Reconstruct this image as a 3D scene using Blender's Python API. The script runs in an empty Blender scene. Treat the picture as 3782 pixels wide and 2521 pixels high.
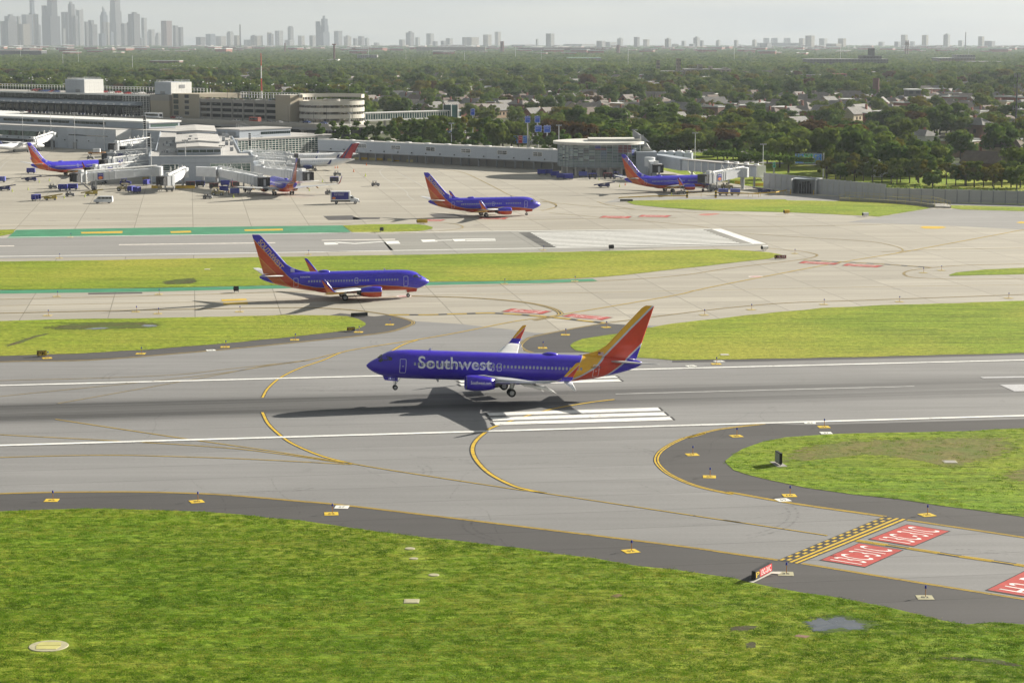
import bpy, bmesh, math, random
from mathutils import Vector, Matrix
R = math.radians
SC = bpy.context.scene
COL = SC.collection
# ---------------------------------------------------------------- camera, sky, sun, exposure
FPX, CX, CY, HOR, CAMH = 7606.0, 1891.0, 1260.5, 150.0, 48.4
PITCH = math.atan((CY - HOR) / FPX)
cam_d = bpy.data.cameras.new('camera'); CAM = bpy.data.objects.new('camera', cam_d); COL.objects.link(CAM)
cam_d.sensor_width = 36.0; cam_d.lens = 36.0 * FPX / 3782.0
cam_d.clip_start = 1.0; cam_d.clip_end = 120000.0
CAM.location = (0, 0, CAMH); CAM.rotation_euler = (math.pi / 2 - PITCH, 0, 0)
SC.camera = CAM
SUN_EL, SUN_AZ = R(22.0), R(55.3)      # azimuth measured from +Y towards +X
SUNV = Vector((math.sin(SUN_AZ) * math.cos(SUN_EL), math.cos(SUN_AZ) * math.cos(SUN_EL), math.sin(SUN_EL)))
world = bpy.data.worlds.new('World'); SC.world = world; world.use_nodes = True
wn, wl = world.node_tree.nodes, world.node_tree.links
wn.clear()
w_out = wn.new('ShaderNodeOutputWorld'); w_bg = wn.new('ShaderNodeBackground')
sky = wn.new('ShaderNodeTexSky'); sky.sky_type = 'NISHITA'; sky.sun_disc = False
sky.sun_elevation = SUN_EL; sky.sun_rotation = SUN_AZ; sky.air_density = 1.0; sky.dust_density = 1.5; sky.ozone_density = 1.0
# thin even cloud veil over the whole sky: streaky noise in direction space
w_tc = wn.new('ShaderNodeTexCoord'); w_mp = wn.new('ShaderNodeMapping'); w_mp.inputs['Scale'].default_value = (5, 5, 60)
w_no = wn.new('ShaderNodeTexNoise'); w_no.inputs['Scale'].default_value = 2.2; w_no.inputs['Detail'].default_value = 5
w_rp = wn.new('ShaderNodeMapRange'); w_rp.inputs[1].default_value = 0.35; w_rp.inputs[2].default_value = 0.7
w_rp.inputs[3].default_value = 0.72; w_rp.inputs[4].default_value = 0.94
w_mix = wn.new('ShaderNodeMix'); w_mix.data_type = 'RGBA'
w_n2 = wn.new('ShaderNodeTexNoise'); w_n2.inputs['Scale'].default_value = 1.3; w_n2.inputs['Detail'].default_value = 6; wl.new(w_mp.outputs[0], w_n2.inputs['Vector'])
w_vc = wn.new('ShaderNodeMix'); w_vc.data_type = 'RGBA'; w_vc.inputs['A'].default_value = (1.45, 1.62, 1.8, 1); w_vc.inputs['B'].default_value = (3.3, 3.25, 2.7, 1)
w_r2 = wn.new('ShaderNodeMapRange'); w_r2.inputs[1].default_value = .36; w_r2.inputs[2].default_value = .64; wl.new(w_n2.outputs['Fac'], w_r2.inputs[0]); wl.new(w_r2.outputs[0], w_vc.inputs['Factor']); wl.new(w_vc.outputs['Result'], w_mix.inputs['B'])
wl.new(w_tc.outputs['Generated'], w_mp.inputs['Vector']); wl.new(w_mp.outputs[0], w_no.inputs['Vector'])
wl.new(w_no.outputs['Fac'], w_rp.inputs[0]); wl.new(w_rp.outputs[0], w_mix.inputs['Factor'])
wl.new(sky.outputs[0], w_mix.inputs['A']); wl.new(w_mix.outputs['Result'], w_bg.inputs['Color'])
w_bg.inputs['Strength'].default_value = 0.055
wl.new(w_bg.outputs[0], w_out.inputs['Surface'])
sun_d = bpy.data.lights.new('sun', 'SUN'); sun_d.energy = 5.0; sun_d.angle = R(0.5); sun_d.color = (1.0, 0.93, 0.80)
SUN = bpy.data.objects.new('sun', sun_d); COL.objects.link(SUN); SUN.location = (300, 200, 300)
SUN.rotation_euler = SUNV.to_track_quat('Z', 'Y').to_euler()
vs = SC.view_settings; vs.view_transform = 'Standard'; vs.look = 'None'; vs.exposure = 1.3; vs.gamma = 1.0
vs.use_curve_mapping = False
SC.cycles.max_bounces = 6; SC.cycles.diffuse_bounces = 4; SC.cycles.glossy_bounces = 2; SC.cycles.transmission_bounces = 3
SC.cycles.transparent_max_bounces = 6; SC.cycles.volume_bounces = 0
SC.cycles.use_denoising = True
# ---------------------------------------------------------------- pixel helpers
_cp, _sp = math.cos(PITCH), math.sin(PITCH)
def ray(px, py):
    x, y = (px - CX) / FPX, (CY - py) / FPX
    return Vector((x, _cp + y * _sp, -_sp + y * _cp))
def Z(px, py, z=0.0):                       # point on the plane of height z seen at this pixel
    r = ray(px, py); t = (z - CAMH) / r.z
    return Vector((r.x * t, r.y * t, z))
def D(px, py, d):                           # point at ground distance d (world y)
    r = ray(px, py); t = d / r.y
    return Vector((r.x * t, d, CAMH + r.z * t))
CR = dict(a=(0, 270, .32528), b=(550, 280, .36124), c=(1300, 300, .35714), d=(2000, 420, .38249), e=(2780, 400, .42584),
          f=(1300, 1080, .50999), g=(900, 840, .31449), h=(0, 780, .55249), i=(1200, 720, .55249), j=(2482, 720, .55249),
          k=(0, 1330, .55249), l=(2482, 1330, .55249), m=(2682, 1850, .46749), n=(0, 1850, .55249), o=(1300, 1600, .59499),
          p=(0, 0, .40374), q=(900, 0, .42499), r=(1850, 80, .42499), t=(2800, 80, .41734), s=(0, 0, 1.0), v=(0, 0, 1.608),
          w=(500, 440, .17857), x=(850, 440, .17857), y=(2400, 480, .19124), u=(0, 280, .17857), z=(350, 280, .17857), A=(250, 540, .19124))
def S(c, x, y):
    a, b, k = CR[c]; return (a + x * k, b + y * k)
def G(c, x, y, z=0.0):
    return Z(*S(c, x, y), z)
def poly(spec, z=0.0):                      # "c:x,y x,y c2:x,y" -> ground points
    out = []; c = 's'
    for tok in spec.split():
        if ':' in tok: c, tok = tok.split(':')
        x, y = tok.split(','); out.append(G(c, float(x), float(y), z))
    return out
KS = .974
GA = R(131.0)                               # airport/city grid: S axis (right, nearer), E axis (right, farther)
SV = Vector((math.sin(GA), math.cos(GA), 0)); EV = Vector((math.sin(GA - math.pi / 2), math.cos(GA - math.pi / 2), 0))
def SE(s, e, z=0.0):
    p = (SV * s + EV * e) * KS; return Vector((p.x, p.y, z))
def toSE(p): return (p.dot(SV) / KS, p.dot(EV) / KS)
# ---------------------------------------------------------------- mesh builder
class MB:
    def __init__(s, T=None): s.v = []; s.f = []; s.m = []; s.T = T; s.att = {}
    def add(s, vs, fs, m=0):
        b = len(s.v)
        s.v += [tuple(s.T @ Vector(v)) for v in vs] if s.T is not None else [tuple(v) for v in vs]
        s.f += [tuple(b + i for i in f) for f in fs]; s.m += [m] * len(fs)
    def box(s, x0, x1, y0, y1, z0, z1, m=0):
        s.add([(x0, y0, z0), (x1, y0, z0), (x1, y1, z0), (x0, y1, z0), (x0, y0, z1), (x1, y0, z1), (x1, y1, z1), (x0, y1, z1)],
              [(0, 3, 2, 1), (4, 5, 6, 7), (0, 1, 5, 4), (1, 2, 6, 5), (2, 3, 7, 6), (3, 0, 4, 7)], m)
    def prism(s, pts, z0, z1, m=0, mt=None):
        n = len(pts)
        a = sum(pts[i][0] * pts[(i + 1) % n][1] - pts[(i + 1) % n][0] * pts[i][1] for i in range(n))
        if a < 0: pts = list(reversed(pts))
        s.add([(p[0], p[1], z0) for p in pts] + [(p[0], p[1], z1) for p in pts],
              [tuple(range(n - 1, -1, -1))] + [(i, (i + 1) % n, n + (i + 1) % n, n + i) for i in range(n)], m)
        s.add([(p[0], p[1], z1) for p in pts], [tuple(range(n))], m if mt is None else mt)
    def sheet(s, pts, m=0):
        pts = [tuple(p) for p in pts]; n = len(pts)
        a = sum(pts[i][0] * pts[(i + 1) % n][1] - pts[(i + 1) % n][0] * pts[i][1] for i in range(n))
        if a < 0: pts = list(reversed(pts))
        s.add(pts, [tuple(range(n))], m)
    def quad(s, a, b, c, d, m=0): s.add([a, b, c, d], [(0, 1, 2, 3)], m)
    def bar(s, p0, p1, w, h, m=0, up=Vector((0, 0, 1))):      # box beam between two points
        p0, p1 = Vector(p0), Vector(p1); d = (p1 - p0).normalized()
        if abs(d.dot(up)) > .98: up = Vector((0, 1, 0))
        a = d.cross(up).normalized() * (w / 2); b = a.cross(d).normalized() * (h / 2)
        q = [p - a - b for p in (p0, p1)] + [p + a - b for p in (p0, p1)] + [p + a + b for p in (p0, p1)] + [p - a + b for p in (p0, p1)]
        s.add(q, [(0, 2, 4, 6), (1, 7, 5, 3), (0, 1, 3, 2), (2, 3, 5, 4), (4, 5, 7, 6), (6, 7, 1, 0)], m)
    def cyl(s, p0, p1, r0, r1=None, n=12, m=0, cap=True):
        r1 = r0 if r1 is None else r1
        p0, p1 = Vector(p0), Vector(p1); d = (p1 - p0).normalized()
        a = d.orthogonal().normalized(); b = d.cross(a)
        vs = []
        for p, r in ((p0, r0), (p1, r1)):
            for i in range(n):
                t = 2 * math.pi * i / n; vs.append(p + a * (r * math.cos(t)) + b * (r * math.sin(t)))
        fs = [(i, (i + 1) % n, n + (i + 1) % n, n + i) for i in range(n)]
        if cap: fs += [tuple(range(n - 1, -1, -1)), tuple(range(n, 2 * n))]
        s.add(vs, fs, m)
    def loft(s, rings, m=0, cap=True):
        n = len(rings[0]); vs = [p for r in rings for p in r]; fs = []
        for k in range(len(rings) - 1):
            for i in range(n):
                fs.append((k * n + i, k * n + (i + 1) % n, (k + 1) * n + (i + 1) % n, (k + 1) * n + i))
        if cap: fs += [tuple(range(n - 1, -1, -1)), tuple(range((len(rings) - 1) * n, len(rings) * n))]
        s.add(vs, fs, m)
    def tube(s, pts, r, n=6, m=0):
        for a, b in zip(pts[:-1], pts[1:]): s.cyl(a, b, r, r, n, m)
    def build(s, name, mats, parent=None, smooth=False, world=False, normals=False):
        me = bpy.data.meshes.new(name); me.from_pydata(s.v, [], s.f)
        if not isinstance(mats, (list, tuple)): mats = [mats]
        for x in mats: me.materials.append(x)
        if len(mats) > 1: me.polygons.foreach_set('material_index', s.m)
        if smooth: me.polygons.foreach_set('use_smooth', [True] * len(s.f))
        for k, fn in s.att.items():
            at = me.attributes.new(k, 'FLOAT', 'POINT'); at.data.foreach_set('value', [fn(v) for v in s.v])
        me.update()
        if normals:
            bm = bmesh.new(); bm.from_mesh(me); bmesh.ops.recalc_face_normals(bm, faces=bm.faces); bm.to_mesh(me); bm.free()
        o = bpy.data.objects.new(name, me); COL.objects.link(o)
        if parent is not None:
            o.parent = parent
            if world: o.matrix_parent_inverse = parent.matrix_basis.inverted()
        return o
def empty(name, loc=(0, 0, 0), rz=0.0):
    o = bpy.data.objects.new(name, None); COL.objects.link(o); o.location = loc; o.rotation_euler = (0, 0, rz)
    o.empty_display_size = 0.5
    return o
def tag(o, label=None, cat=None, group=None, kind=None):
    if label: o['label'] = label
    if cat: o['category'] = cat
    if group: o['group'] = group
    if kind: o['kind'] = kind
    return o
def copy_tree(o, parent=None):
    c = o.copy(); COL.objects.link(c); c.parent = parent
    for ch in o.children: copy_tree(ch, c)
    return c
def inst(me, name, parent=None, loc=(0, 0, 0), rot=None, mat=None):   # object sharing mesh data
    o = bpy.data.objects.new(name, me); COL.objects.link(o); o.parent = parent
    if mat is not None: o.matrix_local = mat
    else:
        o.location = loc
        if rot: o.rotation_euler = rot
    return o
# ---------------------------------------------------------------- materials
_mats = {}
def M(name, col, rough=0.7, var=0.18, scale=0.6, metal=0.0, spec=0.4, bump=0.0, bscale=None, emit=0.0):
    if name in _mats: return _mats[name]
    m = bpy.data.materials.new(name); m.use_nodes = True; nt = m.node_tree; N, L = nt.nodes, nt.links
    b = N['Principled BSDF']; b.inputs['Roughness'].default_value = rough; b.inputs['Metallic'].default_value = metal
    b.inputs['Specular IOR Level'].default_value = spec
    tc = N.new('ShaderNodeTexCoord'); no = N.new('ShaderNodeTexNoise'); no.inputs['Scale'].default_value = scale; no.inputs['Detail'].default_value = 6
    L.new(tc.outputs['Object'], no.inputs['Vector'])
    mr = N.new('ShaderNodeMapRange'); mr.inputs[1].default_value = .25; mr.inputs[2].default_value = .75
    mr.inputs[3].default_value = 1 - var; mr.inputs[4].default_value = 1 + var
    L.new(no.outputs['Fac'], mr.inputs[0])
    mx = N.new('ShaderNodeVectorMath'); mx.operation = 'SCALE'; mx.inputs[0].default_value = col[:3]
    L.new(mr.outputs[0], mx.inputs['Scale']); L.new(mx.outputs[0], b.inputs['Base Color'])
    if bump:
        n2 = N.new('ShaderNodeTexNoise'); n2.inputs['Scale'].default_value = bscale or scale * 8; n2.inputs['Detail'].default_value = 4
        L.new(tc.outputs['Object'], n2.inputs['Vector'])
        bp = N.new('ShaderNodeBump'); bp.inputs['Strength'].default_value = bump; bp.inputs['Distance'].default_value = .05
        L.new(n2.outputs['Fac'], bp.inputs['Height']); L.new(bp.outputs[0], b.inputs['Normal'])
    if emit:
        b.inputs['Emission Color'].default_value = (*col[:3], 1); b.inputs['Emission Strength'].default_value = emit
    _mats[name] = m
    return m
class NT:                                   # small node helper for the bigger materials
    def __init__(s, name):
        s.mat = bpy.data.materials.new(name); s.mat.use_nodes = True; s.n = s.mat.node_tree.nodes; s.l = s.mat.node_tree.links
        s.bsdf = s.n['Principled BSDF']; s.tc = s.n.new('ShaderNodeTexCoord'); _mats[name] = s.mat
    def _set(s, sock, v):
        if hasattr(v, 'is_output') or isinstance(v, bpy.types.NodeSocket): s.l.new(v, sock)
        else: sock.default_value = v
    def map(s, scale=(1, 1, 1), rot=(0, 0, 0), loc=(0, 0, 0), src=None):
        m = s.n.new('ShaderNodeMapping'); m.vector_type = 'POINT'
        m.inputs['Scale'].default_value = scale; m.inputs['Rotation'].default_value = rot; m.inputs['Location'].default_value = loc
        s.l.new(src or s.tc.outputs['Object'], m.inputs['Vector']); return m.outputs[0]
    def noise(s, vec, scale=1.0, detail=6, rough=.55, dist=0.0):
        n = s.n.new('ShaderNodeTexNoise'); s.l.new(vec, n.inputs['Vector']); n.inputs['Scale'].default_value = scale
        n.inputs['Detail'].default_value = detail; n.inputs['Roughness'].default_value = rough; n.inputs['Distortion'].default_value = dist
        return n.outputs['Fac']
    def rng(s, x, a, b, c=0.0, d=1.0, smooth=False):
        n = s.n.new('ShaderNodeMapRange'); s._set(n.inputs[0], x)
        if smooth: n.interpolation_type = 'SMOOTHSTEP'
        for i, q in enumerate((a, b, c, d)): n.inputs[1 + i].default_value = q
        return n.outputs[0]
    def math(s, op, a, b=0.0, clamp=False):
        n = s.n.new('ShaderNodeMath'); n.operation = op; n.use_clamp = clamp
        s._set(n.inputs[0], a); s._set(n.inputs[1], b); return n.outputs[0]
    def mix(s, f, a, b, mode='MIX'):
        n = s.n.new('ShaderNodeMix'); n.data_type = 'RGBA'; n.blend_type = mode; n.clamp_factor = True
        s._set(n.inputs['Factor'], f)
        for k, v in (('A', a), ('B', b)):
            if isinstance(v, (tuple, list)): v = (*v[:3], 1)
            s._set(n.inputs[k], v)
        return n.outputs['Result']
    def sep(s, vec):
        n = s.n.new('ShaderNodeSeparateXYZ'); s.l.new(vec, n.inputs[0]); return n.outputs
    def attr(s, name):
        n = s.n.new('ShaderNodeAttribute'); n.attribute_name = name; return n.outputs['Fac']
    def bump(s, h, strength=.5, dist=.1):
        n = s.n.new('ShaderNodeBump'); n.inputs['Strength'].default_value = strength; n.inputs['Distance'].default_value = dist
        s.l.new(h, n.inputs['Height']); s.l.new(n.outputs[0], s.bsdf.inputs['Normal'])
    def done(s, col, rough=.8, spec=.3):
        s._set(s.bsdf.inputs['Base Color'], col if not isinstance(col, tuple) else (*col[:3], 1))
        s._set(s.bsdf.inputs['Roughness'], rough); s.bsdf.inputs['Specular IOR Level'].default_value = spec
        return s.mat
# ---------------------------------------------------------------- lettering
_txt = {}
def text_geo(string, bold=0.0, spacing=1.0):           # flat letters in a 0..1 x 0..h box -> verts, faces, aspect
    key = (string, bold, spacing)
    if key not in _txt:
        cu = bpy.data.curves.new('lettering', 'FONT'); cu.body = string; cu.offset = bold; cu.space_character = spacing
        cu.resolution_u = 3; cu.fill_mode = 'FRONT'
        ob = bpy.data.objects.new('lettering', cu); me = ob.to_mesh()
        vs = [v.co.copy() for v in me.vertices]; fs = [tuple(p.vertices) for p in me.polygons]
        ob.to_mesh_clear(); bpy.data.objects.remove(ob); bpy.data.curves.remove(cu)
        x0, x1 = min(v.x for v in vs), max(v.x for v in vs); y0, y1 = min(v.y for v in vs), max(v.y for v in vs)
        _txt[key] = ([((v.x - x0) / (x1 - x0), (v.y - y0) / (y1 - y0)) for v in vs], fs, (x1 - x0) / (y1 - y0))
    return _txt[key]
def text_on(mb, string, o, u, v, bold=0.0, m=0, spacing=1.0, fn=None):   # letters filling the parallelogram o, o+u, o+v
    vs, fs, _ = text_geo(string, bold, spacing)
    pts = [Vector(o) + Vector(u) * a + Vector(v) * b for a, b in vs]
    if fn: pts = [fn(p) for p in pts]
    mb.add(pts, fs, m)
def catmull(pts, n=8):
    out = []; P = [pts[0] * 2 - pts[1]] + list(pts) + [pts[-1] * 2 - pts[-2]]
    for i in range(1, len(P) - 2):
        p0, p1, p2, p3 = P[i - 1:i + 3]
        for k in range(n):
            t = k / n
            out.append(.5 * ((2 * p1) + (p2 - p0) * t + (2 * p0 - 5 * p1 + 4 * p2 - p3) * t * t + (3 * p1 - p0 - 3 * p2 + p3) * t ** 3))
    out.append(pts[-1]); return out
def ribbon(mb, pts, w, z, off=0.0, m=0):
    L, Rr = [], []
    for i, p in enumerate(pts):
        a = pts[max(i - 1, 0)]; b = pts[min(i + 1, len(pts) - 1)]; t = Vector((b.x - a.x, b.y - a.y, 0)).normalized(); n = Vector((-t.y, t.x, 0))
        L.append((p.x + n.x * (off + w / 2), p.y + n.y * (off + w / 2), z)); Rr.append((p.x + n.x * (off - w / 2), p.y + n.y * (off - w / 2), z))
    n = len(pts)
    mb.add(L + Rr, [(n + i, n + i + 1, i + 1, i) for i in range(n - 1)], m)
def dashes(pts, on, off):
    """split a dense polyline into dash polylines"""
    out, cur, acc, state = [], [pts[0]], 0.0, True
    for a, b in zip(pts[:-1], pts[1:]):
        seg = (b - a).length; pos = 0.0
        while True:
            lim = on if state else off
            if acc + seg - pos >= lim:
                pos += lim - acc; acc = 0.0; q = a.lerp(b, pos / seg if seg else 0)
                if state: cur.append(q); out.append(cur)
                cur = [q]; state = not state
            else:
                acc += seg - pos; break
        if state: cur.append(b)
    if state and len(cur) > 1: out.append(cur)
    return out
def dense(pts, step):
    out = [pts[0]]
    for a, b in zip(pts[:-1], pts[1:]):
        n = max(1, int((b - a).length / step))
        out += [a.lerp(b, (k + 1) / n) for k in range(n)]
    return out
# ================================================================ ground, pavements, grass
RWD = (Z(3782, 1535) - Z(0, 1645)).normalized()         # direction of the near runway
RWA = math.atan2(RWD.y, RWD.x)
RW0 = (Z(1891, 1584) + Z(1891, 1375)) / 2               # a point on its centreline
def mat_concrete(name, col, jx, jy, ang):
    t = NT(name); P = t.map(rot=(0, 0, -ang))
    big = t.noise(P, .012, 5); st = t.noise(t.map(scale=(.02, .25, 1), rot=(0, 0, -ang)), 1.0, 6, .6); fine = t.noise(P, 2.5, 4)
    br = t.n.new('ShaderNodeTexBrick'); t.l.new(P, br.inputs['Vector']); br.offset = 0.0; br.inputs['Scale'].default_value = 1.0
    br.inputs['Brick Width'].default_value = jx; br.inputs['Row Height'].default_value = jy; br.inputs['Mortar Size'].default_value = .10
    br.inputs['Color1'].default_value = (.86, .86, .86, 1); br.inputs['Color2'].default_value = (1.06, 1.06, 1.06, 1); br.inputs['Mortar'].default_value = (.45, .45, .45, 1)
    c = t.mix(t.rng(big, .35, .65), [x * .86 for x in col], [x * 1.08 for x in col])
    c = t.mix(1.0, c, br.outputs['Color'], 'MULTIPLY')
    c = t.mix(t.rng(st, .35, .7, 0, .65), c, [x * .66 for x in col]); c = t.mix(t.rng(fine, .3, .7, 0, .22), c, [x * .6 for x in col])
    oil = t.noise(P, .09, 7, .7); c = t.mix(t.rng(oil, .62, .74, 0, .5), c, (.10, .095, .09))
    return t.done(c, .85, .25)
def mat_asphalt(name, col, rubber=False):
    t = NT(name); P = t.map(rot=(0, 0, -RWA))
    big = t.noise(P, .02, 6, .6); st = t.noise(t.map(scale=(.012, .35, 1), rot=(0, 0, -RWA)), 1.0, 7, .62); fine = t.noise(P, 3.0, 5, .7)
    c = t.mix(t.rng(big, .3, .7), [x * .84 for x in col], [x * 1.16 for x in col])
    c = t.mix(t.rng(st, .35, .7, 0, .55), c, [x * .62 for x in col]); c = t.mix(t.rng(fine, .35, .75, 0, .25), c, [x * 1.5 for x in col])
    br = t.n.new('ShaderNodeTexBrick'); t.l.new(t.map(rot=(0, 0, -RWA), loc=(3300, 0, 0)), br.inputs['Vector']); br.offset = 0.0; br.inputs['Scale'].default_value = 1.0; br.inputs['Brick Width'].default_value = 6000.0; br.inputs['Row Height'].default_value = 7.6; br.inputs['Mortar Size'].default_value = .09; br.inputs['Color1'].default_value = (.93, .93, .93, 1); br.inputs['Color2'].default_value = (1.05, 1.05, 1.05, 1); br.inputs['Mortar'].default_value = (.68, .68, .68, 1); c = t.mix(1.0, c, br.outputs['Color'], 'MULTIPLY')
    seal = t.noise(t.map(scale=(1, 1, 1), rot=(0, 0, .4)), .05, 8, .75, 1.5)
    c = t.mix(t.rng(seal, .6, .68, 0, .3), c, [x * .6 for x in col])
    if rubber:                                           # tyre rubber in the touchdown zone: streaks along the runway
        q = t.n.new('ShaderNodeMapping'); q.vector_type = 'TEXTURE'; q.inputs['Location'].default_value = (RW0.x, RW0.y, 0); q.inputs['Rotation'].default_value = (0, 0, RWA)
        t.l.new(t.tc.outputs['Object'], q.inputs['Vector']); xyz = t.sep(q.outputs[0]); v = xyz[1]; u = xyz[0]
        s1 = t.noise(t.map(scale=(.005, 2.6, 1), src=q.outputs[0]), 1.0, 8, .75); s2 = t.noise(t.map(scale=(.01, .22, 1), src=q.outputs[0]), 1.0, 4)
        band = t.math('MULTIPLY', t.rng(v, -10.5, -5.0, 0, 1, True), t.rng(v, 3.5, 8.5, 1, 0, True))
        core = t.math('MAXIMUM', t.math('MULTIPLY', t.rng(v, -7.8, -5.2, 0, 1, True), t.rng(v, -4.2, -.6, 1, 0, True)), t.math('MULTIPLY', t.rng(v, .2, 2.6, 0, 1, True), t.rng(v, 4.2, 6.5, 1, 0, True)))
        gate = t.math('MULTIPLY', t.rng(u, -45, 60, 1, .34, True), t.rng(u, -190, -90, .75, 1, True))
        a = t.math('MULTIPLY', t.math('MULTIPLY', t.math('MAXIMUM', core, t.math('MULTIPLY', band, .62)), t.rng(s1, .36, .56, .22, 1)), gate)
        a = t.math('MULTIPLY', a, t.rng(s2, .2, .5, .8, 1.1)); c = t.mix(t.math('MULTIPLY', a, 1.45, True), c, (.022, .022, .024))
        wide = t.math('MULTIPLY', t.math('MULTIPLY', t.rng(v, -14, -3, 0, 1, True), t.rng(v, 3, 14, 1, 0, True)), t.rng(s1, .4, .62, .0, .85))
        c = t.mix(wide, c, [x * .45 for x in col])
    t.bump(fine, .15, .02)
    return t.done(c, .82, .3)
def mat_grass(name, base, dry, dryness):
    t = NT(name); A = -RWA
    st = t.noise(t.map(scale=(.035, .5, 1), rot=(0, 0, A)), 1.0, 7, .68); st2 = t.noise(t.map(scale=(.12, 1.6, 1), rot=(0, 0, A + .04)), 1.0, 5, .7)
    big = t.noise(t.map(), .018, 5, .6); cl = t.noise(t.map(scale=(.6, 1, 1), rot=(0, 0, A)), 1.7, 5, .7); fine = t.noise(t.map(), 7.0, 4, .75)
    c = t.mix(t.rng(st, .36, .62), [x * .5 for x in base], [x * 1.25 for x in base])
    c = t.mix(t.rng(big, .42, .66, 0, dryness), c, dry)
    c = t.mix(t.rng(st2, .5, .72, 0, .6), c, [x * 1.25 for x in dry]); c = t.mix(t.rng(st2, .46, .28, 0, .75), c, [x * .34 for x in base])
    c = t.mix(t.rng(cl, .54, .32, 0, .8), c, [x * .28 for x in base]); c = t.mix(t.rng(cl, .55, .72, 0, .5), c, [x * 1.3 for x in dry]); c = t.mix(t.rng(fine, .52, .72, 0, .55), c, [x * 1.7 for x in base])
    soil = t.noise(t.map(scale=(.5, 1, 1), rot=(0, 0, A)), .06, 8, .72); c = t.mix(t.rng(soil, .66, .73, 0, .55), c, (.10, .085, .04))
    h = t.math('ADD', t.math('MULTIPLY', cl, .8), t.math('ADD', t.math('MULTIPLY', fine, .45), t.math('MULTIPLY', st2, .9)))
    t.bump(h, 1.0, .3)
    return t.done(c, .9, .12)
MC = mat_concrete('pale_concrete', (.405, .378, .325), 15.2, 7.6, RWA)
MC2 = mat_concrete('runway_concrete', (.30, .295, .275), 20.0, 8.0, RWA)
MA = mat_asphalt('grey_asphalt', (.212, .211, .213), True)
MA2 = mat_asphalt('aged_asphalt', (.25, .245, .24))
MSH = mat_asphalt('dark_asphalt', (.072, .069, .070))
MG = mat_grass('lawn_grass', (.150, .255, .014), (.31, .32, .036), .75)
MG2 = mat_grass('field_grass', (.195, .285, .020), (.37, .35, .055), .9)
def paint(name, col, wear=.36, var=.2):                  # road paint that has chipped away in places
    t = NT(name); P = t.map(); n1 = t.noise(P, 1.1, 8, .7); n2 = t.noise(P, .25, 4); c = t.mix(t.rng(n1, .3, .7), [x * (1 - var) for x in col], [x * (1 + var * .5) for x in col])
    st = t.noise(t.map(scale=(.05, 1.5, 1), rot=(0, 0, -RWA)), 1.0, 5); c = t.mix(t.rng(st, .5, .72, 0, .5), c, (.08, .08, .08))
    t.l.new(t.rng(t.math('ADD', t.math('MULTIPLY', n1, .7), t.math('MULTIPLY', n2, .3)), wear - .05, wear + .05), t.bsdf.inputs['Alpha']); return t.done(c, .65, .3)
MYEL = paint('yellow_paint', (.60, .40, .03)); MWHT = M('white_letter_paint', (.80, .80, .78), .6, .14, 1.2); MWHP = paint('white_paint', (.80, .80, .78)); MBLK = M('black_paint', (.025, .025, .027), .7, .2, 1.0)
MRED = paint('red_paint', (.44, .07, .06)); MGRN = M('green_paint', (.035, .20, .105), .75, .22, .25)
MOLD = M('worn_yellow_paint', (.36, .26, .08), .7, .3, .9)
def sheet_obj(name, pts, z, mat, label=None, parent=None):
    mb = MB(); mb.sheet([(p.x, p.y, z) for p in pts]); o = mb.build(name, mat, parent)
    if parent is None: tag(o, label, None, None, 'structure')
    return o
t = NT('far_ground_cover'); cc = t.noise(t.map(), .004, 8, .7); c2 = t.noise(t.map(), .05, 5, .7)
c = t.mix(t.rng(cc, .35, .65), (.055, .075, .03), (.12, .115, .08)); c = t.mix(t.rng(c2, .5, .62, 0, .8), c, (.17, .165, .15)); MGR = t.done(c, .95, .1)
mb = MB(); mb.sheet([(-9000, -300, -.06), (9000, -300, -.06), (9000, 22000, -.06), (-9000, 22000, -.06)])
tag(mb.build('ground', MGR), None, None, None, 'structure')
# pale concrete apron and taxiways
ap = [Z(-900, 1330), Z(4700, 1300), Z(4700, 800), Z(3782, 757), Z(3272, 744), Z(2822, 698), Z(2535, 648), SE(-520, 672), SE(-690, 672), SE(-690, 760), SE(-1330, 760)]
APRON = sheet_obj('apron', ap, 0.0, MC, 'pale jointed concrete apron in front of the terminal')
rw = poly('s:-1500,1480 h:0,960 1200,905 2000,838 i:330,812 430,822 585,842 900,862 1250,900 1400,921 1590,925 1950,862 j:0,880 700,820 2353,760 s:4700,1230 8200,1200 8200,2950 -1500,2900')
RUNWAY = sheet_obj('runway', rw, .012, MA, 'grey asphalt runway with black tyre rubber streaks')
fr = poly('h:-800,200 0,178 1200,160 2353,145 i:350,262 460,372 s:1200,930 h:1200,297 0,318 -800,330')
FRW = sheet_obj('far_runway', fr, .012, MA2, 'grey far runway crossing in front of the apron')
fr2 = poly('i:350,262 900,250 1370,238 j:300,226 640,330 560,340 0,347 i:2000,368 1200,385 460,399')
FR2 = sheet_obj('runway_end', fr2, .012, MC2, 'concrete end of the far runway with white threshold bars')
sheet_obj('asphalt_pad', poly('j:1170,182 1380,150 1720,92 1950,97 2353,112 2900,130 2900,262 2353,232 1900,208 1400,190'), .012, MA2, 'grey asphalt pad beside the end of the lawn')
sheet_obj('service_road', poly('d:600,862 750,815 1500,800 2353,798 e:300,748 760,768 1100,782 1600,812 2353,834 2900,850 2900,875 2353,857 1720,842 750,803 0,788 d:1500,828 860,842'), .012, MA2, 'narrow asphalt service road along the grey barrier wall')
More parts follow.
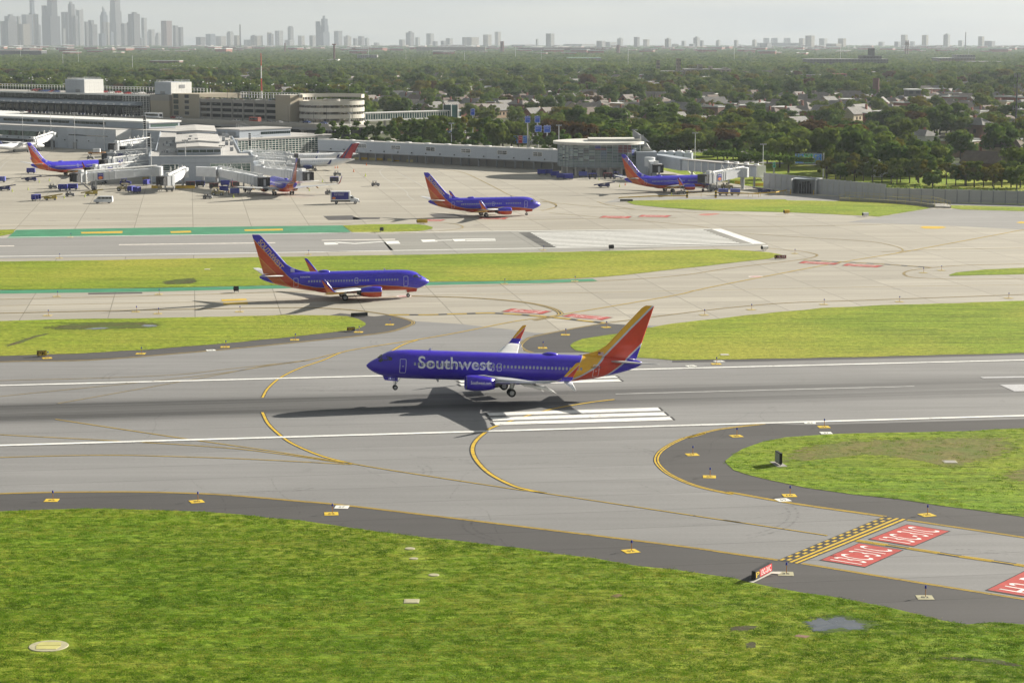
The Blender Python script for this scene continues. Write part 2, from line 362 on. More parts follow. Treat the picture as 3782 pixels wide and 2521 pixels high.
# dark asphalt shoulders
def shoulder(spec, label): return sheet_obj('taxiway_shoulder', poly(spec), .024, MSH, label)
shoulder('s:-1500,1905 k:0,892 700,880 1100,884 1500,900 2000,942 2353,975 o:1000,572 2000,695 2353,745 m:410,467 600,493 1500,640 2353,775 3000,890 s:4900,2365 7800,2520 7800,2900 -1500,2800', 'dark asphalt shoulder bordering the big foreground lawn')
shoulder('l:2353,392 1400,420 900,432 620,425 300,465 100,520 0,570 o:2050,35 1930,100 1890,160 1920,215 2000,270 2150,330 2353,375 l:400,885 800,955 1430,1045 m:1430,148 2353,285 2900,370 s:4600,1965 6400,2240 6400,1440 4600,1512', 'dark asphalt shoulder round the lawn tip with the upright black sign')
shoulder('h:-900,1060 0,1007 600,995 1200,950 1700,905 2172,857 i:200,945 430,915 560,875 590,850 530,826 420,802 330,812 100,790 h:1500,860 0,960 -900,980', 'dark asphalt shoulder along the lawn with the puddles')
shoulder('i:1870,857 1950,865 2353,900 j:0,1120 600,1112 1200,1098 1800,1083 2353,1068 3200,1045 3200,1000 0,1050 i:1390,1054 1340,1037 1310,1007 1345,967 1400,937 1600,902', 'dark asphalt shoulder behind the landing blue jet')
def lawn(spec, mat, label, z=.055):
    pts = dense(poly(spec), 3.0); rnd = random.Random(len(spec))
    pts = [p + Vector((rnd.uniform(-.18, .18), rnd.uniform(-.35, .35), 0)) for p in pts]
    return sheet_obj('grass_lawn', pts, z, mat, label)
lawn('s:-1500,1900 k:0,1015 350,1000 700,995 1100,1003 1600,1035 2000,1075 2353,1120 o:400,640 850,690 1500,780 2000,850 2353,900 m:350,675 900,770 1350,860 1700,945 1900,970 2100,965 2353,970 s:4700,2350 7800,2560 7800,3000 -1500,3000', MG, 'big bright green lawn with the reflecting puddle')
lawn('l:6800,290 2353,458 1800,478 1400,485 1100,492 900,505 750,520 600,553 480,592 400,632 363,670 362,700 400,733 500,765 650,800 900,850 1200,895 1500,930 1800,975 2100,1015 2353,1050 3400,1205 6800,1760', MG, 'pointed lawn with dry brown patch and upright black sign')
lawn('h:-900,760 0,735 500,722 1000,716 1500,705 1900,695 2100,697 i:0,805 150,812 230,832 270,855 268,872 230,893 160,905 60,915 h:2200,812 2000,835 1500,885 1000,925 500,953 0,968 -900,990', MG2, 'long lawn with white puddles beside the small K sign')
lawn('i:1640,1005 1660,985 1720,962 1850,940 1950,925 j:0,860 300,828 600,795 1000,757 1400,738 1800,727 2353,708 3400,660 3400,1020 2353,1055 1800,1070 1200,1085 600,1098 0,1104 i:1900,1075 1680,1040 1645,1022', MG2, 'wide striped lawn behind the landing jet tail')
lawn('h:-900,352 0,337 600,330 1200,318 2353,298 i:700,398 1400,385 2000,373 2353,368 j:300,363 500,372 650,385 730,400 720,410 650,427 400,455 0,500 i:2100,525 1800,553 1400,570 1000,578 700,582 h:1850,495 1500,503 1000,513 500,520 0,527 -900,540', MG2, 'long narrow lawn between taxiway and far runway')
lawn('h:-900,140 0,125 105,122 85,150 0,168 -900,190', MG2, 'small scrap of grass at the end of the green painted strip')
lawn('i:122,205 300,197 600,195 680,204 720,215 715,228 650,240 450,250 180,250', MG2, 'small lens of grass beside the yellow drum light')
lawn('i:2010,48 d:870,840 1500,828 2353,828 e:300,800 750,806 1100,815 j:1700,80 1730,89 1380,145 1300,140 800,118 200,103 0,92 d:1700,935 1200,910 900,880 825,853', MG2, 'bright lawn below the gate area and yellow railing')
lawn('e:1722,842 2353,858 3000,872 3000,905 2353,892 1830,880 1725,868', MG2, 'thin strip of grass at the foot of the barrier wall')
lawn('j:1855,535 1900,518 2100,498 2353,487 3000,470 3000,520 2353,530 1860,541', MG2, 'blunt tip of grass amid the pale taxiways')
# green painted areas
sheet_obj('green_strip', poly('h:-900,545 0,528 500,521 1000,514 1500,504 1850,496 i:700,583 1000,579 1400,571 1790,560 1822,575 1500,588 1000,596 705,603 h:1935,514 1000,538 0,551 -900,568'), .020, MGRN, 'green painted strip along the taxiway edge')
GP = sheet_obj('green_pad', poly('h:110,125 1150,108 2290,95 2345,141 1150,160 60,180 45,182'), .020, MGRN, 'green painted pad with yellow panels')
mb = MB()
for a in ('540,140 820,133 818,147 545,150', '1138,135 1275,131 1280,143 1142,146', '1632,123 1890,117 1892,129 1638,133'): mb.sheet([(p.x, p.y, .028) for p in poly('h:' + a)])
mb.build('yellow_panel', MYEL, GP)
# dark repair patches
mb = MB()
for a in ('h:2160,32 2353,28 2420,58 2195,60', 'i:185,150 370,150 365,162 190,164', 'i:697,128 860,126 920,142 780,152 730,150', 'h:590,546 950,541 952,550 590,556'): mb.sheet([(p.x, p.y, .008) for p in poly(a)])
mb.build('repair_patch', MSH, APRON)
# ================================================================ painted markings
def line(name, parent, spec, w=.3, mat=MYEL, border=0.0, double=0, smooth=True, z=.036, dash=None):
    pts = poly(spec); pts = catmull(pts, 8) if smooth and len(pts) > 2 else dense(pts, 6.0)
    mb = MB()
    if border: ribbon(mb, pts, w + 2 * border + (double * 2 if double else 0), z, 0, 1)
    if dash:
        for d in dashes(dense(pts, 1.0), *dash): ribbon(mb, d, w, z + .006, 0, 0)
    elif double:
        ribbon(mb, pts, w, z + .006, double, 0); ribbon(mb, pts, w, z + .006, -double, 0)
    else: ribbon(mb, pts, w, z + .006, 0, 0)
    return mb.build(name, [mat, MBLK], parent)
E1 = 's:-900,1671.5 0,1645 1300,1607 2500,1572 3782,1535 7000,1441'; E2 = 's:-900,1447 0,1424 1300,1391 2500,1361 3782,1330 7000,1250'
line('edge_line', RUNWAY, E1, .95, MWHP, .12, smooth=False, z=.05); line('edge_line', RUNWAY, E2, .95, MWHP, .1, smooth=False, z=.05)
CLU = [RW0 + RWD * x for x in (-260, 260)]
mb = MB(); c0 = G('l', 0, 217); c1 = G('l', 1620, 176); c_1 = G('f', 500, 778)
ribbon(mb, [c0 - RWD * 8, c1], .5, .05); ribbon(mb, [RW0 - RWD * 150, RW0 - RWD * 118], .5, .05); mb.build('centre_line', M('worn_white_paint', (.42, .42, .42), .7, .35, .5), RUNWAY)
mb = MB()
for q in ('f:975,873 2215,834 2240,857 995,894', 'f:1000,907 2255,868 2282,891 1022,929', 'f:1020,941 2300,902 2326,925 1040,962',
          'f:770,640 1905,606 1930,618 790,653', 'f:775,662 1930,629 1955,645 795,677'):
    P4 = poly(q); mb.sheet([(p.x, p.y, .056) for p in P4], 0); cen = sum(P4, Vector()) / 4
    mb.sheet([(cen.x + (p.x - cen.x) * 1.028, cen.y + (p.y - cen.y) * 1.028 + (-.12 if p.y < cen.y else .12), .05) for p in P4], 1)
for q in ('l:2190,165 3000,150 3000,190 2290,210', 'l:2060,113 3000,98 3000,108 2080,122'):
    mb.sheet([(p.x, p.y, .05) for p in poly(q)], 2)
mb.build('touchdown_bar', [MWHP, MBLK, M('grooved_white_paint', (.45, .45, .47), .6, .3, 6.0)], RUNWAY)
# taxi lines on the asphalt
line('taxi_line', RUNWAY, 'k:2353,692 2150,640 1960,560 1860,490 1790,420 1754,348', .34, MYEL, .12, z=.034)
line('taxi_line', RUNWAY, 'k:1755,250 1790,190 1870,120 2000,55 2160,0 i:120,1050 300,1016 600,970 900,918 1250,848 1500,812 2000,730 2353,668 j:150,640 300,608 700,530 1100,455 1500,390 1800,335 2353,232 3000,110', .32, MYEL, .1, z=.034)
line('taxi_line', RUNWAY, 'o:1200,371 1100,352 1000,325 870,260 790,190 750,120 760,60 820,0 f:1050,965 1400,856 1700,800 1900,775', .42, MYEL, .13, z=.040)
line('taxi_line', RUNWAY, 'i:620,969 520,1002 440,1050 420,1080', .34, MYEL, .1, z=.040)
for sp in ('k:-900,180 0,137 600,122 1180,97 1500,62 1800,30 2050,0 i:60,1062 250,1024', 'k:-900,345 0,243 900,153 1080,133 1500,85 1750,45 2050,2 i:60,1064', 'k:380,290 470,275 1200,145 1500,90 1800,33 2060,2'):
    line('taxi_line', RUNWAY, sp, .16, MOLD, .06, z=.037)
for sp in ('k:-900,690 0,650 700,635 1200,645 1700,663 2353,697', 'k:370,395 1220,522 1800,605 2353,690', 'k:-900,440 0,498 740,537 1500,585 1900,630 2300,688', 'o:0,188 300,238 1000,345 1200,372 2353,545 m:0,152 800,272'):
    line('taxi_line', RUNWAY, sp, .17, MYEL, .07, z=.040)
dbl = dict(w=.14, double=.14, border=.1)
line('edge_line', RUNWAY, 's:-900,1860 k:0,892 700,880 1100,884 1500,900 2000,942 2353,975 o:1000,572 2000,695 2353,745 m:410,466', z=.032, **dbl)
line('edge_line', RUNWAY, 'm:600,493 1500,640 2353,775 3200,905', z=.032, **dbl)
line('edge_line', RUNWAY, 'l:620,425 300,465 100,520 o:2190,0 2050,35 1930,100 1890,160 1920,215 2000,270 2150,330 2353,375 l:400,885 800,955 1430,1045', z=.032, w=.19, double=.17, border=.1)
line('edge_line', RUNWAY, 'm:1430,149 2353,287 3000,385', z=.032, **dbl)
line('edge_line', RUNWAY, 'h:-900,1050 0,1007 600,995 1200,950 1700,905 2172,857 i:200,945 430,915 560,875 590,850 530,826 420,801 250,776 0,757 h:1900,645 1000,660 0,682 -900,705', z=.032, w=.2, double=.2, border=.12, mat=MOLD)
line('edge_line', APRON, 'h:-900,606 0,588 900,568 1900,540 2353,527 i:720,615 1200,603 1800,578 2353,540 j:400,487 800,440 930,420 970,402 930,388 850,375 600,352', z=.010, w=.16, double=.16, border=.07, mat=MOLD)
line('taxi_line', APRON, 'h:-900,650 0,632 700,618 1500,605 2353,596 i:580,672 1200,663 1800,652 2353,640 j:600,630 1400,613 2353,600 3000,590', z=.010, w=.2, mat=MOLD, border=.05)
line('taxi_line', APRON, 'i:580,676 900,684 1200,703 1400,728 1530,762 1575,795 1520,815 1400,838', z=.036, w=.3, double=.3, border=.12, mat=MOLD)
line('edge_line', APRON, 'i:1870,857 2353,795 j:400,752 800,720 1400,700 2353,665 3000,640', z=.030, w=.16, double=.16, border=.07, mat=MOLD)
line('edge_line', RUNWAY, 'i:1870,857 1650,895 1400,945 1345,967 1310,1007 1340,1037 1390,1054', z=.032, w=.18, double=.18, border=.1, mat=MOLD)
line('edge_line', APRON, 'j:3000,440 2353,460 1950,470 1720,488 1600,503 1550,522 1580,545 1700,557 1950,563 2353,558 3000,545', z=.010, w=.16, double=.16, border=.07, mat=MOLD)
for sp in ('j:450,255 900,285 1300,310 1480,340 1545,370 1480,395', 'i:1500,120 2353,195 j:250,220', 'c:450,890 700,900 1000,920 1150,945 1300,1010 1500,1110 1640,1180 1800,1205 1980,1230 2090,1262 2115,1285 2080,1310 1900,1335 1500,1352 1000,1360',
           'h:-900,118 0,100 1200,92 2353,84', 'd:0,845 80,858 140,885 120,910 0,940', 'd:0,850 800,920 2353,1000', 'd:540,850 640,880 900,925', 'i:620,180 780,185 860,193 920,210 890,228 700,245 500,255', 'i:960,170 1400,166 1850,158 2353,153', 'j:1400,380 1800,365 2353,355', 'j:330,215 900,208 1400,200'):
    line('taxi_line', APRON, sp, .26, MOLD, .05, z=.030)
# runway holding position lines across the two taxiways (far ones dashed yellow on black)
line('hold_line', APRON, 'i:430,801 700,801 1100,789 1250,796 1500,815 1870,856', w=.8, mat=MYEL, border=.35, z=.040, dash=(3.6, 1.6), smooth=False)
line('hold_line', APRON, 'j:880,436 1140,448 1400,462 1730,485', w=.6, mat=MOLD, border=.25, z=.040, dash=(2.5, 1.5), smooth=False)
# the near holding position: two dashed and two solid bars between corner points
HA, HB, HC, HD = poly('m:1243,121 1432,146 572,496 408,466')
mb = MB(); mb.sheet([(p.x, p.y, .040) for p in (HA, HB, HC, HD)], 1)
def hp(a, b, z=.046):
    p = HD.lerp(HA, a).lerp(HC.lerp(HB, a), b); return (p.x, p.y, z)
for b0, b1, off in ((.05, .18, 0), (.29, .42, .5)):
    n = 15
    for k in range(n): a0 = (k + off * .55) / n + .004; a1 = a0 + .5 / n; mb.quad(hp(a0, b0), hp(a0, b1), hp(a1, b1), hp(a1, b0))
for b0, b1 in ((.54, .67), (.80, .93)): mb.quad(hp(0, b0), hp(0, b1), hp(1, b1), hp(1, b0))
mb.build('hold_line', [MYEL, MBLK], RUNWAY)
line('taxi_line', RUNWAY, 'm:1030,312 1250,345 1550,390 1850,437 2230,492 2600,550', w=.2, mat=MYEL, z=.040, smooth=False)
line('taxi_line', RUNWAY, 'm:1030,312 1250,345 1550,390 1850,437 2230,492 2600,550', w=.86, mat=MBLK, z=.026, smooth=False)
mb = MB()
for off in (-.3, .3):
    for d in dashes(dense(poly('m:1030,312 1250,345 1550,390 1850,437 2230,492 2600,550'), 1.0), 3.2, 2.2): ribbon(mb, d, .16, .046, off)
mb.build('taxi_dash', MYEL, RUNWAY)
def red_sign(parent, spec, string, z=.040, white=MWHP):   # corner order: letter-bottom-left, bottom-right, top-right, top-left
    q = poly(spec); mb = MB(); cen = sum(q, Vector()) / 4
    mb.sheet([(cen.x + (p.x - cen.x) * 1.05, cen.y + (p.y - cen.y) * 1.05, z - .006) for p in q], 1)
    mb.sheet([(p.x, p.y, z) for p in q], 0); o = mb.build('sign_panel', [MRED, MBLK], parent)
    vs_, fs_, _ = text_geo(string, -.004, 1.12); mt = MB(); pts = []
    for a, b in vs_:
        a, b = .07 + .86 * a, .13 + .74 * b
        p = q[0].lerp(q[1], a).lerp(q[3].lerp(q[2], a), b); pts.append((p.x, p.y, z + .006))
    mt.add(pts, fs_); mt.build('lettering', white, o)
red_sign(RUNWAY, 'm:1480,355 1760,238 1430,186 1135,300', '13C-31C')
red_sign(RUNWAY, 'm:1095,520 1390,388 1050,335 750,465', '13C-31C')
red_sign(RUNWAY, 'm:2480,770 2900,575 2490,490 2065,702', 'H2 RWY')
MWW = M('faded_white_paint', (.62, .58, .54), .7, .25, .8)
red_sign(APRON, 'i:1250,760 1185,780 1450,796 1512,777', '31C-13C'); red_sign(APRON, 'i:1655,795 1588,812 1850,836 1920,818', '31C-13C')
red_sign(APRON, 'j:880,443 848,456 1085,467 1120,455', '31R-13L', white=MWW); red_sign(APRON, 'j:1172,460 1140,473 1365,484 1412,472', '31R-13L', white=MWW)
for sp in ('i:1862,140 1835,153 2025,156 2052,143', 'i:2120,134 2095,146 2285,149 2315,137', 'i:1045,150 1020,160 1200,163 1225,152', 'i:690,163 665,174 770,176 805,165'):
    red_sign(APRON, sp, '31R-13L', z=.024, white=MWW)
mb = MB(); mb.sheet([(p.x, p.y, .02) for p in poly('j:195,127 290,122 325,128 240,138 175,135')]); mb.build('sign_panel', M('faded_red_paint', (.42, .17, .14), .7), APRON)
mb = MB(); mb.sheet([(p.x, p.y, .02) for p in poly('j:1655,217 1680,209 1810,211 1835,218 1780,226 1690,225')]); mb.sheet([(p.x, p.y, .02) for p in poly('j:2300,184 2330,178 2450,180 2450,192 2330,190')]); mb.build('yellow_panel', MYEL, APRON)
for c in (('i', 530, 676, 52, 7), ('j', 560, 545, 50, 6)):       # round white-rimmed taxiway discs
    q = []
    for k in range(28):
        a = 2 * math.pi * k / 28; q.append((math.cos(a), math.sin(a)))
    mb = MB(); mb.sheet([tuple(G(c[0], c[1] + c[3] * a, c[2] + c[4] * b, .020)) for a, b in q], 0); mb.sheet([tuple(G(c[0], c[1] + c[3] * .8 * a, c[2] + c[4] * .75 * b, .026)) for a, b in q], 1); mb.build('marking_disc', [MWW, M('pink_paint', (.45, .28, .27), .7)], APRON)
mb = MB()
for q in ('h:1478,590 1645,584 1652,595 1485,602', 'h:1490,611 1655,606 1660,622 1494,627'): mb.sheet([(p.x, p.y, .020) for p in poly(q)])
mb.build('yellow_panel', MYEL, APRON)
for sp in ('c:480,855 400,880 320,905 290,935 320,985 400,1040 560,1140 575,1180 640,1230', 'c:660,850 560,890 490,915', 'c:490,955 650,1040 800,1130 815,1190', 'a:0,1090 60,1020 170,955'): line('guide_line', APRON, sp, .3, M('dull_white_paint', (.45, .45, .45), .8, .3), z=.012, dash=(1.3, 1.2))
# far runway paint
line('edge_line', FRW, 'h:-900,190 0,176 2353,145 i:0,254 1370,241 j:0,231 260,228', .9, MWHT, smooth=False, z=.030); line('edge_line', FRW, 'h:-900,318 0,303 2353,270 i:0,380 1550,354 j:0,343 545,329', .9, MWHT, smooth=False, z=.030)
mb = MB()
for q in ('h:-900,243 0,231 95,230 95,235 0,236 -900,248', 'h:795,222 1840,209 1840,214 795,227', 'h:2150,193 i:470,294 470,300 h:2150,197'): mb.sheet([(p.x, p.y, .030) for p in poly(q)])
mb.build('centre_line', MWW, FRW)
mb = MB()                                                   # number and letter, made of rectangular strokes
for q in ('h:2165,210 2255,208 2262,223 2170,225', 'i:400,309 490,307 505,326 415,328', 'i:70,314 200,323 400,309 402,313 200,328 70,320', 'i:640,300 735,298 755,312 655,315', 'i:850,296 930,294 945,308 868,311', 'i:735,303 850,300 850,304 738,307', 'i:930,294 1135,291 1140,295 930,299', 'i:942,303 1140,300 1143,306 946,309'): mb.sheet([(p.x, p.y, .030) for p in poly(q)])
mb.build('runway_number', MWHP, FR2)
TA, TB, TC, TD = poly('i:1372,251 j:205,232 462,326 i:1550,353')
mb = MB(); n = 12
for k in range(n):
    a0 = (k + .12) / n; a1 = (k + .62) / n
    mb.sheet([(p.x, p.y, .030) for p in (TA.lerp(TD, a0), TB.lerp(TC, a0), TB.lerp(TC, a1), TA.lerp(TD, a1))], 0)
    mb.sheet([(p.x, p.y, .024) for p in (TA.lerp(TD, a0) - RWD * 3, TB.lerp(TC, a0), TB.lerp(TC, a1 + .2 / n), TA.lerp(TD, a1 + .2 / n) - RWD * 3)], 1)
mb.sheet([(p.x, p.y, .030) for p in poly('j:260,228 325,226 630,328 545,328')], 0); mb.build('threshold_bar', [MWHP, MBLK], FR2)
# tyre arcs and crack sealant on the asphalt
t = NT('skid_rubber'); t.l.new(t.rng(t.noise(t.map(), 1.6, 6, .7), .45, .75, .0, .4), t.bsdf.inputs['Alpha']); MSKD = t.done((.03, .03, .032), .8, .2)
mb = MB(); rr_ = random.Random(8)
for (c, x, y) in [('o', 60, 240), ('o', 250, 270), ('o', 1150, 30), ('o', 1300, 560), ('o', 1700, 110), ('o', 1500, 150), ('f', 780, 350), ('f', 820, 330), ('f', 40, 650), ('k', 1240, 110), ('k', 2300, 130), ('m', 2050, 620), ('i', 900, 980), ('i', 340, 1080), ('l', 1500, 60), ('k', 900, 700), ('k', 1800, 800), ('o', 1900, 480), ('h', 1200, 240), ('i', 1600, 690)]:
    p = G(c, x, y); r_ = rr_.uniform(5, 14); a0 = rr_.uniform(0, 6.28); da = rr_.uniform(.7, 1.6)
    for k in range(2): ribbon(mb, [Vector((p.x + (r_ + k * .9) * math.cos(a0 + da * q / 14), p.y + (r_ + k * .9) * math.sin(a0 + da * q / 14), 0)) for q in range(15)], .28, .060)
for k in range(46):
    p = G('s', rr_.uniform(0, 3782), rr_.uniform(1290, 2050)); a = RWA + rr_.choice((0, 0, 1.57)) + rr_.gauss(0, .12); q = [p]
    for n in range(rr_.randrange(6, 22)): a += rr_.gauss(0, .12); q.append(q[-1] + Vector((math.cos(a), math.sin(a), 0)) * 1.4)
    ribbon(mb, q, .14, .031)
mb.build('tyre_mark', MSKD, RUNWAY)
# puddles and bare soil
def ragged(mat_name, base_fn):                             # patch material whose edge frays through a noise mask (attribute E: 0 rim, 1 middle)
    if mat_name in _mats: return _mats[mat_name]
    t = NT(mat_name); base_fn(t); e = t.attr('E'); n1 = t.noise(t.map(scale=(.7, 1.6, 1), rot=(0, 0, -RWA)), .9, 8, .75)
    k = t.math('GREATER_THAN', t.math('ADD', e, t.math('MULTIPLY', t.math('SUBTRACT', n1, .5), 2.4)), .42); t.l.new(k, t.bsdf.inputs['Alpha']); return t.mat
def soil(col, rough=.92, bump=.6):
    def f(t):
        n = t.noise(t.map(), 1.4, 7, .7); n2 = t.noise(t.map(), .3, 5); c = t.mix(t.rng(n, .3, .7), [x * .55 for x in col], [x * 1.5 for x in col]); c = t.mix(t.rng(n2, .4, .65, 0, .6), c, (.08, .14, .015)); t.bump(n, bump, .2); t.done(c, rough, .15)
    return f
def blob(name, spec, z, mat, jit, label, seed, step=.8):
    pts = catmull(poly(spec), 4); cen = sum(pts, Vector()) / len(pts); mb = MB(); n = len(pts); rings = (1.0, .8, .55, .25)
    for r in rings: mb.v += [(cen.x + (p.x - cen.x) * r, cen.y + (p.y - cen.y) * r, z + (1 - r) * .012 + k2 * .00004) for k2, p in enumerate(pts)]
    mb.v.append((cen.x, cen.y, z + .014))
    for k in range(len(rings) - 1):
        mb.f += [(k * n + i, k * n + (i + 1) % n, (k + 1) * n + (i + 1) % n, (k + 1) * n + i) for i in range(n)]
    b = (len(rings) - 1) * n; mb.f += [(b + i, b + (i + 1) % n, b + n) for i in range(n)]; mb.m = [0] * len(mb.f)
    ev = [v for v, r in zip((0.0, .35, .75, 1.0), rings) for _ in range(n)] + [1.0]; o = mb.build(name, mat)
    o.data.attributes.new('E', 'FLOAT', 'POINT').data.foreach_set('value', ev)
    bm = bmesh.new(); bm.from_mesh(o.data); bmesh.ops.recalc_face_normals(bm, faces=bm.faces); up = sum(f.normal.z for f in bm.faces)
    if up < 0: bmesh.ops.reverse_faces(bm, faces=bm.faces)
    bm.to_mesh(o.data); bm.free()
    return tag(o, label, None, None, 'structure')
def wat(t):
    wv = t.noise(t.map(), .8, 3); t.bump(wv, .03, .02); t.bsdf.inputs['IOR'].default_value = 1.33; t.done((.09, .10, .115), .02, .9)
MWAT = ragged('puddle_water', wat); MMUD = ragged('wet_mud', soil((.06, .05, .03)))
blob('puddle', 'm:570,965 620,930 720,915 760,940 860,905 960,915 1050,940 1130,960 1175,985 1120,1015 1020,1035 940,1010 870,1015 800,1030 700,1045 640,1040 660,1010 600,990', .066, MWAT, .10, 'sky-reflecting puddle in the big lawn', 3, .35)
blob('mud_patch', 'm:520,955 700,890 900,880 1150,920 1300,985 1200,1030 1000,1055 760,1060 620,1055', .060, ragged('muddy_grass', soil((.055, .085, .018))), .35, 'muddy rim of the reflecting puddle', 4)
blob('puddle', 'h:535,790 600,782 690,775 745,783 690,790 620,794', .066, MWAT, .25, 'thin puddle in the lawn with the rut', 5); blob('puddle', 'h:925,768 960,757 1050,762 1060,772 990,778', .066, MWAT, .25, 'bright puddle in the dark wet grass', 6)
blob('mud_patch', 'h:180,790 260,765 500,742 800,735 1100,738 1150,760 1120,785 900,790 760,795 520,800 300,800', .060, ragged('wet_grass', soil((.075, .075, .022))), .9, 'dark wet grass round the thin puddles', 7)
blob('mud_patch', 'h:0,905 120,865 250,825 340,812 345,820 260,838 140,885 0,925', .060, ragged('rut_soil', soil((.10, .08, .04))), .5, 'brown rut crossing the lawn', 8)
blob('mud_patch', 'h:1050,470 1200,450 1320,445 1340,470 1280,490 1150,495 1070,490', .060, ragged('scorched_grass', soil((.06, .06, .02))), 1.5, 'dark scorched spot in the narrow lawn', 9, 2.0)
blob('mud_patch', 'l:500,690 620,620 850,555 1200,520 1700,505 2353,495 2500,560 2350,660 2000,745 1700,690 1300,640 900,650 650,700', .060, ragged('dry_brown_grass', soil((.15, .135, .04))), .6, 'dry brown patch in the pointed lawn', 10)
blob('mud_patch', 'l:2100,790 2353,700 2900,760 2900,840 2353,830', .066, ragged('dry_brown_grass', soil((.15, .135, .04))), .6, 'dry straw band at the edge of the pointed lawn', 11)
for k, (sp, lb) in enumerate((('m:0,1000 100,985 250,980 260,1010 130,1030 0,1035', 'bare soil scar beside the reflecting puddle'), ('m:130,1120 230,1110 240,1160 150,1170', 'small bare soil spot below the reflecting puddle'), ('o:1590,1015 1650,995 1690,1010 1640,1025', 'reddish bare hole in the big lawn'), ('m:1400,1240 1900,1225 2353,1290 2353,1320 1900,1260', 'long dark wheel scar in the lawn corner'))):
    blob('mud_patch', sp, .061, MMUD if k != 2 else ragged('red_soil', soil((.16, .09, .05))), .22, lb, 20 + k, .6)
mb = MB(); q = poly('m:535,1070 570,1057 665,1068 630,1086'); mb.sheet([(p.x, p.y, .075) for p in q]); tag(mb.build('ground_plate', M('rusty_plate', (.19, .11, .07), .8)), 'rusty brown plate lying beside the reflecting puddle', 'plate')
# ================================================================ aircraft
def interp(tab, x):
    if x <= tab[0][0]: return tab[0][1:]
    for a, b in zip(tab[:-1], tab[1:]):
        if x <= b[0]:
            t = (x - a[0]) / (b[0] - a[0]); return tuple(p + (q - p) * t for p, q in zip(a[1:], b[1:]))
    return tab[-1][1:]
def hermite(tab, x):                                     # smooth table lookup
    n = len(tab)
    if x <= tab[0][0]: return tab[0][1:]
    if x >= tab[-1][0]: return tab[-1][1:]
    for i in range(n - 1):
        if x <= tab[i + 1][0]: break
    h = tab[i + 1][0] - tab[i][0]; t = (x - tab[i][0]) / h; out = []
    for c in range(1, len(tab[0])):
        def sl(j):
            if j == 0 or j == n - 1: return 0 if j == n - 1 else (tab[1][c] - tab[0][c]) / (tab[1][0] - tab[0][0])
            a = (tab[j][c] - tab[j - 1][c]) / (tab[j][0] - tab[j - 1][0]); b = (tab[j + 1][c] - tab[j][c]) / (tab[j + 1][0] - tab[j][0])
            return 0 if a * b <= 0 else 2 * a * b / (a + b)
        m0, m1 = sl(i) * h, sl(i + 1) * h; p0, p1 = tab[i][c], tab[i + 1][c]
        out.append((2 * t ** 3 - 3 * t * t + 1) * p0 + (t ** 3 - 2 * t * t + t) * m0 + (3 * t * t - 2 * t ** 3) * p1 + (t ** 3 - t * t) * m1)
    return tuple(out)
def fus_table(L):                                        # x, top, bottom, half width
    T = [(0, 2.97, 2.87, .05), (.12, 3.13, 2.70, .25), (.4, 3.38, 2.44, .53), (.9, 3.72, 2.13, .87), (1.6, 4.10, 1.82, 1.20), (2.3, 4.62, 1.60, 1.47), (3.0, 4.93, 1.50, 1.64), (4.2, 5.15, 1.40, 1.80), (6, 5.25, 1.35, 1.88),
         (L - 14, 5.25, 1.35, 1.88), (L - 11.5, 5.25, 1.45, 1.87), (L - 9.5, 5.24, 1.66, 1.80), (L - 7.8, 5.23, 1.92, 1.66), (L - 6.2, 5.21, 2.22, 1.45), (L - 4.6, 5.17, 2.58, 1.15), (L - 2.9, 5.08, 3.02, .78), (L - 1.6, 4.95, 3.45, .5), (L - .5, 4.78, 3.9, .28), (L, 4.6, 4.2, .14)]
    return T
class Body:
    def __init__(s, tab): s.tab = tab
    def at(s, x): return hermite(s.tab, x)
    def side(s, x, z, sgn, eps=.012):                    # point on the skin at side view position (x, z)
        t, b, w = s.at(x); c, h = (t + b) / 2, (t - b) / 2
        u = max(-.98, min(.98, (z - c) / h)); return Vector((x, sgn * (w * math.sqrt(1 - u * u) + eps), z))
def fuselage_mb(body, L, n=40, step=.4):
    mb = MB(); xs = [0, .05, .12, .25, .4, .6, .9]; x = 1.2
    while x < L - .5: xs.append(x); x += step
    xs += [L - .5, L - .2, L]; rings = []
    for x in xs:
        t, b, w = body.at(x); c, h = (t + b) / 2, (t - b) / 2
        rings.append([(x, w * math.sin(2 * math.pi * i / n), c + h * math.cos(2 * math.pi * i / n)) for i in range(n)])
    mb.loft(rings); return mb
def foil(chord, thick, n=7):                             # closed airfoil outline: x along chord from leading edge, y thickness
    up = []
    for i in range(n + 1):
        u = (1 - math.cos(math.pi * i / n)) / 2
        yt = 5 * thick * (.2969 * math.sqrt(u) - .126 * u - .3516 * u * u + .2843 * u ** 3 - .1036 * u ** 4); up.append((u * chord, yt * chord))
    return up + [(x, -y * .75) for x, y in reversed(up[1:-1])]
def wing_rings(stations, sgn, vertical=False, sub=3):    # stations: span, xLE, chord, z, thickness
    rings = []; dens = []
    for a, b in zip(stations[:-1], stations[1:]): dens += [tuple(p + (q - p) * k / sub for p, q in zip(a, b)) for k in range(sub)]
    dens.append(stations[-1])
    for (sp, xl, ch, z, th) in dens:
        if vertical: rings.append([(xl + x, y, sp) for x, y in foil(ch, th)])
        else: rings.append([(xl + x, sgn * sp, z + y) for x, y in foil(ch, th)])
    return rings
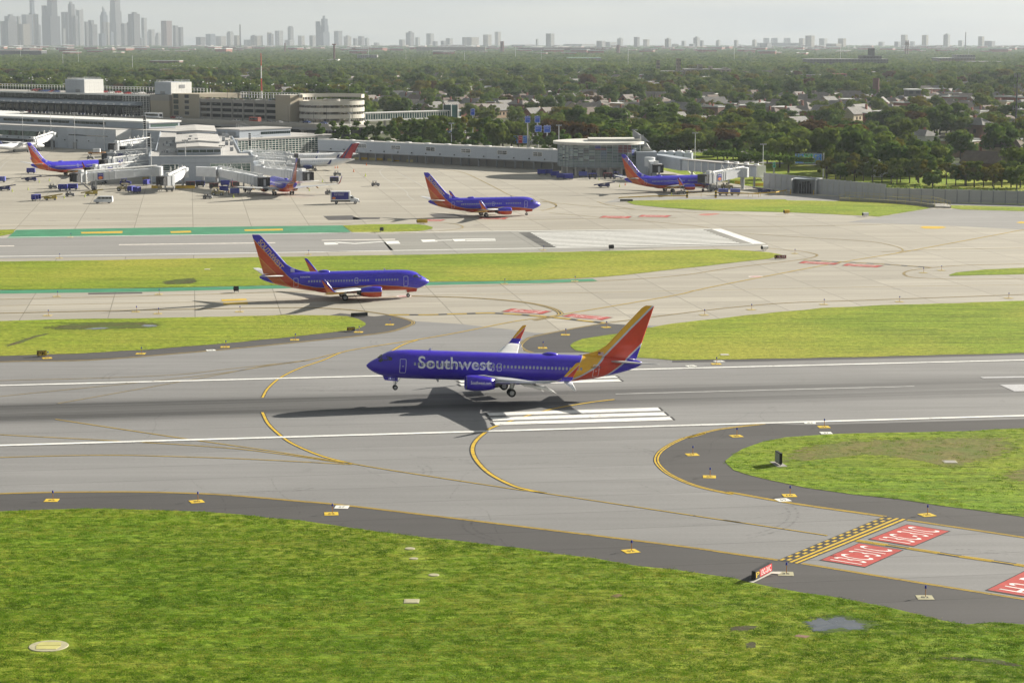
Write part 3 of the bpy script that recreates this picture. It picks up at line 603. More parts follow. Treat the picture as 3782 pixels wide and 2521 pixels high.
def tyre_parts(parent, c, r, w, mt, mr):
    mb = MB(); x, y, z = c; n = 20; prof = [(-w / 2, r * .62), (-w / 2, r * .86), (-w * .36, r * .97), (-w * .15, r), (w * .15, r), (w * .36, r * .97), (w / 2, r * .86), (w / 2, r * .62)]
    mb.loft([[(x + q * math.cos(2 * math.pi * i / n), y + p, z + q * math.sin(2 * math.pi * i / n)) for i in range(n)] for p, q in prof], cap=False)
    wl_ = mb.build('wheel', mt, parent, True, normals=True)
    mb = MB()
    for s in (-1, 1):
        mb.cyl((x, y + s * w * .1, z), (x, y + s * w * .42, z), r * .63, r * .52, 16); mb.cyl((x, y + s * w * .42, z), (x, y + s * w * .52, z), r * .22, r * .16, 10)
    mb.build('rim', mr, wl_)
def curve_fn(pts):                                       # pts sorted by x -> normalised signed height above the curve
    pts = sorted(pts)
    def f(x, z):
        if x <= pts[0][0]: a, b = pts[0], pts[1]
        elif x >= pts[-1][0]: a, b = pts[-2], pts[-1]
        else:
            for a, b in zip(pts[:-1], pts[1:]):
                if x <= b[0]: break
        m = (b[1] - a[1]) / (b[0] - a[0]); zc = a[1] + m * (x - a[0]); return (z - zc) / math.sqrt(1 + m * m)
    return f
def paint_mat(name, layers, base, rough=.28, var=.06):    # layers: (attribute, threshold, colour): colour where attribute < threshold
    t = NT(name); c = None; no = t.rng(t.noise(t.map(), 1.3, 5), .3, .7, 1 - var, 1 + var)
    cur = (*base, 1)
    for a, th, col in layers:
        cur = t.mix(t.math('LESS_THAN', t.attr(a), th), cur, col)
    n = t.n.new('ShaderNodeVectorMath'); n.operation = 'SCALE'; t._set(n.inputs[0], cur[:3] if isinstance(cur, tuple) else cur); t.l.new(no, n.inputs['Scale'])
    st = t.noise(t.map(scale=(.3, 1, 4)), 2.0, 4); t.bsdf.inputs['Coat Weight'].default_value = .25; t.bsdf.inputs['Coat Roughness'].default_value = .12
    return t.done(n.outputs[0], t.rng(st, .3, .7, rough - .05, rough + .12), .45)
BLUE = (.042, .028, .52); RED = (.50, .058, .018); ORG = (.52, .13, .03); GOLD = (.62, .38, .10); YEL = (.74, .40, .02); SIL = (.50, .52, .60); BLUE2 = (.042, .016, .48); RED2 = (.56, .045, .020)
MTYR = M('tyre_rubber', (.018, .018, .019), .85); MRIM = M('wheel_alloy', (.52, .53, .55), .4, metal=.3); MMET = M('bare_metal', (.55, .56, .58), .32, metal=.8); MDKM = M('dark_metal', (.10, .10, .105), .5, metal=.5)
MWNG = M('wing_grey', (.46, .47, .48), .4, .1, .8); MWIN = M('cabin_window', (.30, .32, .42), .25, .3, 3.0, spec=.6); MCKP = M('cockpit_glass', (.03, .035, .04), .08, spec=.8); MDRW = M('door_line', (.66, .68, .78), .5)
MSHD = M('window_shade', (.55, .56, .60), .5)
MGLD = M('gold_letter', (.66, .46, .20), .5, .05); MSLV = M('silver_letter', (.76, .77, .81), .45, .05)
def rrect(w, h, r, n=4):
    out = []
    for cx_, cy_, a0 in ((w / 2 - r, h / 2 - r, 0), (-w / 2 + r, h / 2 - r, 90), (-w / 2 + r, -h / 2 + r, 180), (w / 2 - r, -h / 2 + r, 270)):
        for k in range(n + 1): a = R(a0 + 90 * k / n); out.append((cx_ + r * math.cos(a), cy_ + r * math.sin(a)))
    return out
def skin_patch(mb, body, pts, sgn, eps, m=0):            # filled side-view outline laid on the skin
    P = [body.side(x, z, sgn, eps) for x, z in pts]; mb.add(P, [tuple(range(len(P)))] if sgn < 0 else [tuple(reversed(range(len(P))))], m)
def skin_ring(mb, body, x, z, w, h, r, t, sgn, eps, m=0):
    a = rrect(w, h, r, 5); b = rrect(w - 2 * t, h - 2 * t, max(r - t, .02), 5); n = len(a)
    def dn(q):
        out = []
        for i in range(n):
            p0, p1 = q[i], q[(i + 1) % n]; k = max(1, int(abs(p1[1] - p0[1]) / .25)); out += [(p0[0] + (p1[0] - p0[0]) * j / k, p0[1] + (p1[1] - p0[1]) * j / k) for j in range(k)]
        return out
    a, b = dn(a), dn(b)
    if len(a) != len(b): b = [(p[0] * (w - 2 * t) / w, p[1] * (h - 2 * t) / h) for p in a]
    n = len(a); P = [body.side(x + p[0], z + p[1], sgn, eps) for p in a + b]
    mb.add(P, [(i, (i + 1) % n, n + (i + 1) % n, n + i) for i in range(n)], m)
def skin_text(body, string, x0, z0, length, height, sgn, mat, name, parent, bold=.0, eps=.012):
    vs_, fs_, _ = text_geo(string, bold); bm = bmesh.new()
    # sgn -1: right-hand side of a nose-at-0 body viewed with nose to the right; text runs towards the nose there
    V = [bm.verts.new((a * length, 0, b * height)) for a, b in vs_]
    for f in fs_:
        try: bm.faces.new([V[i] for i in f])
        except ValueError: pass
    for k in range(1, 9):
        bmesh.ops.bisect_plane(bm, geom=bm.verts[:] + bm.edges[:] + bm.faces[:], plane_co=(0, 0, height * k / 9), plane_no=(0, 0, 1))
    me = bpy.data.meshes.new(name)
    for v in bm.verts:
        x = x0 + v.co.x if sgn < 0 else x0 + length - v.co.x
        v.co = body.side(x, z0 + v.co.z, sgn, eps)
    bm.to_mesh(me); bm.free(); me.materials.append(mat)
    o = bpy.data.objects.new(name, me); COL.objects.link(o); o.parent = parent; return o
# NOTE: body frame: nose at x = 0, tail at x = L, y = -1 is the aircraft's LEFT when nose points to -x ... sides handled by sgn
_WINM = None
def window_mesh():
    global _WINM
    if _WINM is None:
        mb = MB(); q = rrect(.30, .42, .13, 3); n = len(q); mb.add([(x, 0, z) for x, z in q] + [(x * .8, -.012, z * .85) for x, z in q], [tuple(range(n, 2 * n))] + [(i, (i + 1) % n, n + (i + 1) % n, n + i) for i in range(n)])
        o = mb.build('window', MWIN); _WINM = o.data; bpy.data.objects.remove(o)
    return _WINM
def add_windows(body, parent, xs, z, scale=1.0, shade=()):
    me = window_mesh()
    for sgn in (-1, 1):
        for k, x in enumerate(xs):
            p = body.side(x, z, sgn, .006); t, b, w = body.at(x); slope = math.asin(max(-1, min(1, (z - (t + b) / 2) / ((t - b) / 2))))
            m = Matrix.Translation(p) @ Matrix.Rotation(math.pi if sgn > 0 else 0, 4, 'Z') @ Matrix.Rotation(-slope, 4, 'X') @ Matrix.Scale(scale, 4)
            inst(me, 'window', parent, mat=m)
def engine(parent, name, x, y, z, mat, Ln=3.9, r=1.03, att=None, blade=MDKM):
    mb = MB(); n = 28; prof = [(.18, .80), (.06, .84), (0, .92), (.05, .97), (.25, 1.03), (.8, 1.09), (1.6, 1.10), (2.4, 1.05), (3.2, .94), (3.9, .80), (3.88, .76), (3.2, .70)]
    prof = [(p * Ln / 3.9, q * r / 1.05) for p, q in prof]
    mb.loft([[(x + p, y + q * math.cos(2 * math.pi * i / n), z + q * math.sin(2 * math.pi * i / n) * (1.0 if math.sin(2 * math.pi * i / n) > 0 else .94)) for i in range(n)] for p, q in prof], cap=False)
    if att: mb.att = att
    e = mb.build(name, mat, parent, True, normals=True)
    mb = MB(); k = 24; r0 = .85 * r / 1.05
    mb.loft([[(x + p, y + q * math.cos(2 * math.pi * i / k), z + q * math.sin(2 * math.pi * i / k)) for i in range(k)] for p, q in ((.1, .83 * r / 1.05), (0, .92 * r / 1.05), (.06, .98 * r / 1.05))], cap=False); mb.build('intake_lip', MMET, e, True, normals=True)
    mb = MB(); mb.cyl((x + .75, y, z), (x + .8, y, z), r0, r0, 24, 0)
    for i in range(18):
        a = 2 * math.pi * i / 18; ca, sa = math.cos(a), math.sin(a); mb.bar((x + .7, y + .2 * ca, z + .2 * sa), (x + .66, y + r0 * ca, z + r0 * sa), .03, .16, 1)
    mb.loft([[(x + p, y + q * math.cos(2 * math.pi * i / 12), z + q * math.sin(2 * math.pi * i / 12)) for i in range(12)] for p, q in ((.3, .02), (.45, .14), (.72, .27))]); mb.build('fan', [MDKM, MMET], e)
    mb = MB(); mb.loft([[(x + p, y + q * math.cos(2 * math.pi * i / 18), z + q * math.sin(2 * math.pi * i / 18)) for i in range(18)] for p, q in ((Ln - .8, .62 * r), (Ln + .1, .55 * r), (Ln + .7, .42 * r), (Ln + .72, .36 * r), (Ln + .3, .33 * r))], cap=True); mb.build('exhaust', MDKM, e, True, normals=True)
    return e
def gear(parent, name, x, y, ztop, r, wid, sep, mt=MTYR, z0=0.0, door=None):
    g = MB(); g.cyl((x, y, z0 + r), (x, y, ztop), .11, .14, 10); g.cyl((x, y - sep / 2, z0 + r), (x, y + sep / 2, z0 + r), .08, .08, 8); g.bar((x + .1, y, z0 + r + .5), (x + .9, y, ztop), .09, .09); g.bar((x - .12, y, z0 + r + .15), (x - .3, y, z0 + r + .75), .07, .05); g.bar((x - .3, y, z0 + r + .75), (x - .1, y, z0 + r + 1.1), .07, .05)
    o = g.build(name, MMET, parent)
    for s in (-1, 1): tyre_parts(o, (x, y + s * sep / 2, z0 + r), r, wid, mt, MRIM)
    return o
def airliner(name, L, wx, lat, fin, livery, gearz=0.0, flaps=False):
    """narrow-body twin; nose at x=0. lat: livery attribute dict {name: f(x,z)}"""
    fx1 = .9 if flaps else 0.0                              # wing bends up in flight
    root = empty(name); body = Body(fus_table(L)); mat, wlet, nac, nac_att = livery
    att = {k: (lambda f: (lambda v: f(v[0], v[2])))(f) for k, f in lat.items()}
    mb = fuselage_mb(body, L); mb.att = att; fus = mb.build('fuselage', mat, root, True)
    mb = MB(); wb = wx + .8                                # wing box fairing
    mb.loft([[(x, 2.02 * w * math.cos(t), 1.62 + .62 * h * math.sin(t)) for t in [2 * math.pi * i / 24 for i in range(24)]] for x, w, h in ((wb - 2.2, .3, .2), (wb - 1.4, .75, .62), (wb, .98, 1.0), (wb + 5, 1, 1.05), (wb + 7.5, .8, .75), (wb + 9.2, .3, .3))]); mb.att = att
    mb.build('wing_fairing', mat, root, True)
    # fin with dorsal fillet; built in height slices
    mb = MB(); rings = []
    zs = [5.0 + .15 * k for k in range(11)] + [6.7 + .4 * k for k in range(14)] + [12.05, 12.3, 12.42]
    le = [(5.0, 10.2), (5.2, 9.15), (5.55, 7.5), (6.0, 6.2), (6.7, 5.15), (12.2, .38), (12.42, -.1)]; te = [(5.0, .75), (12.4, -1.26)]
    for z in zs:
        a, b = interp(le, z)[0], interp(te, z)[0]; ch = a - b
        th = min(.42, .09 * ch) if z > 6.6 else .42 - .05 * (z - 5)
        n = 9; up = []
        for i in range(n + 1):
            u = (1 - math.cos(math.pi * i / n)) / 2; up.append((u, th * .5 * (4 * u * (1 - u)) ** .6 * (1.25 - .5 * u)))
        rings.append([(L - a + u * ch, y, z) for u, y in up] + [(L - a + u * ch, -y, z) for u, y in reversed(up[1:-1])])
    mb.loft(rings); mb.att = att; FIN = mb.build('tail_fin', mat, root, True, normals=True)
    for s in (-1, 1):
        mb = MB(); mb.loft(wing_rings([(.3, L - 5.0, 4.1, 4.55, .1), (7.15, L - .35, 1.15, 5.35, .09)], s)); mb.build('tailplane', MWNG, root, True, normals=True)
        mb = MB(); mb.loft(wing_rings([(.9, wx - .55, 8.0, 1.75, .13), (2.4, wx + .35, 6.6, 1.95, .13), (5.8, wx + 2.15, 4.75, 2.28, .12), (11.5, wx + 5.1, 3.1, 2.75 + fx1 * .4, .11), (16.8, wx + 7.85, 1.75, 3.3 + fx1, .10)], s, sub=4))
        W = mb.build('wing', MWNG, root, True, normals=True)
        mb = MB(); prof = [(16.8, wx + 7.85, 1.75, 3.3), (17.15, wx + 8.1, 1.55, 3.42), (17.42, wx + 8.4, 1.4, 3.7), (17.55, wx + 8.75, 1.2, 4.2), (17.68, wx + 9.35, .95, 5.0), (17.8, wx + 10.0, .6, 5.8), (17.82, wx + 10.3, .35, 5.95)]
        rg = []
        for k, (sp, xl, ch, z) in enumerate(prof):
            a = min(1, k / 2.5); rg.append([(xl + x, s * (sp - y * a), z + fx1 + y * (1 - a)) for x, y in foil(ch, .09)])
        mb.loft(rg); mb.att = {'WL': lambda v: (v[0] - wx - 7.9 - (v[2] - fx1 - 3.3) * .95), 'WZ': lambda v: v[2] - fx1 - 3.45}
        mb.build('winglet', wlet, W, True, normals=True)
        if flaps:                                           # split scimitar blade below the tip and extended flaps
            mb = MB(); mb.loft([[(xl + x, s * (sp + y), z + fx1 + y * .6) for x, y in foil(ch, .08)] for sp, xl, ch, z in ((17.0, wx + 8.6, 1.2, 3.35), (17.35, wx + 9.4, .7, 2.75), (17.6, wx + 10.1, .25, 2.2))]); mb.build('lower_winglet', MSLV, W, True, normals=True)
            for j, (ya, yb, xa, xb, za, zb, ch) in enumerate(((2.4, 5.5, wx + 6.7, wx + 6.75, 1.75, 2.05, 1.5), (6.1, 11.0, wx + 6.75, wx + 7.75, 2.1, 2.55, 1.25))):
                mb = MB(); mb.loft([[(x0 + q * .82 + p * .3, s * yy, zz - q * .55 + p) for q, p in foil(ch, .12)] for yy, x0, zz in ((ya, xa, za), (yb, xb, zb))]); mb.build('flap', MWNG, W, True, normals=True)
            mb = MB(); mb.loft([[(x0 - .45 + q * .9, s * yy, zz - .25 + q * .35 + p) for q, p in foil(.75, .12)] for yy, x0, zz in ((6.2, wx + 2.3, 2.3), (16.2, wx + 7.45, 3.2 + fx1 * .9))]); mb.build('slat', MMET, W, True, normals=True)
        for j, (yy, xx, zz) in enumerate(((3.6, wx + 5.6, 1.75), (7.6, wx + 5.2, 2.15), (10.4, wx + 6.3, 2.4))):
            mb = MB(); dr = .75 if flaps else .2
            mb.loft([[(xx + p, s * yy + q * .2 * math.cos(t), zz - d + q * .24 * math.sin(t)) for t in [2 * math.pi * i / 10 for i in range(10)]] for p, q, d in ((0, .1, 0), (.5, .9, .05), (1.4, 1, .12), (2.4, .6, .12 + dr * .5), (3.1, .08, .12 + dr))]); mb.build('flap_fairing', MWNG if flaps else mat, W, True)
            if not flaps: W.children[-1].data.attributes.new('A', 'FLOAT', 'POINT').data.foreach_set('value', [-.5] * len(W.children[-1].data.vertices))
        e = engine(root, 'engine', wx - 1.85, s * 4.83, 1.72, nac, att=nac_att)
        mb = MB(); mb.loft([[(x, s * 4.83 + w * c, z) for c, z in ((-1, zb), (1, zb), (1, zt), (-1, zt))] for x, w, zb, zt in ((wx - .6, .06, 2.55, 2.75), (wx + .6, .16, 2.3, 2.85), (wx + 2.6, .2, 1.9, 2.5), (wx + 4.2, .06, 1.95, 2.2))]); mb.build('pylon', MWNG, e)
        g = gear(root, 'main_gear', wx + 4.85, s * 2.86, 2.1, .56, .40, .86, z0=gearz)
        if s: mb = MB(); mb.box(wx + 4.6, wx + 5.2, s * 2.86 + s * .05 - .02, s * 2.86 + s * .05 + .02, gearz + 1.15, 1.95); mb.build('gear_door', MWNG, g)
    g = gear(root, 'nose_gear', 4.05, 0, 1.7, .345, .2, .42, z0=gearz)
    mb = MB()
    for s in (-1, 1): mb.add([(2.35, s * .38, 1.62), (4.3, s * .38, 1.46), (4.3, s * .5, .98), (2.5, s * .5, 1.1)], [(0, 1, 2, 3)]); mb.add([(2.35, s * .35, 1.62), (4.3, s * .35, 1.46), (4.3, s * .47, .98), (2.5, s * .47, 1.1)], [(3, 2, 1, 0)])
    mb.att = {'A': (lambda v: 9) if flaps else (lambda v: -.5), 'B': lambda v: 9, 'C': lambda v: 9}; mb.build('gear_door', mat, g)
    # cockpit glazing
    for s in (-1, 1):
        for q in (((1.45, 3.74), (2.0, 4.27), (2.1, 3.86), (1.72, 3.58)), ((2.08, 4.34), (2.66, 4.46), (2.68, 3.92), (2.16, 3.84)), ((2.74, 4.45), (3.25, 4.28), (3.2, 3.96), (2.75, 3.92))):
            mb = MB(); skin_patch(mb, body, q, s, .06); mb.build('cockpit_window', MCKP, fus)
        mb = MB(); t1, b1, w1 = body.at(1.5); mb.add([(1.42, 0, 4.06), (1.5, s * .5, 3.99), (2.02, s * .52, 4.46), (1.98, 0, 4.52)], [(0, 1, 2, 3) if s > 0 else (3, 2, 1, 0)]); mb.build('cockpit_window', MCKP, fus)
    for s in (-1, 1):
        doors = [(4.7, 3.25, .86, 1.9), (L - 6.7, 3.35, .86, 1.75)] + ([(wx + 2.5, 3.55, .62, 1.05)] if L < 35 else [(wx + 2.2, 3.5, .62, 1.05), (wx + 3.2, 3.5, .62, 1.05)])
        for (x, z, w, h) in doors:
            mb = MB(); skin_ring(mb, body, x, z, w, h, .16, .055, s, .014); mb.box
            d_ = mb.build('door', MDRW, fus)
            mb = MB(); skin_patch(mb, body, [(x - .13, z - .04), (x + .13, z - .04), (x + .13, z + .02), (x - .13, z + .02)], s, .016); mb.build('handle', MDRW, d_)
    xs = [6.3 + .508 * k for k in range(int((L - 14.6) / .508))]
    xs = [x for x in xs if not (wx - 1.0 < x < wx - .2)]
    add_windows(body, fus, xs, 3.62)
    xd = L - 12.2 if L < 35 else L - 13.0
    mb = MB(); mb.loft([[(xd + p, .55 * q * math.cos(t), 5.2 + .34 * q * max(0, math.sin(t))) for t in [2 * math.pi * i / 16 for i in range(16)]] for p, q in ((-1.1, .1), (-.8, .6), (-.3, .98), (.3, 1), (.9, .75), (1.2, .1))]); mb.att = att; mb.build('radome', mat, root, True)
    mb = MB(); mb.loft([[(8.2 + .3 * h + c, d, 5.2 + .42 * h) for c, d in ((0, 0), (.22 - .1 * h, .03), (.42 - .2 * h, 0), (.22 - .1 * h, -.03))] for h in (0, 1)]); mb.build('antenna', MWHT, root)
    mb = MB(); mb.loft([[(9.5 + .25 * h + c, d, 1.4 - .42 * h) for c, d in ((0, 0), (.22 - .1 * h, .03), (.42 - .2 * h, 0), (.22 - .1 * h, -.03))] for h in (0, 1)]); mb.build('antenna', MWHT, root)
    return root, body, FIN, fus
# ---- the older livery, read off the side view of the taxiing jet
L7, WX7 = 32.18, 11.6
def lv(cx, cy): return ((2190 - cx) / 61.2, (820 + (1942 - cx) * .0145 - cy) / 61.2)
C1 = curve_fn([lv(*p) for p in ((100, 75), (155, 135), (330, 330), (430, 440), (540, 560), (620, 625), (700, 660), (850, 690), (1000, 697), (1200, 690), (1400, 670), (1550, 665), (1800, 680), (2000, 705), (2075, 722), (2190, 770))])
C2 = curve_fn([lv(*p) for p in ((90, 210), (215, 340), (300, 430), (430, 560), (500, 640), (600, 712), (650, 760), (720, 900), (760, 1200))])
C3 = curve_fn([lv(*p) for p in ((150, 400), (200, 470), (262, 528), (330, 595), (390, 652), (420, 690), (460, 800), (480, 1000))])
MLIV7 = paint_mat('classic_livery', [('A', .045, GOLD), ('A', -.045, RED), ('B', .035, GOLD), ('B', -.035, ORG), ('C', .03, GOLD), ('C', -.03, BLUE)], BLUE)
MWL7 = paint_mat('classic_winglet', [('WL', .62, RED), ('WL', .35, BLUE)], ORG)
MNC7 = paint_mat('classic_nacelle', [('NZ', .04, GOLD), ('NZ', -.04, RED)], BLUE)
root7, body7, FIN7, FUS7 = airliner('taxiing_jet', L7, WX7, {'A': C1, 'B': C2, 'C': C3}, None, (MLIV7, MWL7, MNC7, {'NZ': lambda v: v[2] - 1.78}))
for s in (-1, 1):                                         # gold lettering down the fin's leading band
    mb = MB(); a = Vector((*lv(203, 172), 0)); b = Vector((*lv(458, 492), 0)); u = (b - a); n = Vector((u.y, -u.x, 0)).normalized(); n = -n if n.x > 0 else n
    o3 = lambda p, k: Vector((p.x, s * (.30 if k else .30), p.y))
    base = a; up = n * .98
    if s > 0:                                             # the side seen when the nose points right: reads from the tip down
        text_on(mb, 'SOUTHWEST', (base.x, 0, base.y), (u.x, 0, u.y), (up.x, 0, up.y), .012, fn=lambda p: Vector((p.x, .0, p.z)))
    else:
        q = b + up; text_on(mb, 'SOUTHWEST', (q.x, 0, q.y), (-u.x, 0, -u.y), (-up.x, 0, -up.y), .012, fn=lambda p: Vector((p.x, .0, p.z)))
    le = [(5.0, 10.2), (5.2, 9.15), (5.55, 7.5), (6.0, 6.2), (6.7, 5.15), (12.2, .38), (12.42, -.1)]; te = [(5.0, .75), (12.4, -1.26)]
    def fy(x, z):
        a_, b_ = interp(le, z)[0], interp(te, z)[0]; ch = a_ - b_; u_ = max(.02, min(.98, (x - (L7 - a_)) / ch)); th = min(.42, .09 * ch) if z > 6.6 else .42 - .05 * (z - 5)
        return th * .5 * (4 * u_ * (1 - u_)) ** .6 * (1.25 - .5 * u_) + .03
    mb.v = [(x, s * fy(x, z), z) for x, y, z in mb.v]
    mb.build('lettering', MGLD, FIN7)
    mb = MB(); fx, fz = lv(595, 497)
    for k in range(5): mb.add([(fx - .45, s * .30, fz - .35 + .15 * k), (fx + .3, s * .30, fz - .35 + .15 * k), (fx + .3, s * .30, fz - .27 + .15 * k), (fx - .45, s * .30, fz - .27 + .15 * k)], [(0, 1, 2, 3)])
    mb.build('flag', MWHT, FIN7)
GROUP7 = None
def place7(root, nose_px, main_px, label):               # wheels stand on the ground points seen at these pixels
    a, b = Z(*nose_px), Z(*main_px); d = (a - b); ang = math.atan2(-d.y, -d.x)      # body +x points from nose to tail
    mid = b; off = Matrix.Rotation(ang, 3, 'Z') @ Vector((WX7 + 4.85, 0, 0))
    root.location = (mid.x - off.x, mid.y - off.y, 0.0); root.rotation_euler = (0, 0, ang)
    tag(root, label, 'airplane')
place7(root7, (1511, 1096.5), (1268, 1102), 'blue and red jet taxiing on the pale taxiway beside the narrow lawn')
regs = {}
def other7(label, nose, main, name):
    r = copy_tree(root7); r.name = name; place7(r, nose, main, label); return r
P3 = other7('blue and red jet crossing the apron beside the red painted panels', (1943, 795), (1786, 798.5), 'taxiing_jet')
P4 = other7('blue and red jet parked at the gate beside the curved glass building', S('d', 1660, 741), S('d', 1228, 754), 'parked_jet')
P5 = other7('blue and red jet parked nose-in behind the white boarding bridges', (397, 641), (258, 648), 'parked_jet')
P6 = other7('blue and orange jet at its gate with its tail cone towards the runways', (1005, 709), (1046, 719.5), 'parked_jet')
skin_text(body7, 'N764SW', L7 - 9.4, 4.28, 1.85, .26, 1, MSLV, 'registration', root7)
skin_text(body7, 'N955WN', L7 - 9.4, 4.28, 1.85, .26, 1, MSLV, 'registration', P3)
# ---- the landing jet in the newer livery
L8, WX8 = 38.02, 14.6
def nv(cx, cy): return ((cx - 95) / 52.7, 5.25 - (cy - (423 + (cx - 400) * .0235)) / 52.7)
K1 = curve_fn([nv(*p) for p in ((1380, 668), (1450, 640), (1540, 590), (1620, 500), (1668, 432), (1720, 300), (1760, 100))])
K2 = curve_fn([nv(*p) for p in ((1480, 668), (1560, 632), (1640, 590), (1740, 528), (1830, 440), (2000, 252), (2150, 95), (2200, 40))])
K3 = curve_fn([nv(*p) for p in ((1700, 662), (1760, 630), (1840, 590), (1960, 500), (2095, 362), (2160, 290))])
t_ = NT('bold_livery'); A_, B_, C_ = t_.attr('A'), t_.attr('B'), t_.attr('C'); no_ = t_.rng(t_.noise(t_.map(), 1.3, 5), .3, .7, .94, 1.06)
cur = (*BLUE2, 1)
def below(x, th): return t_.math('LESS_THAN', x, th)
cur = t_.mix(below(A_, .07), (*BLUE2, 1), SIL); cur = t_.mix(below(A_, -.02), cur, YEL); cur = t_.mix(below(B_, .15), cur, SIL); cur = t_.mix(below(B_, -.1), cur, RED2); cur = t_.mix(below(C_, .12), cur, SIL); cur = t_.mix(below(C_, -.08), cur, BLUE2)
n_ = t_.n.new('ShaderNodeVectorMath'); n_.operation = 'SCALE'; t_._set(n_.inputs[0], cur); t_.l.new(no_, n_.inputs['Scale']); t_.bsdf.inputs['Coat Weight'].default_value = .3; t_.bsdf.inputs['Coat Roughness'].default_value = .1
MLIV8 = t_.done(n_.outputs[0], .3, .45)
MWL8 = paint_mat('bold_winglet', [('WL', .55, RED2), ('WL', .42, SIL), ('WL', .34, YEL), ('WZ', .55, BLUE2)], RED2); MNC8 = paint_mat('bold_nacelle', [], BLUE2)
# side-view sign: colour aft of the curve lies below it (smaller height for larger x)
root8, body8, FIN8, FUS8 = airliner('landing_jet', L8, WX8, {'A': K1, 'B': K2, 'C': K3}, None, (MLIV8, MWL8, MNC8, None), gearz=-.28, flaps=True)
tag(root8, 'deep blue jet with red and yellow tail landing on the dark rubber streaks', 'airplane')
for s in (-1, 1):
    x0 = 6.74 if s < 0 else 6.74
    skin_text(body8, 'Southwest', x0, 3.02, 10.06, 1.62, s, MSLV, 'lettering', FUS8, bold=.014, eps=.016)
    skin_text(body8, 'N8654B', 30.55, 3.72, 1.45, .26, s, M('dark_letter', (.05, .05, .1), .5), 'registration', FUS8, eps=.016)
    mb = MB(); fx, fz = nv(1787, 438); mb.box(fx - .38, fx + .38, s * .36 - .01, s * .36 + .01, fz - .22, fz + .22, 0); mb.box(fx - .38, fx - .05, s * .365 - .012, s * .365 + .012, fz, fz + .22, 1)
    for k in range(4): mb.box(fx - .38, fx + .38, s * .365 - .012, s * .365 + .012, fz - .2 + .11 * k, fz - .15 + .11 * k, 2)
    mb.build('flag', [MWHT, BLUE and M('flag_blue', (.03, .04, .2), .5), M('flag_red', (.4, .03, .03), .5)], FIN8)
for e in [o for o in root8.children if o.name.startswith('engine')]:
    yc = 4.83 if e.data.vertices[0].co.y > 0 else -4.83; s = 1 if yc > 0 else -1
    mb = MB(); x0 = WX8 - 1.85 + .55; vs_, fs_, _ = text_geo('Southwest.com', .01); pts = []
    for a, b in vs_:
        x = x0 + a * 2.75 if s < 0 else x0 + 2.75 - a * 2.75; z = .02 + b * .42; pts.append((x, yc + s * (math.sqrt(max(0, 1.1 ** 2 - z * z)) + .012), 1.72 + z))
    mb.add(pts, fs_); mb.build('lettering', MSLV, e)
    mb = MB()
# place: nose and main wheels solved from the photograph and the shadow
root8.matrix_basis = Matrix.Translation((-19.72, 272.9, 2.386)) @ Matrix.Rotation(.1892, 4, 'Z') @ Matrix.Rotation(.0608, 4, 'Y')
mb = MB(); 
for dy in (-.45, .45): mb.cyl((3.3, dy, 1.3), (3.25, dy, 1.3), .05, .05, 8)
mb.build('landing_light', M('lamp_glass', (.9, .9, .85), .2, emit=2.0), root8)
mb = MB(); vs_, fs_, _ = text_geo('8654', .01); mb.add([(3.0 + a * .85, -.505 - .08 * (0 if b else 0), 1.18 + b * .2) for a, b in vs_], fs_); mb.build('lettering', MSLV, root8)
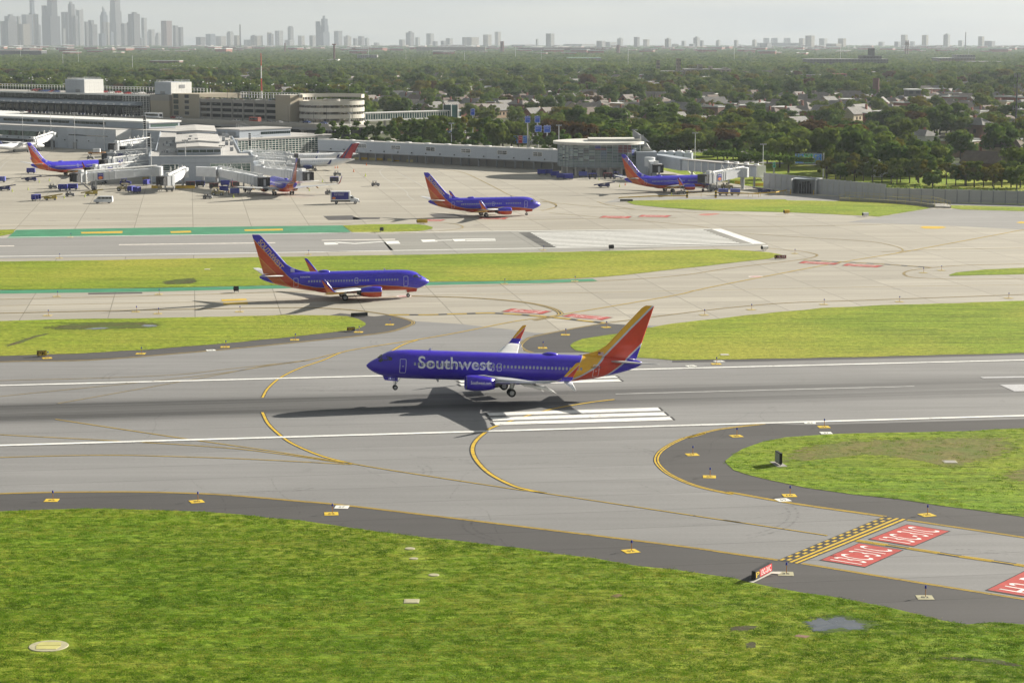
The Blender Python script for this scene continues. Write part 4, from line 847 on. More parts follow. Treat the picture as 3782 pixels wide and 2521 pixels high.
# ---- regional jets at the far gates
MWP = M('white_fuselage', (.72, .73, .75), .3, .06, .8, spec=.5); MNVY = M('navy_paint', (.02, .03, .12), .35); MDRED = M('crimson_paint', (.33, .02, .03), .35); MDBL = M('deep_blue_letter', (.02, .03, .14), .4)
def regional(name, L, tee, brand):
    root = empty(name); r = 1.5; zc = 2.9
    tab = [(0, zc - .2, zc - .3, .04), (.15, zc + .1, zc - .55, .35), (.8, zc + .5, zc - .95, .8), (1.8, zc + 1.1, zc - 1.3, 1.2), (3.0, zc + 1.45, zc - 1.45, 1.45), (4.5, zc + 1.55, zc - 1.5, 1.5), (L - 9.5, zc + 1.55, zc - 1.5, 1.5), (L - 6, zc + 1.5, zc - 1.0, 1.25), (L - 3, zc + 1.4, zc - .1, .8), (L - 1, zc + 1.15, zc + .5, .4), (L, zc + 1.0, zc + .8, .1)]
    b = Body(tab); mb = fuselage_mb(b, L, 28, .7); fus = mb.build('fuselage', MWP, root, True)
    fh = 9.8 if not tee else 8.2
    mb = MB(); rg = []
    for k in range(9):
        z = zc + 1.3 + (fh - zc - 1.3) * k / 8; a = 6.6 - 5.4 * (k / 8) ** .85; q = 1.4 - 2.2 * k / 8; ch = a - q; rg.append([(L - a + x, y, z) for x, y in foil(ch, .08)])
    mb.loft(rg); mb.att = {'A': lambda v: (v[0] - (L - 4.9)) - (v[2] - zc - 1.3) * .62}
    F = mb.build('tail_fin', paint_mat('navy_crimson_fin', [('A', .7, (.02, .03, .12)), ('A', .0, (.30, .02, .03)), ('A', -.9, (.02, .03, .12))], (.30, .02, .03)) if 'navy_crimson_fin' not in _mats else _mats['navy_crimson_fin'], root, True, normals=True)
    zt = fh - .1 if tee else zc + 1.0; xt = L - (1.6 if tee else 4.4)
    for s in (-1, 1):
        mb = MB(); mb.loft(wing_rings([(.1, xt, 2.6, zt, .1), (4.6, xt + 2.6, 1.0, zt + (0 if tee else .4), .09)], s)); mb.build('tailplane', MWP, root, True, normals=True)
        wx = L * .40; mb = MB(); mb.loft(wing_rings([(.8, wx, 5.2, zc - 1.2, .12), (4.2, wx + 1.9, 3.3, zc - .85, .12), (12.4, wx + 5.6, 1.3, zc, .1)], s)); W = mb.build('wing', MWNG, root, True, normals=True)
        mb = MB(); mb.loft([[(xl + x, s * (sp + y), z) for x, y in foil(ch, .08)] for sp, xl, ch, z in ((12.4, wx + 5.6, 1.3, zc), (12.7, wx + 6.0, 1.1, zc + .35), (12.95, wx + 7.0, .5, zc + 1.7))]); mb.build('winglet', MNVY, W, True, normals=True)
        if tee: e = engine(root, 'engine', L - 9.6, s * 2.55, zc + .75, MWP, 3.6, .72)
        else: e = engine(root, 'engine', wx - 1.6, s * 4.1, zc - 1.45, MNVY, 3.4, .8)
        gear(root, 'main_gear', wx + 3.4, s * 2.3, zc - .9, .45, .3, .6)
    gear(root, 'nose_gear', 3.0, 0, zc - 1.2, .3, .18, .36)
    add_windows(b, fus, [5.5 + .8 * k for k in range(int((L - 15.5) / .8))], zc + .45, .85)
    for s in (-1, 1):
        mb = MB(); skin_ring(mb, b, L - 10.2, zc + .2, .7, 1.5, .14, .04, s, .012); mb.build('door', M('door_seam', (.4, .42, .46), .5), fus); skin_text(b, brand, 6.2, zc + .85, 3.0, .45, s, MDBL, 'lettering', fus)
        mb = MB(); skin_patch(mb, b, [(1.9, zc + .75), (2.9, zc + .95), (2.9, zc + .55), (2.0, zc + .45)], s, .012); mb.build('cockpit_window', MCKP, fus)
    return root
def place_reg(o, L, tail_px, main_px, label):            # tail tip direction in the picture, main wheels on the ground
    b = Z(*main_px); t = D(tail_px[0], tail_px[1], tail_px[2]); d = Vector((t.x - b.x, t.y - b.y, 0)).normalized(); ang = math.atan2(d.y, d.x)
    off = Matrix.Rotation(ang, 3, 'Z') @ Vector((L * .40 + 3.4, 0, 0)); o.location = (b.x - off.x, b.y - off.y, 0); o.rotation_euler = (0, 0, ang); tag(o, label, 'airplane')
RJ1 = regional('regional_jet', 31.7, False, 'DELTA'); pm = Z(*S('b', 1690, 968)); place_reg(RJ1, 31.7, (*S('b', 2040, 870), pm.y + 5), S('b', 1690, 966), 'white regional jet with low tailplane and navy crimson fin')
RJ2 = regional('regional_jet', 32.5, True, 'DELTA'); pm = Z(*S('b', 1745, 905)); place_reg(RJ2, 32.5, (*S('b', 2110, 820), pm.y + 6), S('b', 1745, 905), 'white regional jet with high tailplane behind its twin')
# ---- white high-wing turboprop, partly out of the picture on the far left
root = empty('turboprop_plane'); zc = 2.6; L = 30.0
tab = [(0, zc - .3, zc - .4, .04), (.3, zc, zc - .75, .4), (1.2, zc + .45, zc - 1.05, .85), (2.4, zc + 1.05, zc - 1.25, 1.2), (4.2, zc + 1.4, zc - 1.35, 1.35), (L - 10, zc + 1.4, zc - 1.35, 1.35), (L - 4, zc + 1.3, zc - .3, .8), (L, zc + 1.1, zc + .7, .1)]
b = Body(tab); mb = fuselage_mb(b, L, 24, .8); fus = mb.build('fuselage', MWP, root, True); add_windows(b, fus, [6.5 + .8 * k for k in range(16)], zc + .35, .9)
mb = MB(); skin_patch(mb, b, [(1.7, zc + .55), (2.6, zc + .85), (2.6, zc + .45), (1.8, zc + .3)], 1, .012); skin_patch(mb, b, [(1.7, zc + .55), (2.6, zc + .85), (2.6, zc + .45), (1.8, zc + .3)], -1, .012); mb.build('cockpit_window', MCKP, fus)
for s in (-1, 1):
    mb = MB(); mb.loft(wing_rings([(.0, 11.5, 3.4, zc + 1.5, .14), (4.5, 11.6, 3.2, zc + 1.5, .14), (14.0, 12.6, 1.5, zc + 1.75, .12)], s)); W = mb.build('wing', MWP, root, True, normals=True)
    mb = MB(); mb.loft([[(x, s * 4.4 + .62 * w * math.cos(t), zc + 1.05 + .72 * w * math.sin(t)) for t in [2 * math.pi * i / 16 for i in range(16)]] for x, w in ((9.0, .3), (9.4, .75), (10.5, 1), (13.5, 1), (16.5, .5), (17.4, .1))]); E = mb.build('engine', MWP, root, True)
    mb = MB(); mb.cyl((8.6, s * 4.4, zc + 1.05), (9.05, s * 4.4, zc + 1.05), .08, .24, 12)
    for k in range(6): a = k * math.pi / 3 + .2; mb.bar((8.85, s * 4.4, zc + 1.05), (8.85, s * 4.4 + 2.0 * math.cos(a), zc + 1.05 + 2.0 * math.sin(a)), .06, .28)
    mb.build('propeller', MDKM, E)
    gear(root, 'main_gear', 13.5, s * 4.4, zc + .6, .5, .3, .6)
gear(root, 'nose_gear', 2.6, 0, zc - 1.0, .3, .2, .36)
mb = MB(); mb.loft([[(L - a + x, y, z) for x, y in foil(a - q, .09)] for a, q, z in ((6.5, 1.0, zc + 1.2), (4.0, .4, zc + 3.5), (2.6, -.4, zc + 5.6))]); mb.build('tail_fin', MNVY, root, True)
for s in (-1, 1): mb = MB(); mb.loft(wing_rings([(0, L - 2.8, 2.0, zc + 5.5, .1), (4.2, L - 2.2, 1.2, zc + 5.55, .1)], s)); mb.build('tailplane', MWP, root, True, normals=True)
np_ = Z(*S('a', 455, 885)); tp_ = Z(*S('a', 110, 905)); d = Vector((np_.x - tp_.x, np_.y - tp_.y, 0)).normalized(); root.location = (np_.x + d.x * 2.6, np_.y + d.y * 2.6, 0); root.rotation_euler = (0, 0, math.atan2(-d.y, -d.x))
tag(root, 'white high-wing propeller plane parked under the slanting boarding bridge', 'airplane')
# ================================================================ terminal buildings
def WP(c, x, y, e):                                      # where the ray meets the upright plane of constant e -> (s, z)
    r = ray(*S(c, x, y)); t = e * KS / (r.x * EV.x + r.y * EV.y); p = r * t
    return ((p.x * SV.x + p.y * SV.y) / KS, CAMH + p.z)
_ub = {}
def ubox(mat):
    if mat.name not in _ub:
        mb = MB(); mb.box(0, 1, 0, 1, 0, 1); o = mb.build('piece', mat); _ub[mat.name] = o.data; bpy.data.objects.remove(o)
    return _ub[mat.name]
class Bld:
    """a thing whose parts are given in grid coordinates (s, e, z) or in the frame of its own rotation"""
    def __init__(s, name, label, cat, o, rz=None, group=None):
        s.o = o; p = SE(*o) if rz is None else Vector((o[0], o[1], 0)); s.grid = rz is None
        s.root = empty(name, p, math.atan2(SV.y, SV.x) if rz is None else rz); tag(s.root, label, cat, group)
        s.d = o if s.grid else (0.0, 0.0)
        if s.grid: s.root.scale = (KS, KS, 1)
    def box(s, name, mat, x0, x1, y0, y1, z0, z1, parent=None):
        m = Matrix.Translation((x0 - s.d[0], y0 - s.d[1], z0)) @ Matrix.Diagonal((x1 - x0, y1 - y0, z1 - z0, 1)); return inst(ubox(mat), name, parent or s.root, mat=m)
    def sub(s, name, mat, parent, x0, x1, y0, y1, z0, z1):                 # piece whose parent is itself a scaled part: joined mesh part instead
        mb = s.mb(); mb.box(x0, x1, y0, y1, z0, z1); return mb.build(name, mat, s.root)
    def mb(s): return MB(Matrix.Translation((-s.d[0], -s.d[1], 0)))
    def part(s, name, mb, mat, **k): return mb.build(name, mat, s.root, **k)
MPAN = M('white_metal_panel', (.44, .48, .54), .45, .08, .35); MPAN2 = M('silver_panel', (.37, .41, .47), .4, .1, .3); MROOF = M('pale_roof_membrane', (.42, .41, .40), .9, .22, .12); MROOF2 = M('grey_roof', (.33, .33, .33), .9, .25, .15); MTRIM = M('white_trim', (.74, .74, .73), .5, .06)
MGLS = M('dark_glass', (.030, .042, .046), .06, .4, .25, spec=.7); MGLG = M('green_glass', (.10, .16, .145), .08, .3, .2, spec=.7); MGLT = M('teal_glass', (.028, .075, .075), .07, .4, .15, spec=.7); MGLB = M('bright_pane', (.30, .38, .33), .2, .35, .3); MDRK = M('deep_shade_wall', (.05, .052, .058), .8)  # deep_shade_wall: near black, the gloom of open recesses put into the colour
MTAN = M('tan_precast', (.36, .32, .25), .85, .12, .2); MGRC = M('grey_concrete', (.30, .29, .27), .9, .15, .2); MSTL = M('grey_steel', (.28, .29, .31), .5); MLTC = M('light_concrete', (.50, .48, .43), .9, .12, .15)
MYB = M('yellow_barrier_paint', (.55, .36, .03), .6, .2, .8); MBLKM = M('black_fixture', (.02, .02, .022), .6)
# ---- long elevated walkway between the concourse and the curved glass building
E0, EW = 611.0, 6.0; S0, S1 = -641.0, -505.0
b = Bld('walkway_building', 'long white elevated walkway with six small windows over yellow barriers', 'walkway', (S0, E0))
b.box('roof', MROOF, S0, S1, E0 + .05, E0 + EW, 7.62, 7.85); b.box('floor', MSTL, S0, S1, E0 + .1, E0 + EW, 3.0, 3.3)
n = 24
for k in range(n):
    x0 = S0 + (S1 - S0) * k / n; x1 = S0 + (S1 - S0) * (k + 1) / n
    for (z0, z1) in ((3.3, 4.75), (4.79, 6.2), (6.24, 7.66)): b.box('panel', MPAN, x0 + .03, x1 - .03, E0, E0 + .25, z0, z1)
b.box('wall', MPAN2, S0, S1, E0 + .12, E0 + EW - .2, 3.3, 7.6)
b.box('parapet', MTRIM, S0 - .1, S1 + .1, E0 - .06, E0 + .3, 7.68, 7.95)
for (x0, x1) in ((60, 146), (408, 498), (766, 857), (1130, 1224), (1506, 1602), (1875, 1966)):
    sa = WP('c', x0, 665, E0)[0]; sb = WP('c', x1, 665, E0)[0]
    b.box('window_frame', MTRIM, sa - .15, sb + .15, E0 - .05, E0 + .1, 5.15, 6.75); w = (sb - sa) / 2
    for q in range(2):
        for r in range(2): b.box('window_pane', MGLS, sa + w * q + .08, sa + w * q + w - .08, E0 - .08, E0 + .05, 5.25 + .72 * r, 5.89 + .72 * r)
for k in range(17):
    x = S0 + 8 + k * 7.9; b.box('wall_lamp', MBLKM, x, x + .42, E0 - .4, E0, 3.9, 4.3)
for k in range(14):
    x = S0 + 5 + k * 9.6
    for dy in (.6, EW - .8): b.box('column', MSTL, x, x + .45, E0 + dy, E0 + dy + .45, 0, 3.0)
    b.box('beam', MSTL, x - .1, x + .55, E0 + .3, E0 + EW - .3, 2.65, 3.0)
for k in range(12): x = S0 + 6 + k * 11.0; b.box('roof_vent', MTRIM, x, x + 2.2, E0 + 2, E0 + 3.6, 7.85, 8.2)
b.box('back_wall', MGRC, S0, S1, E0 + EW - .4, E0 + EW - .1, 0, 3.0)
# yellow and cream barriers under the walkway
def jersey(mat):
    mb = MB(); prof = [(-.32, 0), (.32, 0), (.28, .25), (.12, .45), (.1, .95), (-.1, .95), (-.12, .45), (-.28, .25)]; mb.loft([[(x, p, q) for p, q in prof] for x in (0, 3.4)]); return mb
jm = jersey(MYB).build('road_barrier', MYB); JY = jm.data; bpy.data.objects.remove(jm); jm = jersey(MLTC).build('road_barrier', M('cream_barrier', (.52, .46, .22), .7)); JC = jm.data; bpy.data.objects.remove(jm)
for k, (x, y) in enumerate(((98, 798), (258, 806), (446, 815), (645, 824), (826, 829), (1010, 837), (1180, 846), (1365, 858), (1552, 860), (1752, 869), (1940, 878))):
    p = G('c', x, y + 12); o = inst(JY, 'road_barrier', None, p, (0, 0, math.atan2(SV.y, SV.x))); tag(o, 'yellow concrete barrier standing under the white walkway', 'barrier', 'yellow barriers under the walkway')
    p = G('c', x - 78, y + 10); o = inst(JC, 'road_barrier', None, p, (0, 0, math.atan2(SV.y, SV.x))); tag(o, 'pale cream barrier standing under the white walkway', 'barrier', 'cream barriers under the walkway')
# ---- glass hall with south facing curtain wall
SG, EA, EB = -667.0, 589.0, 636.0
b = Bld('glass_hall', 'white hall with green gridded glass wall behind the boarding bridges', 'building', (SG - 30, EA))
b.box('wall', MPAN, SG - 40, SG - .4, EA, EB + 14, 0, 7.4); b.box('roof', MROOF, SG - 40, SG + .3, EA - .3, EB + 14.2, 7.4, 7.8)
b.box('wall_panel', MTRIM, SG - .4, SG, EB, EB + 14, 0, 7.4)
nc, nr = 24, 7
for i in range(nc):
    for j in range(nr):
        x0 = EA + (EB - EA) * i / nc; x1 = EA + (EB - EA) * (i + 1) / nc; z0 = .8 + 6.2 * j / nr; z1 = .8 + 6.2 * (j + 1) / nr
        b.box('glass_pane', MGLT if (i * 7 + j * 3) % 5 else MGLG, SG - .3, SG - .12, x0 + .06, x1 - .06, z0 + .05, z1 - .05)
for i in range(nc + 1): x = EA + (EB - EA) * i / nc; b.box('mullion', MTRIM, SG - .25, SG + .02, x - .08, x + .08, .6, 7.2)
for j in range(nr + 1): z = .8 + 6.2 * j / nr; b.box('transom', MTRIM, SG - .25, SG + .05, EA, EB, z - .07, z + .07)
b.box('penthouse', MPAN2, SG - 26, SG - 8, EA + 8, EA + 38, 7.8, 11.0); b.box('penthouse_roof', MROOF, SG - 26.4, SG - 7.6, EA + 7.6, EA + 38.4, 11.0, 11.4)
for i in range(14): b.box('penthouse_window', MGLS, SG - 8.05, SG - 7.95, EA + 20.4 + i * 1.25, EA + 21.5 + i * 1.25, 8.9, 10.0)
for i in range(2): b.box('louver', MSTL, SG - 22 + i * 6.5, SG - 17 + i * 6.5, EA + 7.9, EA + 8.05, 8.4, 10.3)
# ---- middle concourse
AN = R(9.0); b = Bld('concourse_building', 'grey panelled concourse with stepped clerestory roofs', 'building', (-124.8, 709.0), AN)
HT = 8.7
b.box('wall', MPAN2, .3, 35.4, .3, 22, 0, HT - .4); b.box('wall', MPAN2, 2.2, 31.8, 21.5, 232, 0, HT - .4)
b.box('roof', MROOF, 0, 35.7, .1, 22, HT - .4, HT); b.box('roof', MROOF, 2, 32, 22, 232, HT - .45, HT - .02)
for (x0, x1, y0, y1) in ((0, 35.7, 0, .4), (0, .4, 0, 39), (35.3, 35.7, 0, 22), (31.7, 32.1, 22, 150), (1.8, 2.2, 39, 232), (32, 35.6, 21.6, 22)): b.box('parapet', MPAN2, x0 - .03, x1 + .03, y0 - .03, y1, HT - .5, HT + .35)
b.box('wing', MPAN2, .2, 2.3, 22, 39, 0, HT - .4); b.box('roof', MROOF, 0, 2, 22, 39, HT - .42, HT - .01)
for k in range(9):
    x0 = 35.7 * k / 9; x1 = 35.7 * (k + 1) / 9; dy = -.25 if (k < 2 or k > 5) else 0
    for j in range(5): b.box('panel', MPAN, x0 + .03, x1 - .03, dy, .35, .15 + 1.66 * j, 1.76 + 1.66 * j)
for (cx0, cx1, z0, z1, nx, nz, mg) in ((4.2, 10.0, 4.2, 6.2, 2, 3, MGLT), (21.0, 26.5, 4.2, 6.4, 3, 1, MGLB), (27.0, 34.6, 3.6, 6.4, 5, 3, MGLG)):
    b.box('window_frame', MTRIM, cx0 - .15, cx1 + .15, -.36, 0, z0 - .15, z1 + .15)
    for i in range(nx):
        for j in range(nz): w, h = (cx1 - cx0) / nx, (z1 - z0) / nz; b.box('window_pane', mg, cx0 + w * i + .06, cx0 + w * (i + 1) - .06, -.4, -.1, z0 + h * j + .05, z0 + h * (j + 1) - .05)
for (y0, y1, zt, zb, x0, x1, tall) in ((12, 38, 11.4, 8.7, 9.8, 24.8, True), (38.4, 98, 12.1, 11.4, 9.4, 24.8, False), (101, 154, 13.2, 11.0, 9.2, 24.4, True)):
    b.box('clerestory', MPAN, x0, x1, y0, y1, HT, zt - .3); b.box('clerestory_roof', MTRIM if not tall else MROOF, x0 - .4, x1 + .4, y0 - .4, y1 + .3, zt - .3, zt)
    mb = b.mb(); mid = (x0 + x1) / 2; mb.add([(x0 - .3, y0 - .3, zt + .004), (mid, y0 - .3, zt + .5), (x1 + .3, y0 - .3, zt + .004), (x0 - .3, y1, zt + .004), (mid, y1, zt + .5), (x1 + .3, y1, zt + .004)], [(0, 1, 4, 3), (1, 2, 5, 4), (0, 2, 1), (3, 4, 5)]); b.part('roof_ridge', mb, MROOF)
    if tall:
        for i in range(6): w = (x1 - x0) / 6; b.box('clerestory_window', MGLS, x0 + w * i + .12, x0 + w * (i + 1) - .12, y0 - .08, y0 + .1, zt - 1.75, zt - .85)
        b.box('ledge', MPAN2, x0 - .1, x1 + .1, y0 - .2, y0, zt - 2.1, zt - 1.8)
for (x, y) in ((13.5, 48), (16, 48), (14, 70)): b.box('roof_hatch', MSTL, x, x + 1.2, y, y + 1.4, 12.2, 12.9)
rnd = random.Random(5)
for k in range(26):
    x = rnd.uniform(4, 8.2); y = rnd.choice((26, 30, 78, 84, 88)) + rnd.uniform(-1.5, 1.5); w = rnd.uniform(.4, 1.3); b.box('roof_unit', rnd.choice((MTRIM, MSTL, MMET)), x, x + w, y, y + w, HT, HT + rnd.uniform(.5, 1.6))
for k in range(9):
    x = rnd.uniform(26.5, 30); y = rnd.uniform(35, 200); b.box('roof_unit', rnd.choice((MTRIM, MSTL)), x, x + 1.2, y, y + 1.4, HT, HT + 1.4)
for k in range(3): b.box('skylight', MGLS, 27 + k * 1.4, 28 + k * 1.4, 110 + k * 3, 113 + k * 3, HT, HT + .3)
# ---- left wing along the grid
EL = 590.0; SL0, SL1 = -910.0, -751.0
b = Bld('wing_building', 'grey blue panelled wing with glazed strip behind the white propeller plane', 'building', (SL0, EL))
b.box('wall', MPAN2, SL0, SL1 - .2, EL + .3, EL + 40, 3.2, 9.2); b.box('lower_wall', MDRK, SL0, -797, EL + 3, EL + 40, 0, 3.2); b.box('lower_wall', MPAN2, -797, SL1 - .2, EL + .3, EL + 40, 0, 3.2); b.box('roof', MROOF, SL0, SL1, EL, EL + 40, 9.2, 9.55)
for k in range(22):
    x0 = SL0 + (SL1 - SL0) * k / 22; x1 = SL0 + (SL1 - SL0) * (k + 1) / 22; glz = x1 < -794
    for (z0, z1) in (((3.2, 4.7), (7.0, 8.1), (8.14, 9.3)) if glz else ((.1, 3.1), (3.2, 5.2), (5.24, 7.2), (7.24, 9.3))): b.box('panel', MPAN, x0 + .04, x1 - .04, EL, EL + .35, z0, z1)
    if glz:
        for q in range(3): w = (x1 - x0) / 3; b.box('window_pane', MGLG if (k + q) % 3 else MGLS, x0 + w * q + .06, x0 + w * (q + 1) - .06, EL + .08, EL + .3, 4.75, 6.95)
b.box('strip_window', MGLS, -786, -757, EL - .05, EL + .1, 6.0, 6.5); b.box('door', MSTL, -783, -780, EL - .06, EL, .1, 3.0)
b.box('panel', MTRIM, SL1 - .2, SL1, EL, EL + 9, .1, 9.3)  # whiter than the long side: the sunlit end is put into its colour
for k in range(12): x = SL0 + 40 + k * 9; b.box('wall_lamp', MBLKM, x, x + .5, EL - .4, EL, 3.7, 4.1)
b.box('setback_wall', MPAN, SL1, SL1 + 42, EL + 9, EL + 30, 0, 9.0); b.box('setback_roof', MROOF, SL1, SL1 + 42, EL + 9, EL + 30, 9.0, 9.3)
b.box('clerestory', MPAN, SL0 + 18, SL1 + 4, EL + 16, EL + 34, 9.5, 12.0); b.box('clerestory_roof', MTRIM, SL0 + 17, SL1 + 4.6, EL + 15.4, EL + 34.6, 12.0, 12.7)
for k in range(36): x = SL0 + 20 + k * 3.1; b.box('clerestory_window', MGLS if k % 9 else MPAN2, x, x + 2.8, EL + 15.9, EL + 16.05, 10.4, 11.5)
b.box('clerestory_window', MGLG, SL1 + 3.95, SL1 + 4.1, EL + 17, EL + 33, 10.2, 11.4)
# small glazed box at the picture's edge, in front of the terminal road
b = Bld('glazed_lounge', 'white flat-roofed lounge with gridded windows above the panelled wing', 'building', (-905, 607))
b.box('wall', MPAN, -985, -893, 608, 640, 9.5, 12.6); b.box('roof', MTRIM, -987, -889, 604, 642, 12.6, 13.1)
for i in range(26):
    for j in range(3): b.box('window_pane', MGLS, -983 + i * 3.45, -983 + i * 3.45 + 3.2, 607.9, 608.1, 9.9 + j * .88, 10.65 + j * .88)
# ---- elevated road
ER = 721.0
b = Bld('elevated_road', 'long grey elevated roadway on piers in front of the parking garage', 'viaduct', (-1180, ER))
b.box('deck', MGRC, -1180, -745, ER, ER + 27, 6.0, 7.1); 
for k in range(48):
    x0 = -1180 + 9 * k; b.box('parapet', MGRC, x0 + .04, x0 + 8.96, ER - .25, ER, 6.6, 8.05)
b.box('girder', MSTL, -1180, -745, ER + 1, ER + 2.2, 4.9, 6.0)
for k in range(21):
    x = -1170 + 20 * k; b.box('pier', MGRC, x, x + 1.5, ER + 2, ER + 4, 0, 6.0); b.box('pier', MGRC, x, x + 1.5, ER + 20, ER + 22, 0, 6.0); b.box('pier_cap', MGRC, x - .3, x + 1.8, ER + .5, ER + 26, 4.6, 4.88)
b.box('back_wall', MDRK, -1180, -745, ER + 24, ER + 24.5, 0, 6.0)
for k in range(70): x = -1130 + 3.3 * k; b.box('rail_post', MTRIM, x, x + .22, ER - .1, ER + .1, 8.05, 9.1)
# ---- terminal
ET = 750.0
b = Bld('terminal_building', 'long glazed terminal with sloping canopy and black column bays', 'building', (-1180, ET))
TS = -922.0
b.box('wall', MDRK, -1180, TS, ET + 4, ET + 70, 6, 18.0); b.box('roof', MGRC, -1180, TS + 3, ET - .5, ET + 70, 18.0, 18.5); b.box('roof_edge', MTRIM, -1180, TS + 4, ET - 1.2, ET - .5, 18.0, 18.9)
for k in range(64):
    x = -1180 + 4 * k; b.box('glass_pane', MGLS, x + .1, x + 3.9, ET + 1.0, ET + 1.15, 15.4, 17.9); b.box('mullion', MSTL, x - .08, x + .08, ET + .85, ET + 1.0, 15.3, 18)
for z in (16.2, 17.0): b.box('transom', MSTL, -1180, -946, ET + .88, ET + 1.0, z - .05, z + .05)
mb = b.mb(); mb.add([(-1180, ET - 9, 14.0), (-930, ET - 9, 14.0), (-930, ET + 4, 15.2), (-1180, ET + 4, 15.2), (-1180, ET - 9, 13.0), (-930, ET - 9, 13.0), (-930, ET + 4, 12.6), (-1180, ET + 4, 12.6)], [(0, 1, 2, 3), (0, 4, 5, 1), (7, 6, 5, 4), (1, 5, 6, 2), (3, 7, 4, 0)]); b.part('canopy', mb, MPAN2)
b.box('canopy_soffit', MBLKM, -1180, -930, ET - 8.8, ET + 4, 12.1, 12.55)  # black stands in for the shade under the canopy
for k in range(36):
    x = -1178 + 7 * k; b.box('column', MSTL, x, x + .4, ET - 6, ET - 5.6, 7.1, 12.1); b.box('door_bay', MGLS, x + .8, x + 6.2, ET + 3.85, ET + 4.0, 7.1, 11.5)
    b.box('canopy_sign', MTRIM, x + 2, x + 2.7, ET - 9.12, ET - 9.0, 13.05, 13.95); b.box('canopy_sign', MTRIM, x + 3.1, x + 3.6, ET - 9.12, ET - 9.0, 13.2, 13.95)
for k in range(10): x = -1170 + 26 * k; b.box('roof_lamp', MTRIM, x, x + 2.6, ET - 1.5, ET - 1.2, 17.8, 18.1)
for i in range(9):                                       # white gridded bay at the end
    for j in range(11): b.box('glass_pane', MGLS, -947 + i * 2.6 + .1, -947 + (i + 1) * 2.6 - .1, ET - .1, ET + .05, 7.2 + j * .98, 7.2 + j * .98 + .86)
for i in range(10): b.box('mullion', MTRIM, -947 + i * 2.6 - .1, -947 + i * 2.6 + .1, ET - .3, ET - .1, 7.1, 18)
for j in range(12): b.box('transom', MTRIM, -947, -923.6, ET - .28, ET - .12, 7.15 + j * .98 - .06, 7.15 + j * .98 + .06)
b.box('penthouse', MPAN, -1006, -988, ET + 4, ET + 18, 18.5, 26.4)
for i in range(6):
    for j in range(4): b.box('panel', MPAN, -1006 + 3 * i + .04, -1006 + 3 * i + 2.96, ET + 3.85, ET + 4, 18.6 + 1.95 * j, 20.5 + 1.95 * j)
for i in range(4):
    for j in range(4): b.box('panel', MTRIM, -988, -987.85, ET + 4.05 + 3.48 * i, ET + 7.48 + 3.48 * i, 18.6 + 1.95 * j, 20.5 + 1.95 * j)  # south panels whiter than the west ones: sunlight put into the colour
b.box('louver', MSTL, -996, -992, ET + 3.7, ET + 3.84, 19.0, 20.8)
mb = b.mb()
for k in range(15):
    for dy in (5, 17): mb.bar((-1005 + 1.15 * k, ET + dy, 26.4), (-1005 + 1.15 * k, ET + dy, 27.5), .1, .1)
for dy in (5, 17):
    for z in (26.9, 27.5): mb.bar((-1005, ET + dy, z), (-988.9, ET + dy, z), .1, .1)
b.part('roof_railing', mb, MTRIM)
mb = b.mb()
for k in range(90): x = -1178 + 2.9 * k; mb.bar((x, ET + 42, 18.5), (x, ET + 42, 21.6), .28, .28)
mb.bar((-1180, ET + 42, 21.6), (-925, ET + 42, 21.6), .2, .25); mb.bar((-1180, ET + 42, 20.4), (-925, ET + 42, 20.4), .15, .2); b.part('roof_pergola', mb, MTRIM); b.box('hedge_wall', M('hedge_green', (.05, .08, .03), .95, .5, 2.0), -1180, -925, ET + 43, ET + 44.5, 18.5, 20.4)
# ---- parking garage with spiral ramp
b = Bld('parking_garage', 'tan concrete parking garage with open decks and round spiral ramp', 'garage', (-922, ET))
b.box('stair_wall', MTAN, -921, -904.5, ET - 1.5, ET + 20, 0, 19.0); b.box('stair_cap', MGRC, -921.2, -904.4, ET - 1.6, ET + 20, 15.8, 19.1)
b.box('penthouse', MPAN, -921, -907, ET + 2, ET + 17, 19.1, 25.9)
for i in range(5):
    for j in range(3): b.box('panel', MPAN, -921 + 2.8 * i + .04, -921 + 2.8 * i + 2.76, ET + 1.85, ET + 2, 19.2 + 2.2 * j, 21.36 + 2.2 * j)
for i in range(4):
    for j in range(3): b.box('panel', MTRIM, -907, -906.85, ET + 2 + 3.74 * i + .04, ET + 5.74 + 3.74 * i - .04, 19.2 + 2.2 * j, 21.36 + 2.2 * j)  # south side again in a whiter colour that stands for the sun on it
b.box('louver', MSTL, -916, -912, ET + 1.7, ET + 1.84, 19.4, 20.9); b.box('louver', MSTL, -906.84, -906.7, ET + 8, ET + 12, 22.6, 24.4)
mb = b.mb()
for k in range(12):
    for dy in (3, 16): mb.bar((-920.5 + 1.2 * k, ET + dy, 25.9), (-920.5 + 1.2 * k, ET + dy, 27.0), .1, .1)
for dy in (3, 16):
    for z in (26.4, 27.0): mb.bar((-920.5, ET + dy, z), (-907.3, ET + dy, z), .1, .1)
b.part('roof_railing', mb, MTRIM)
b.box('tower_wall', MTAN, -904, -880.4, ET, ET + 30, 0, 19.9)
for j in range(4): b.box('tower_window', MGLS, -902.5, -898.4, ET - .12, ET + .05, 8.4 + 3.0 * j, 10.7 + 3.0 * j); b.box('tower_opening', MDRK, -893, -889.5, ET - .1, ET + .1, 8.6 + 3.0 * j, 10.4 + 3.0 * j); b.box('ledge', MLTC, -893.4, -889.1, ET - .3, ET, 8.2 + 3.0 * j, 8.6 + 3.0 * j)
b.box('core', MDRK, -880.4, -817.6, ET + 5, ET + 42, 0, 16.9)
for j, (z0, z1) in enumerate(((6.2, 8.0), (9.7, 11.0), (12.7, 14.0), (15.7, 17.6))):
    b.box('spandrel', MGRC, -880.4, -817.6, ET, ET + .5, z0, z1); b.box('deck', MGRC, -880.4, -817.6, ET + .5, ET + 42, z0, z0 + .35)
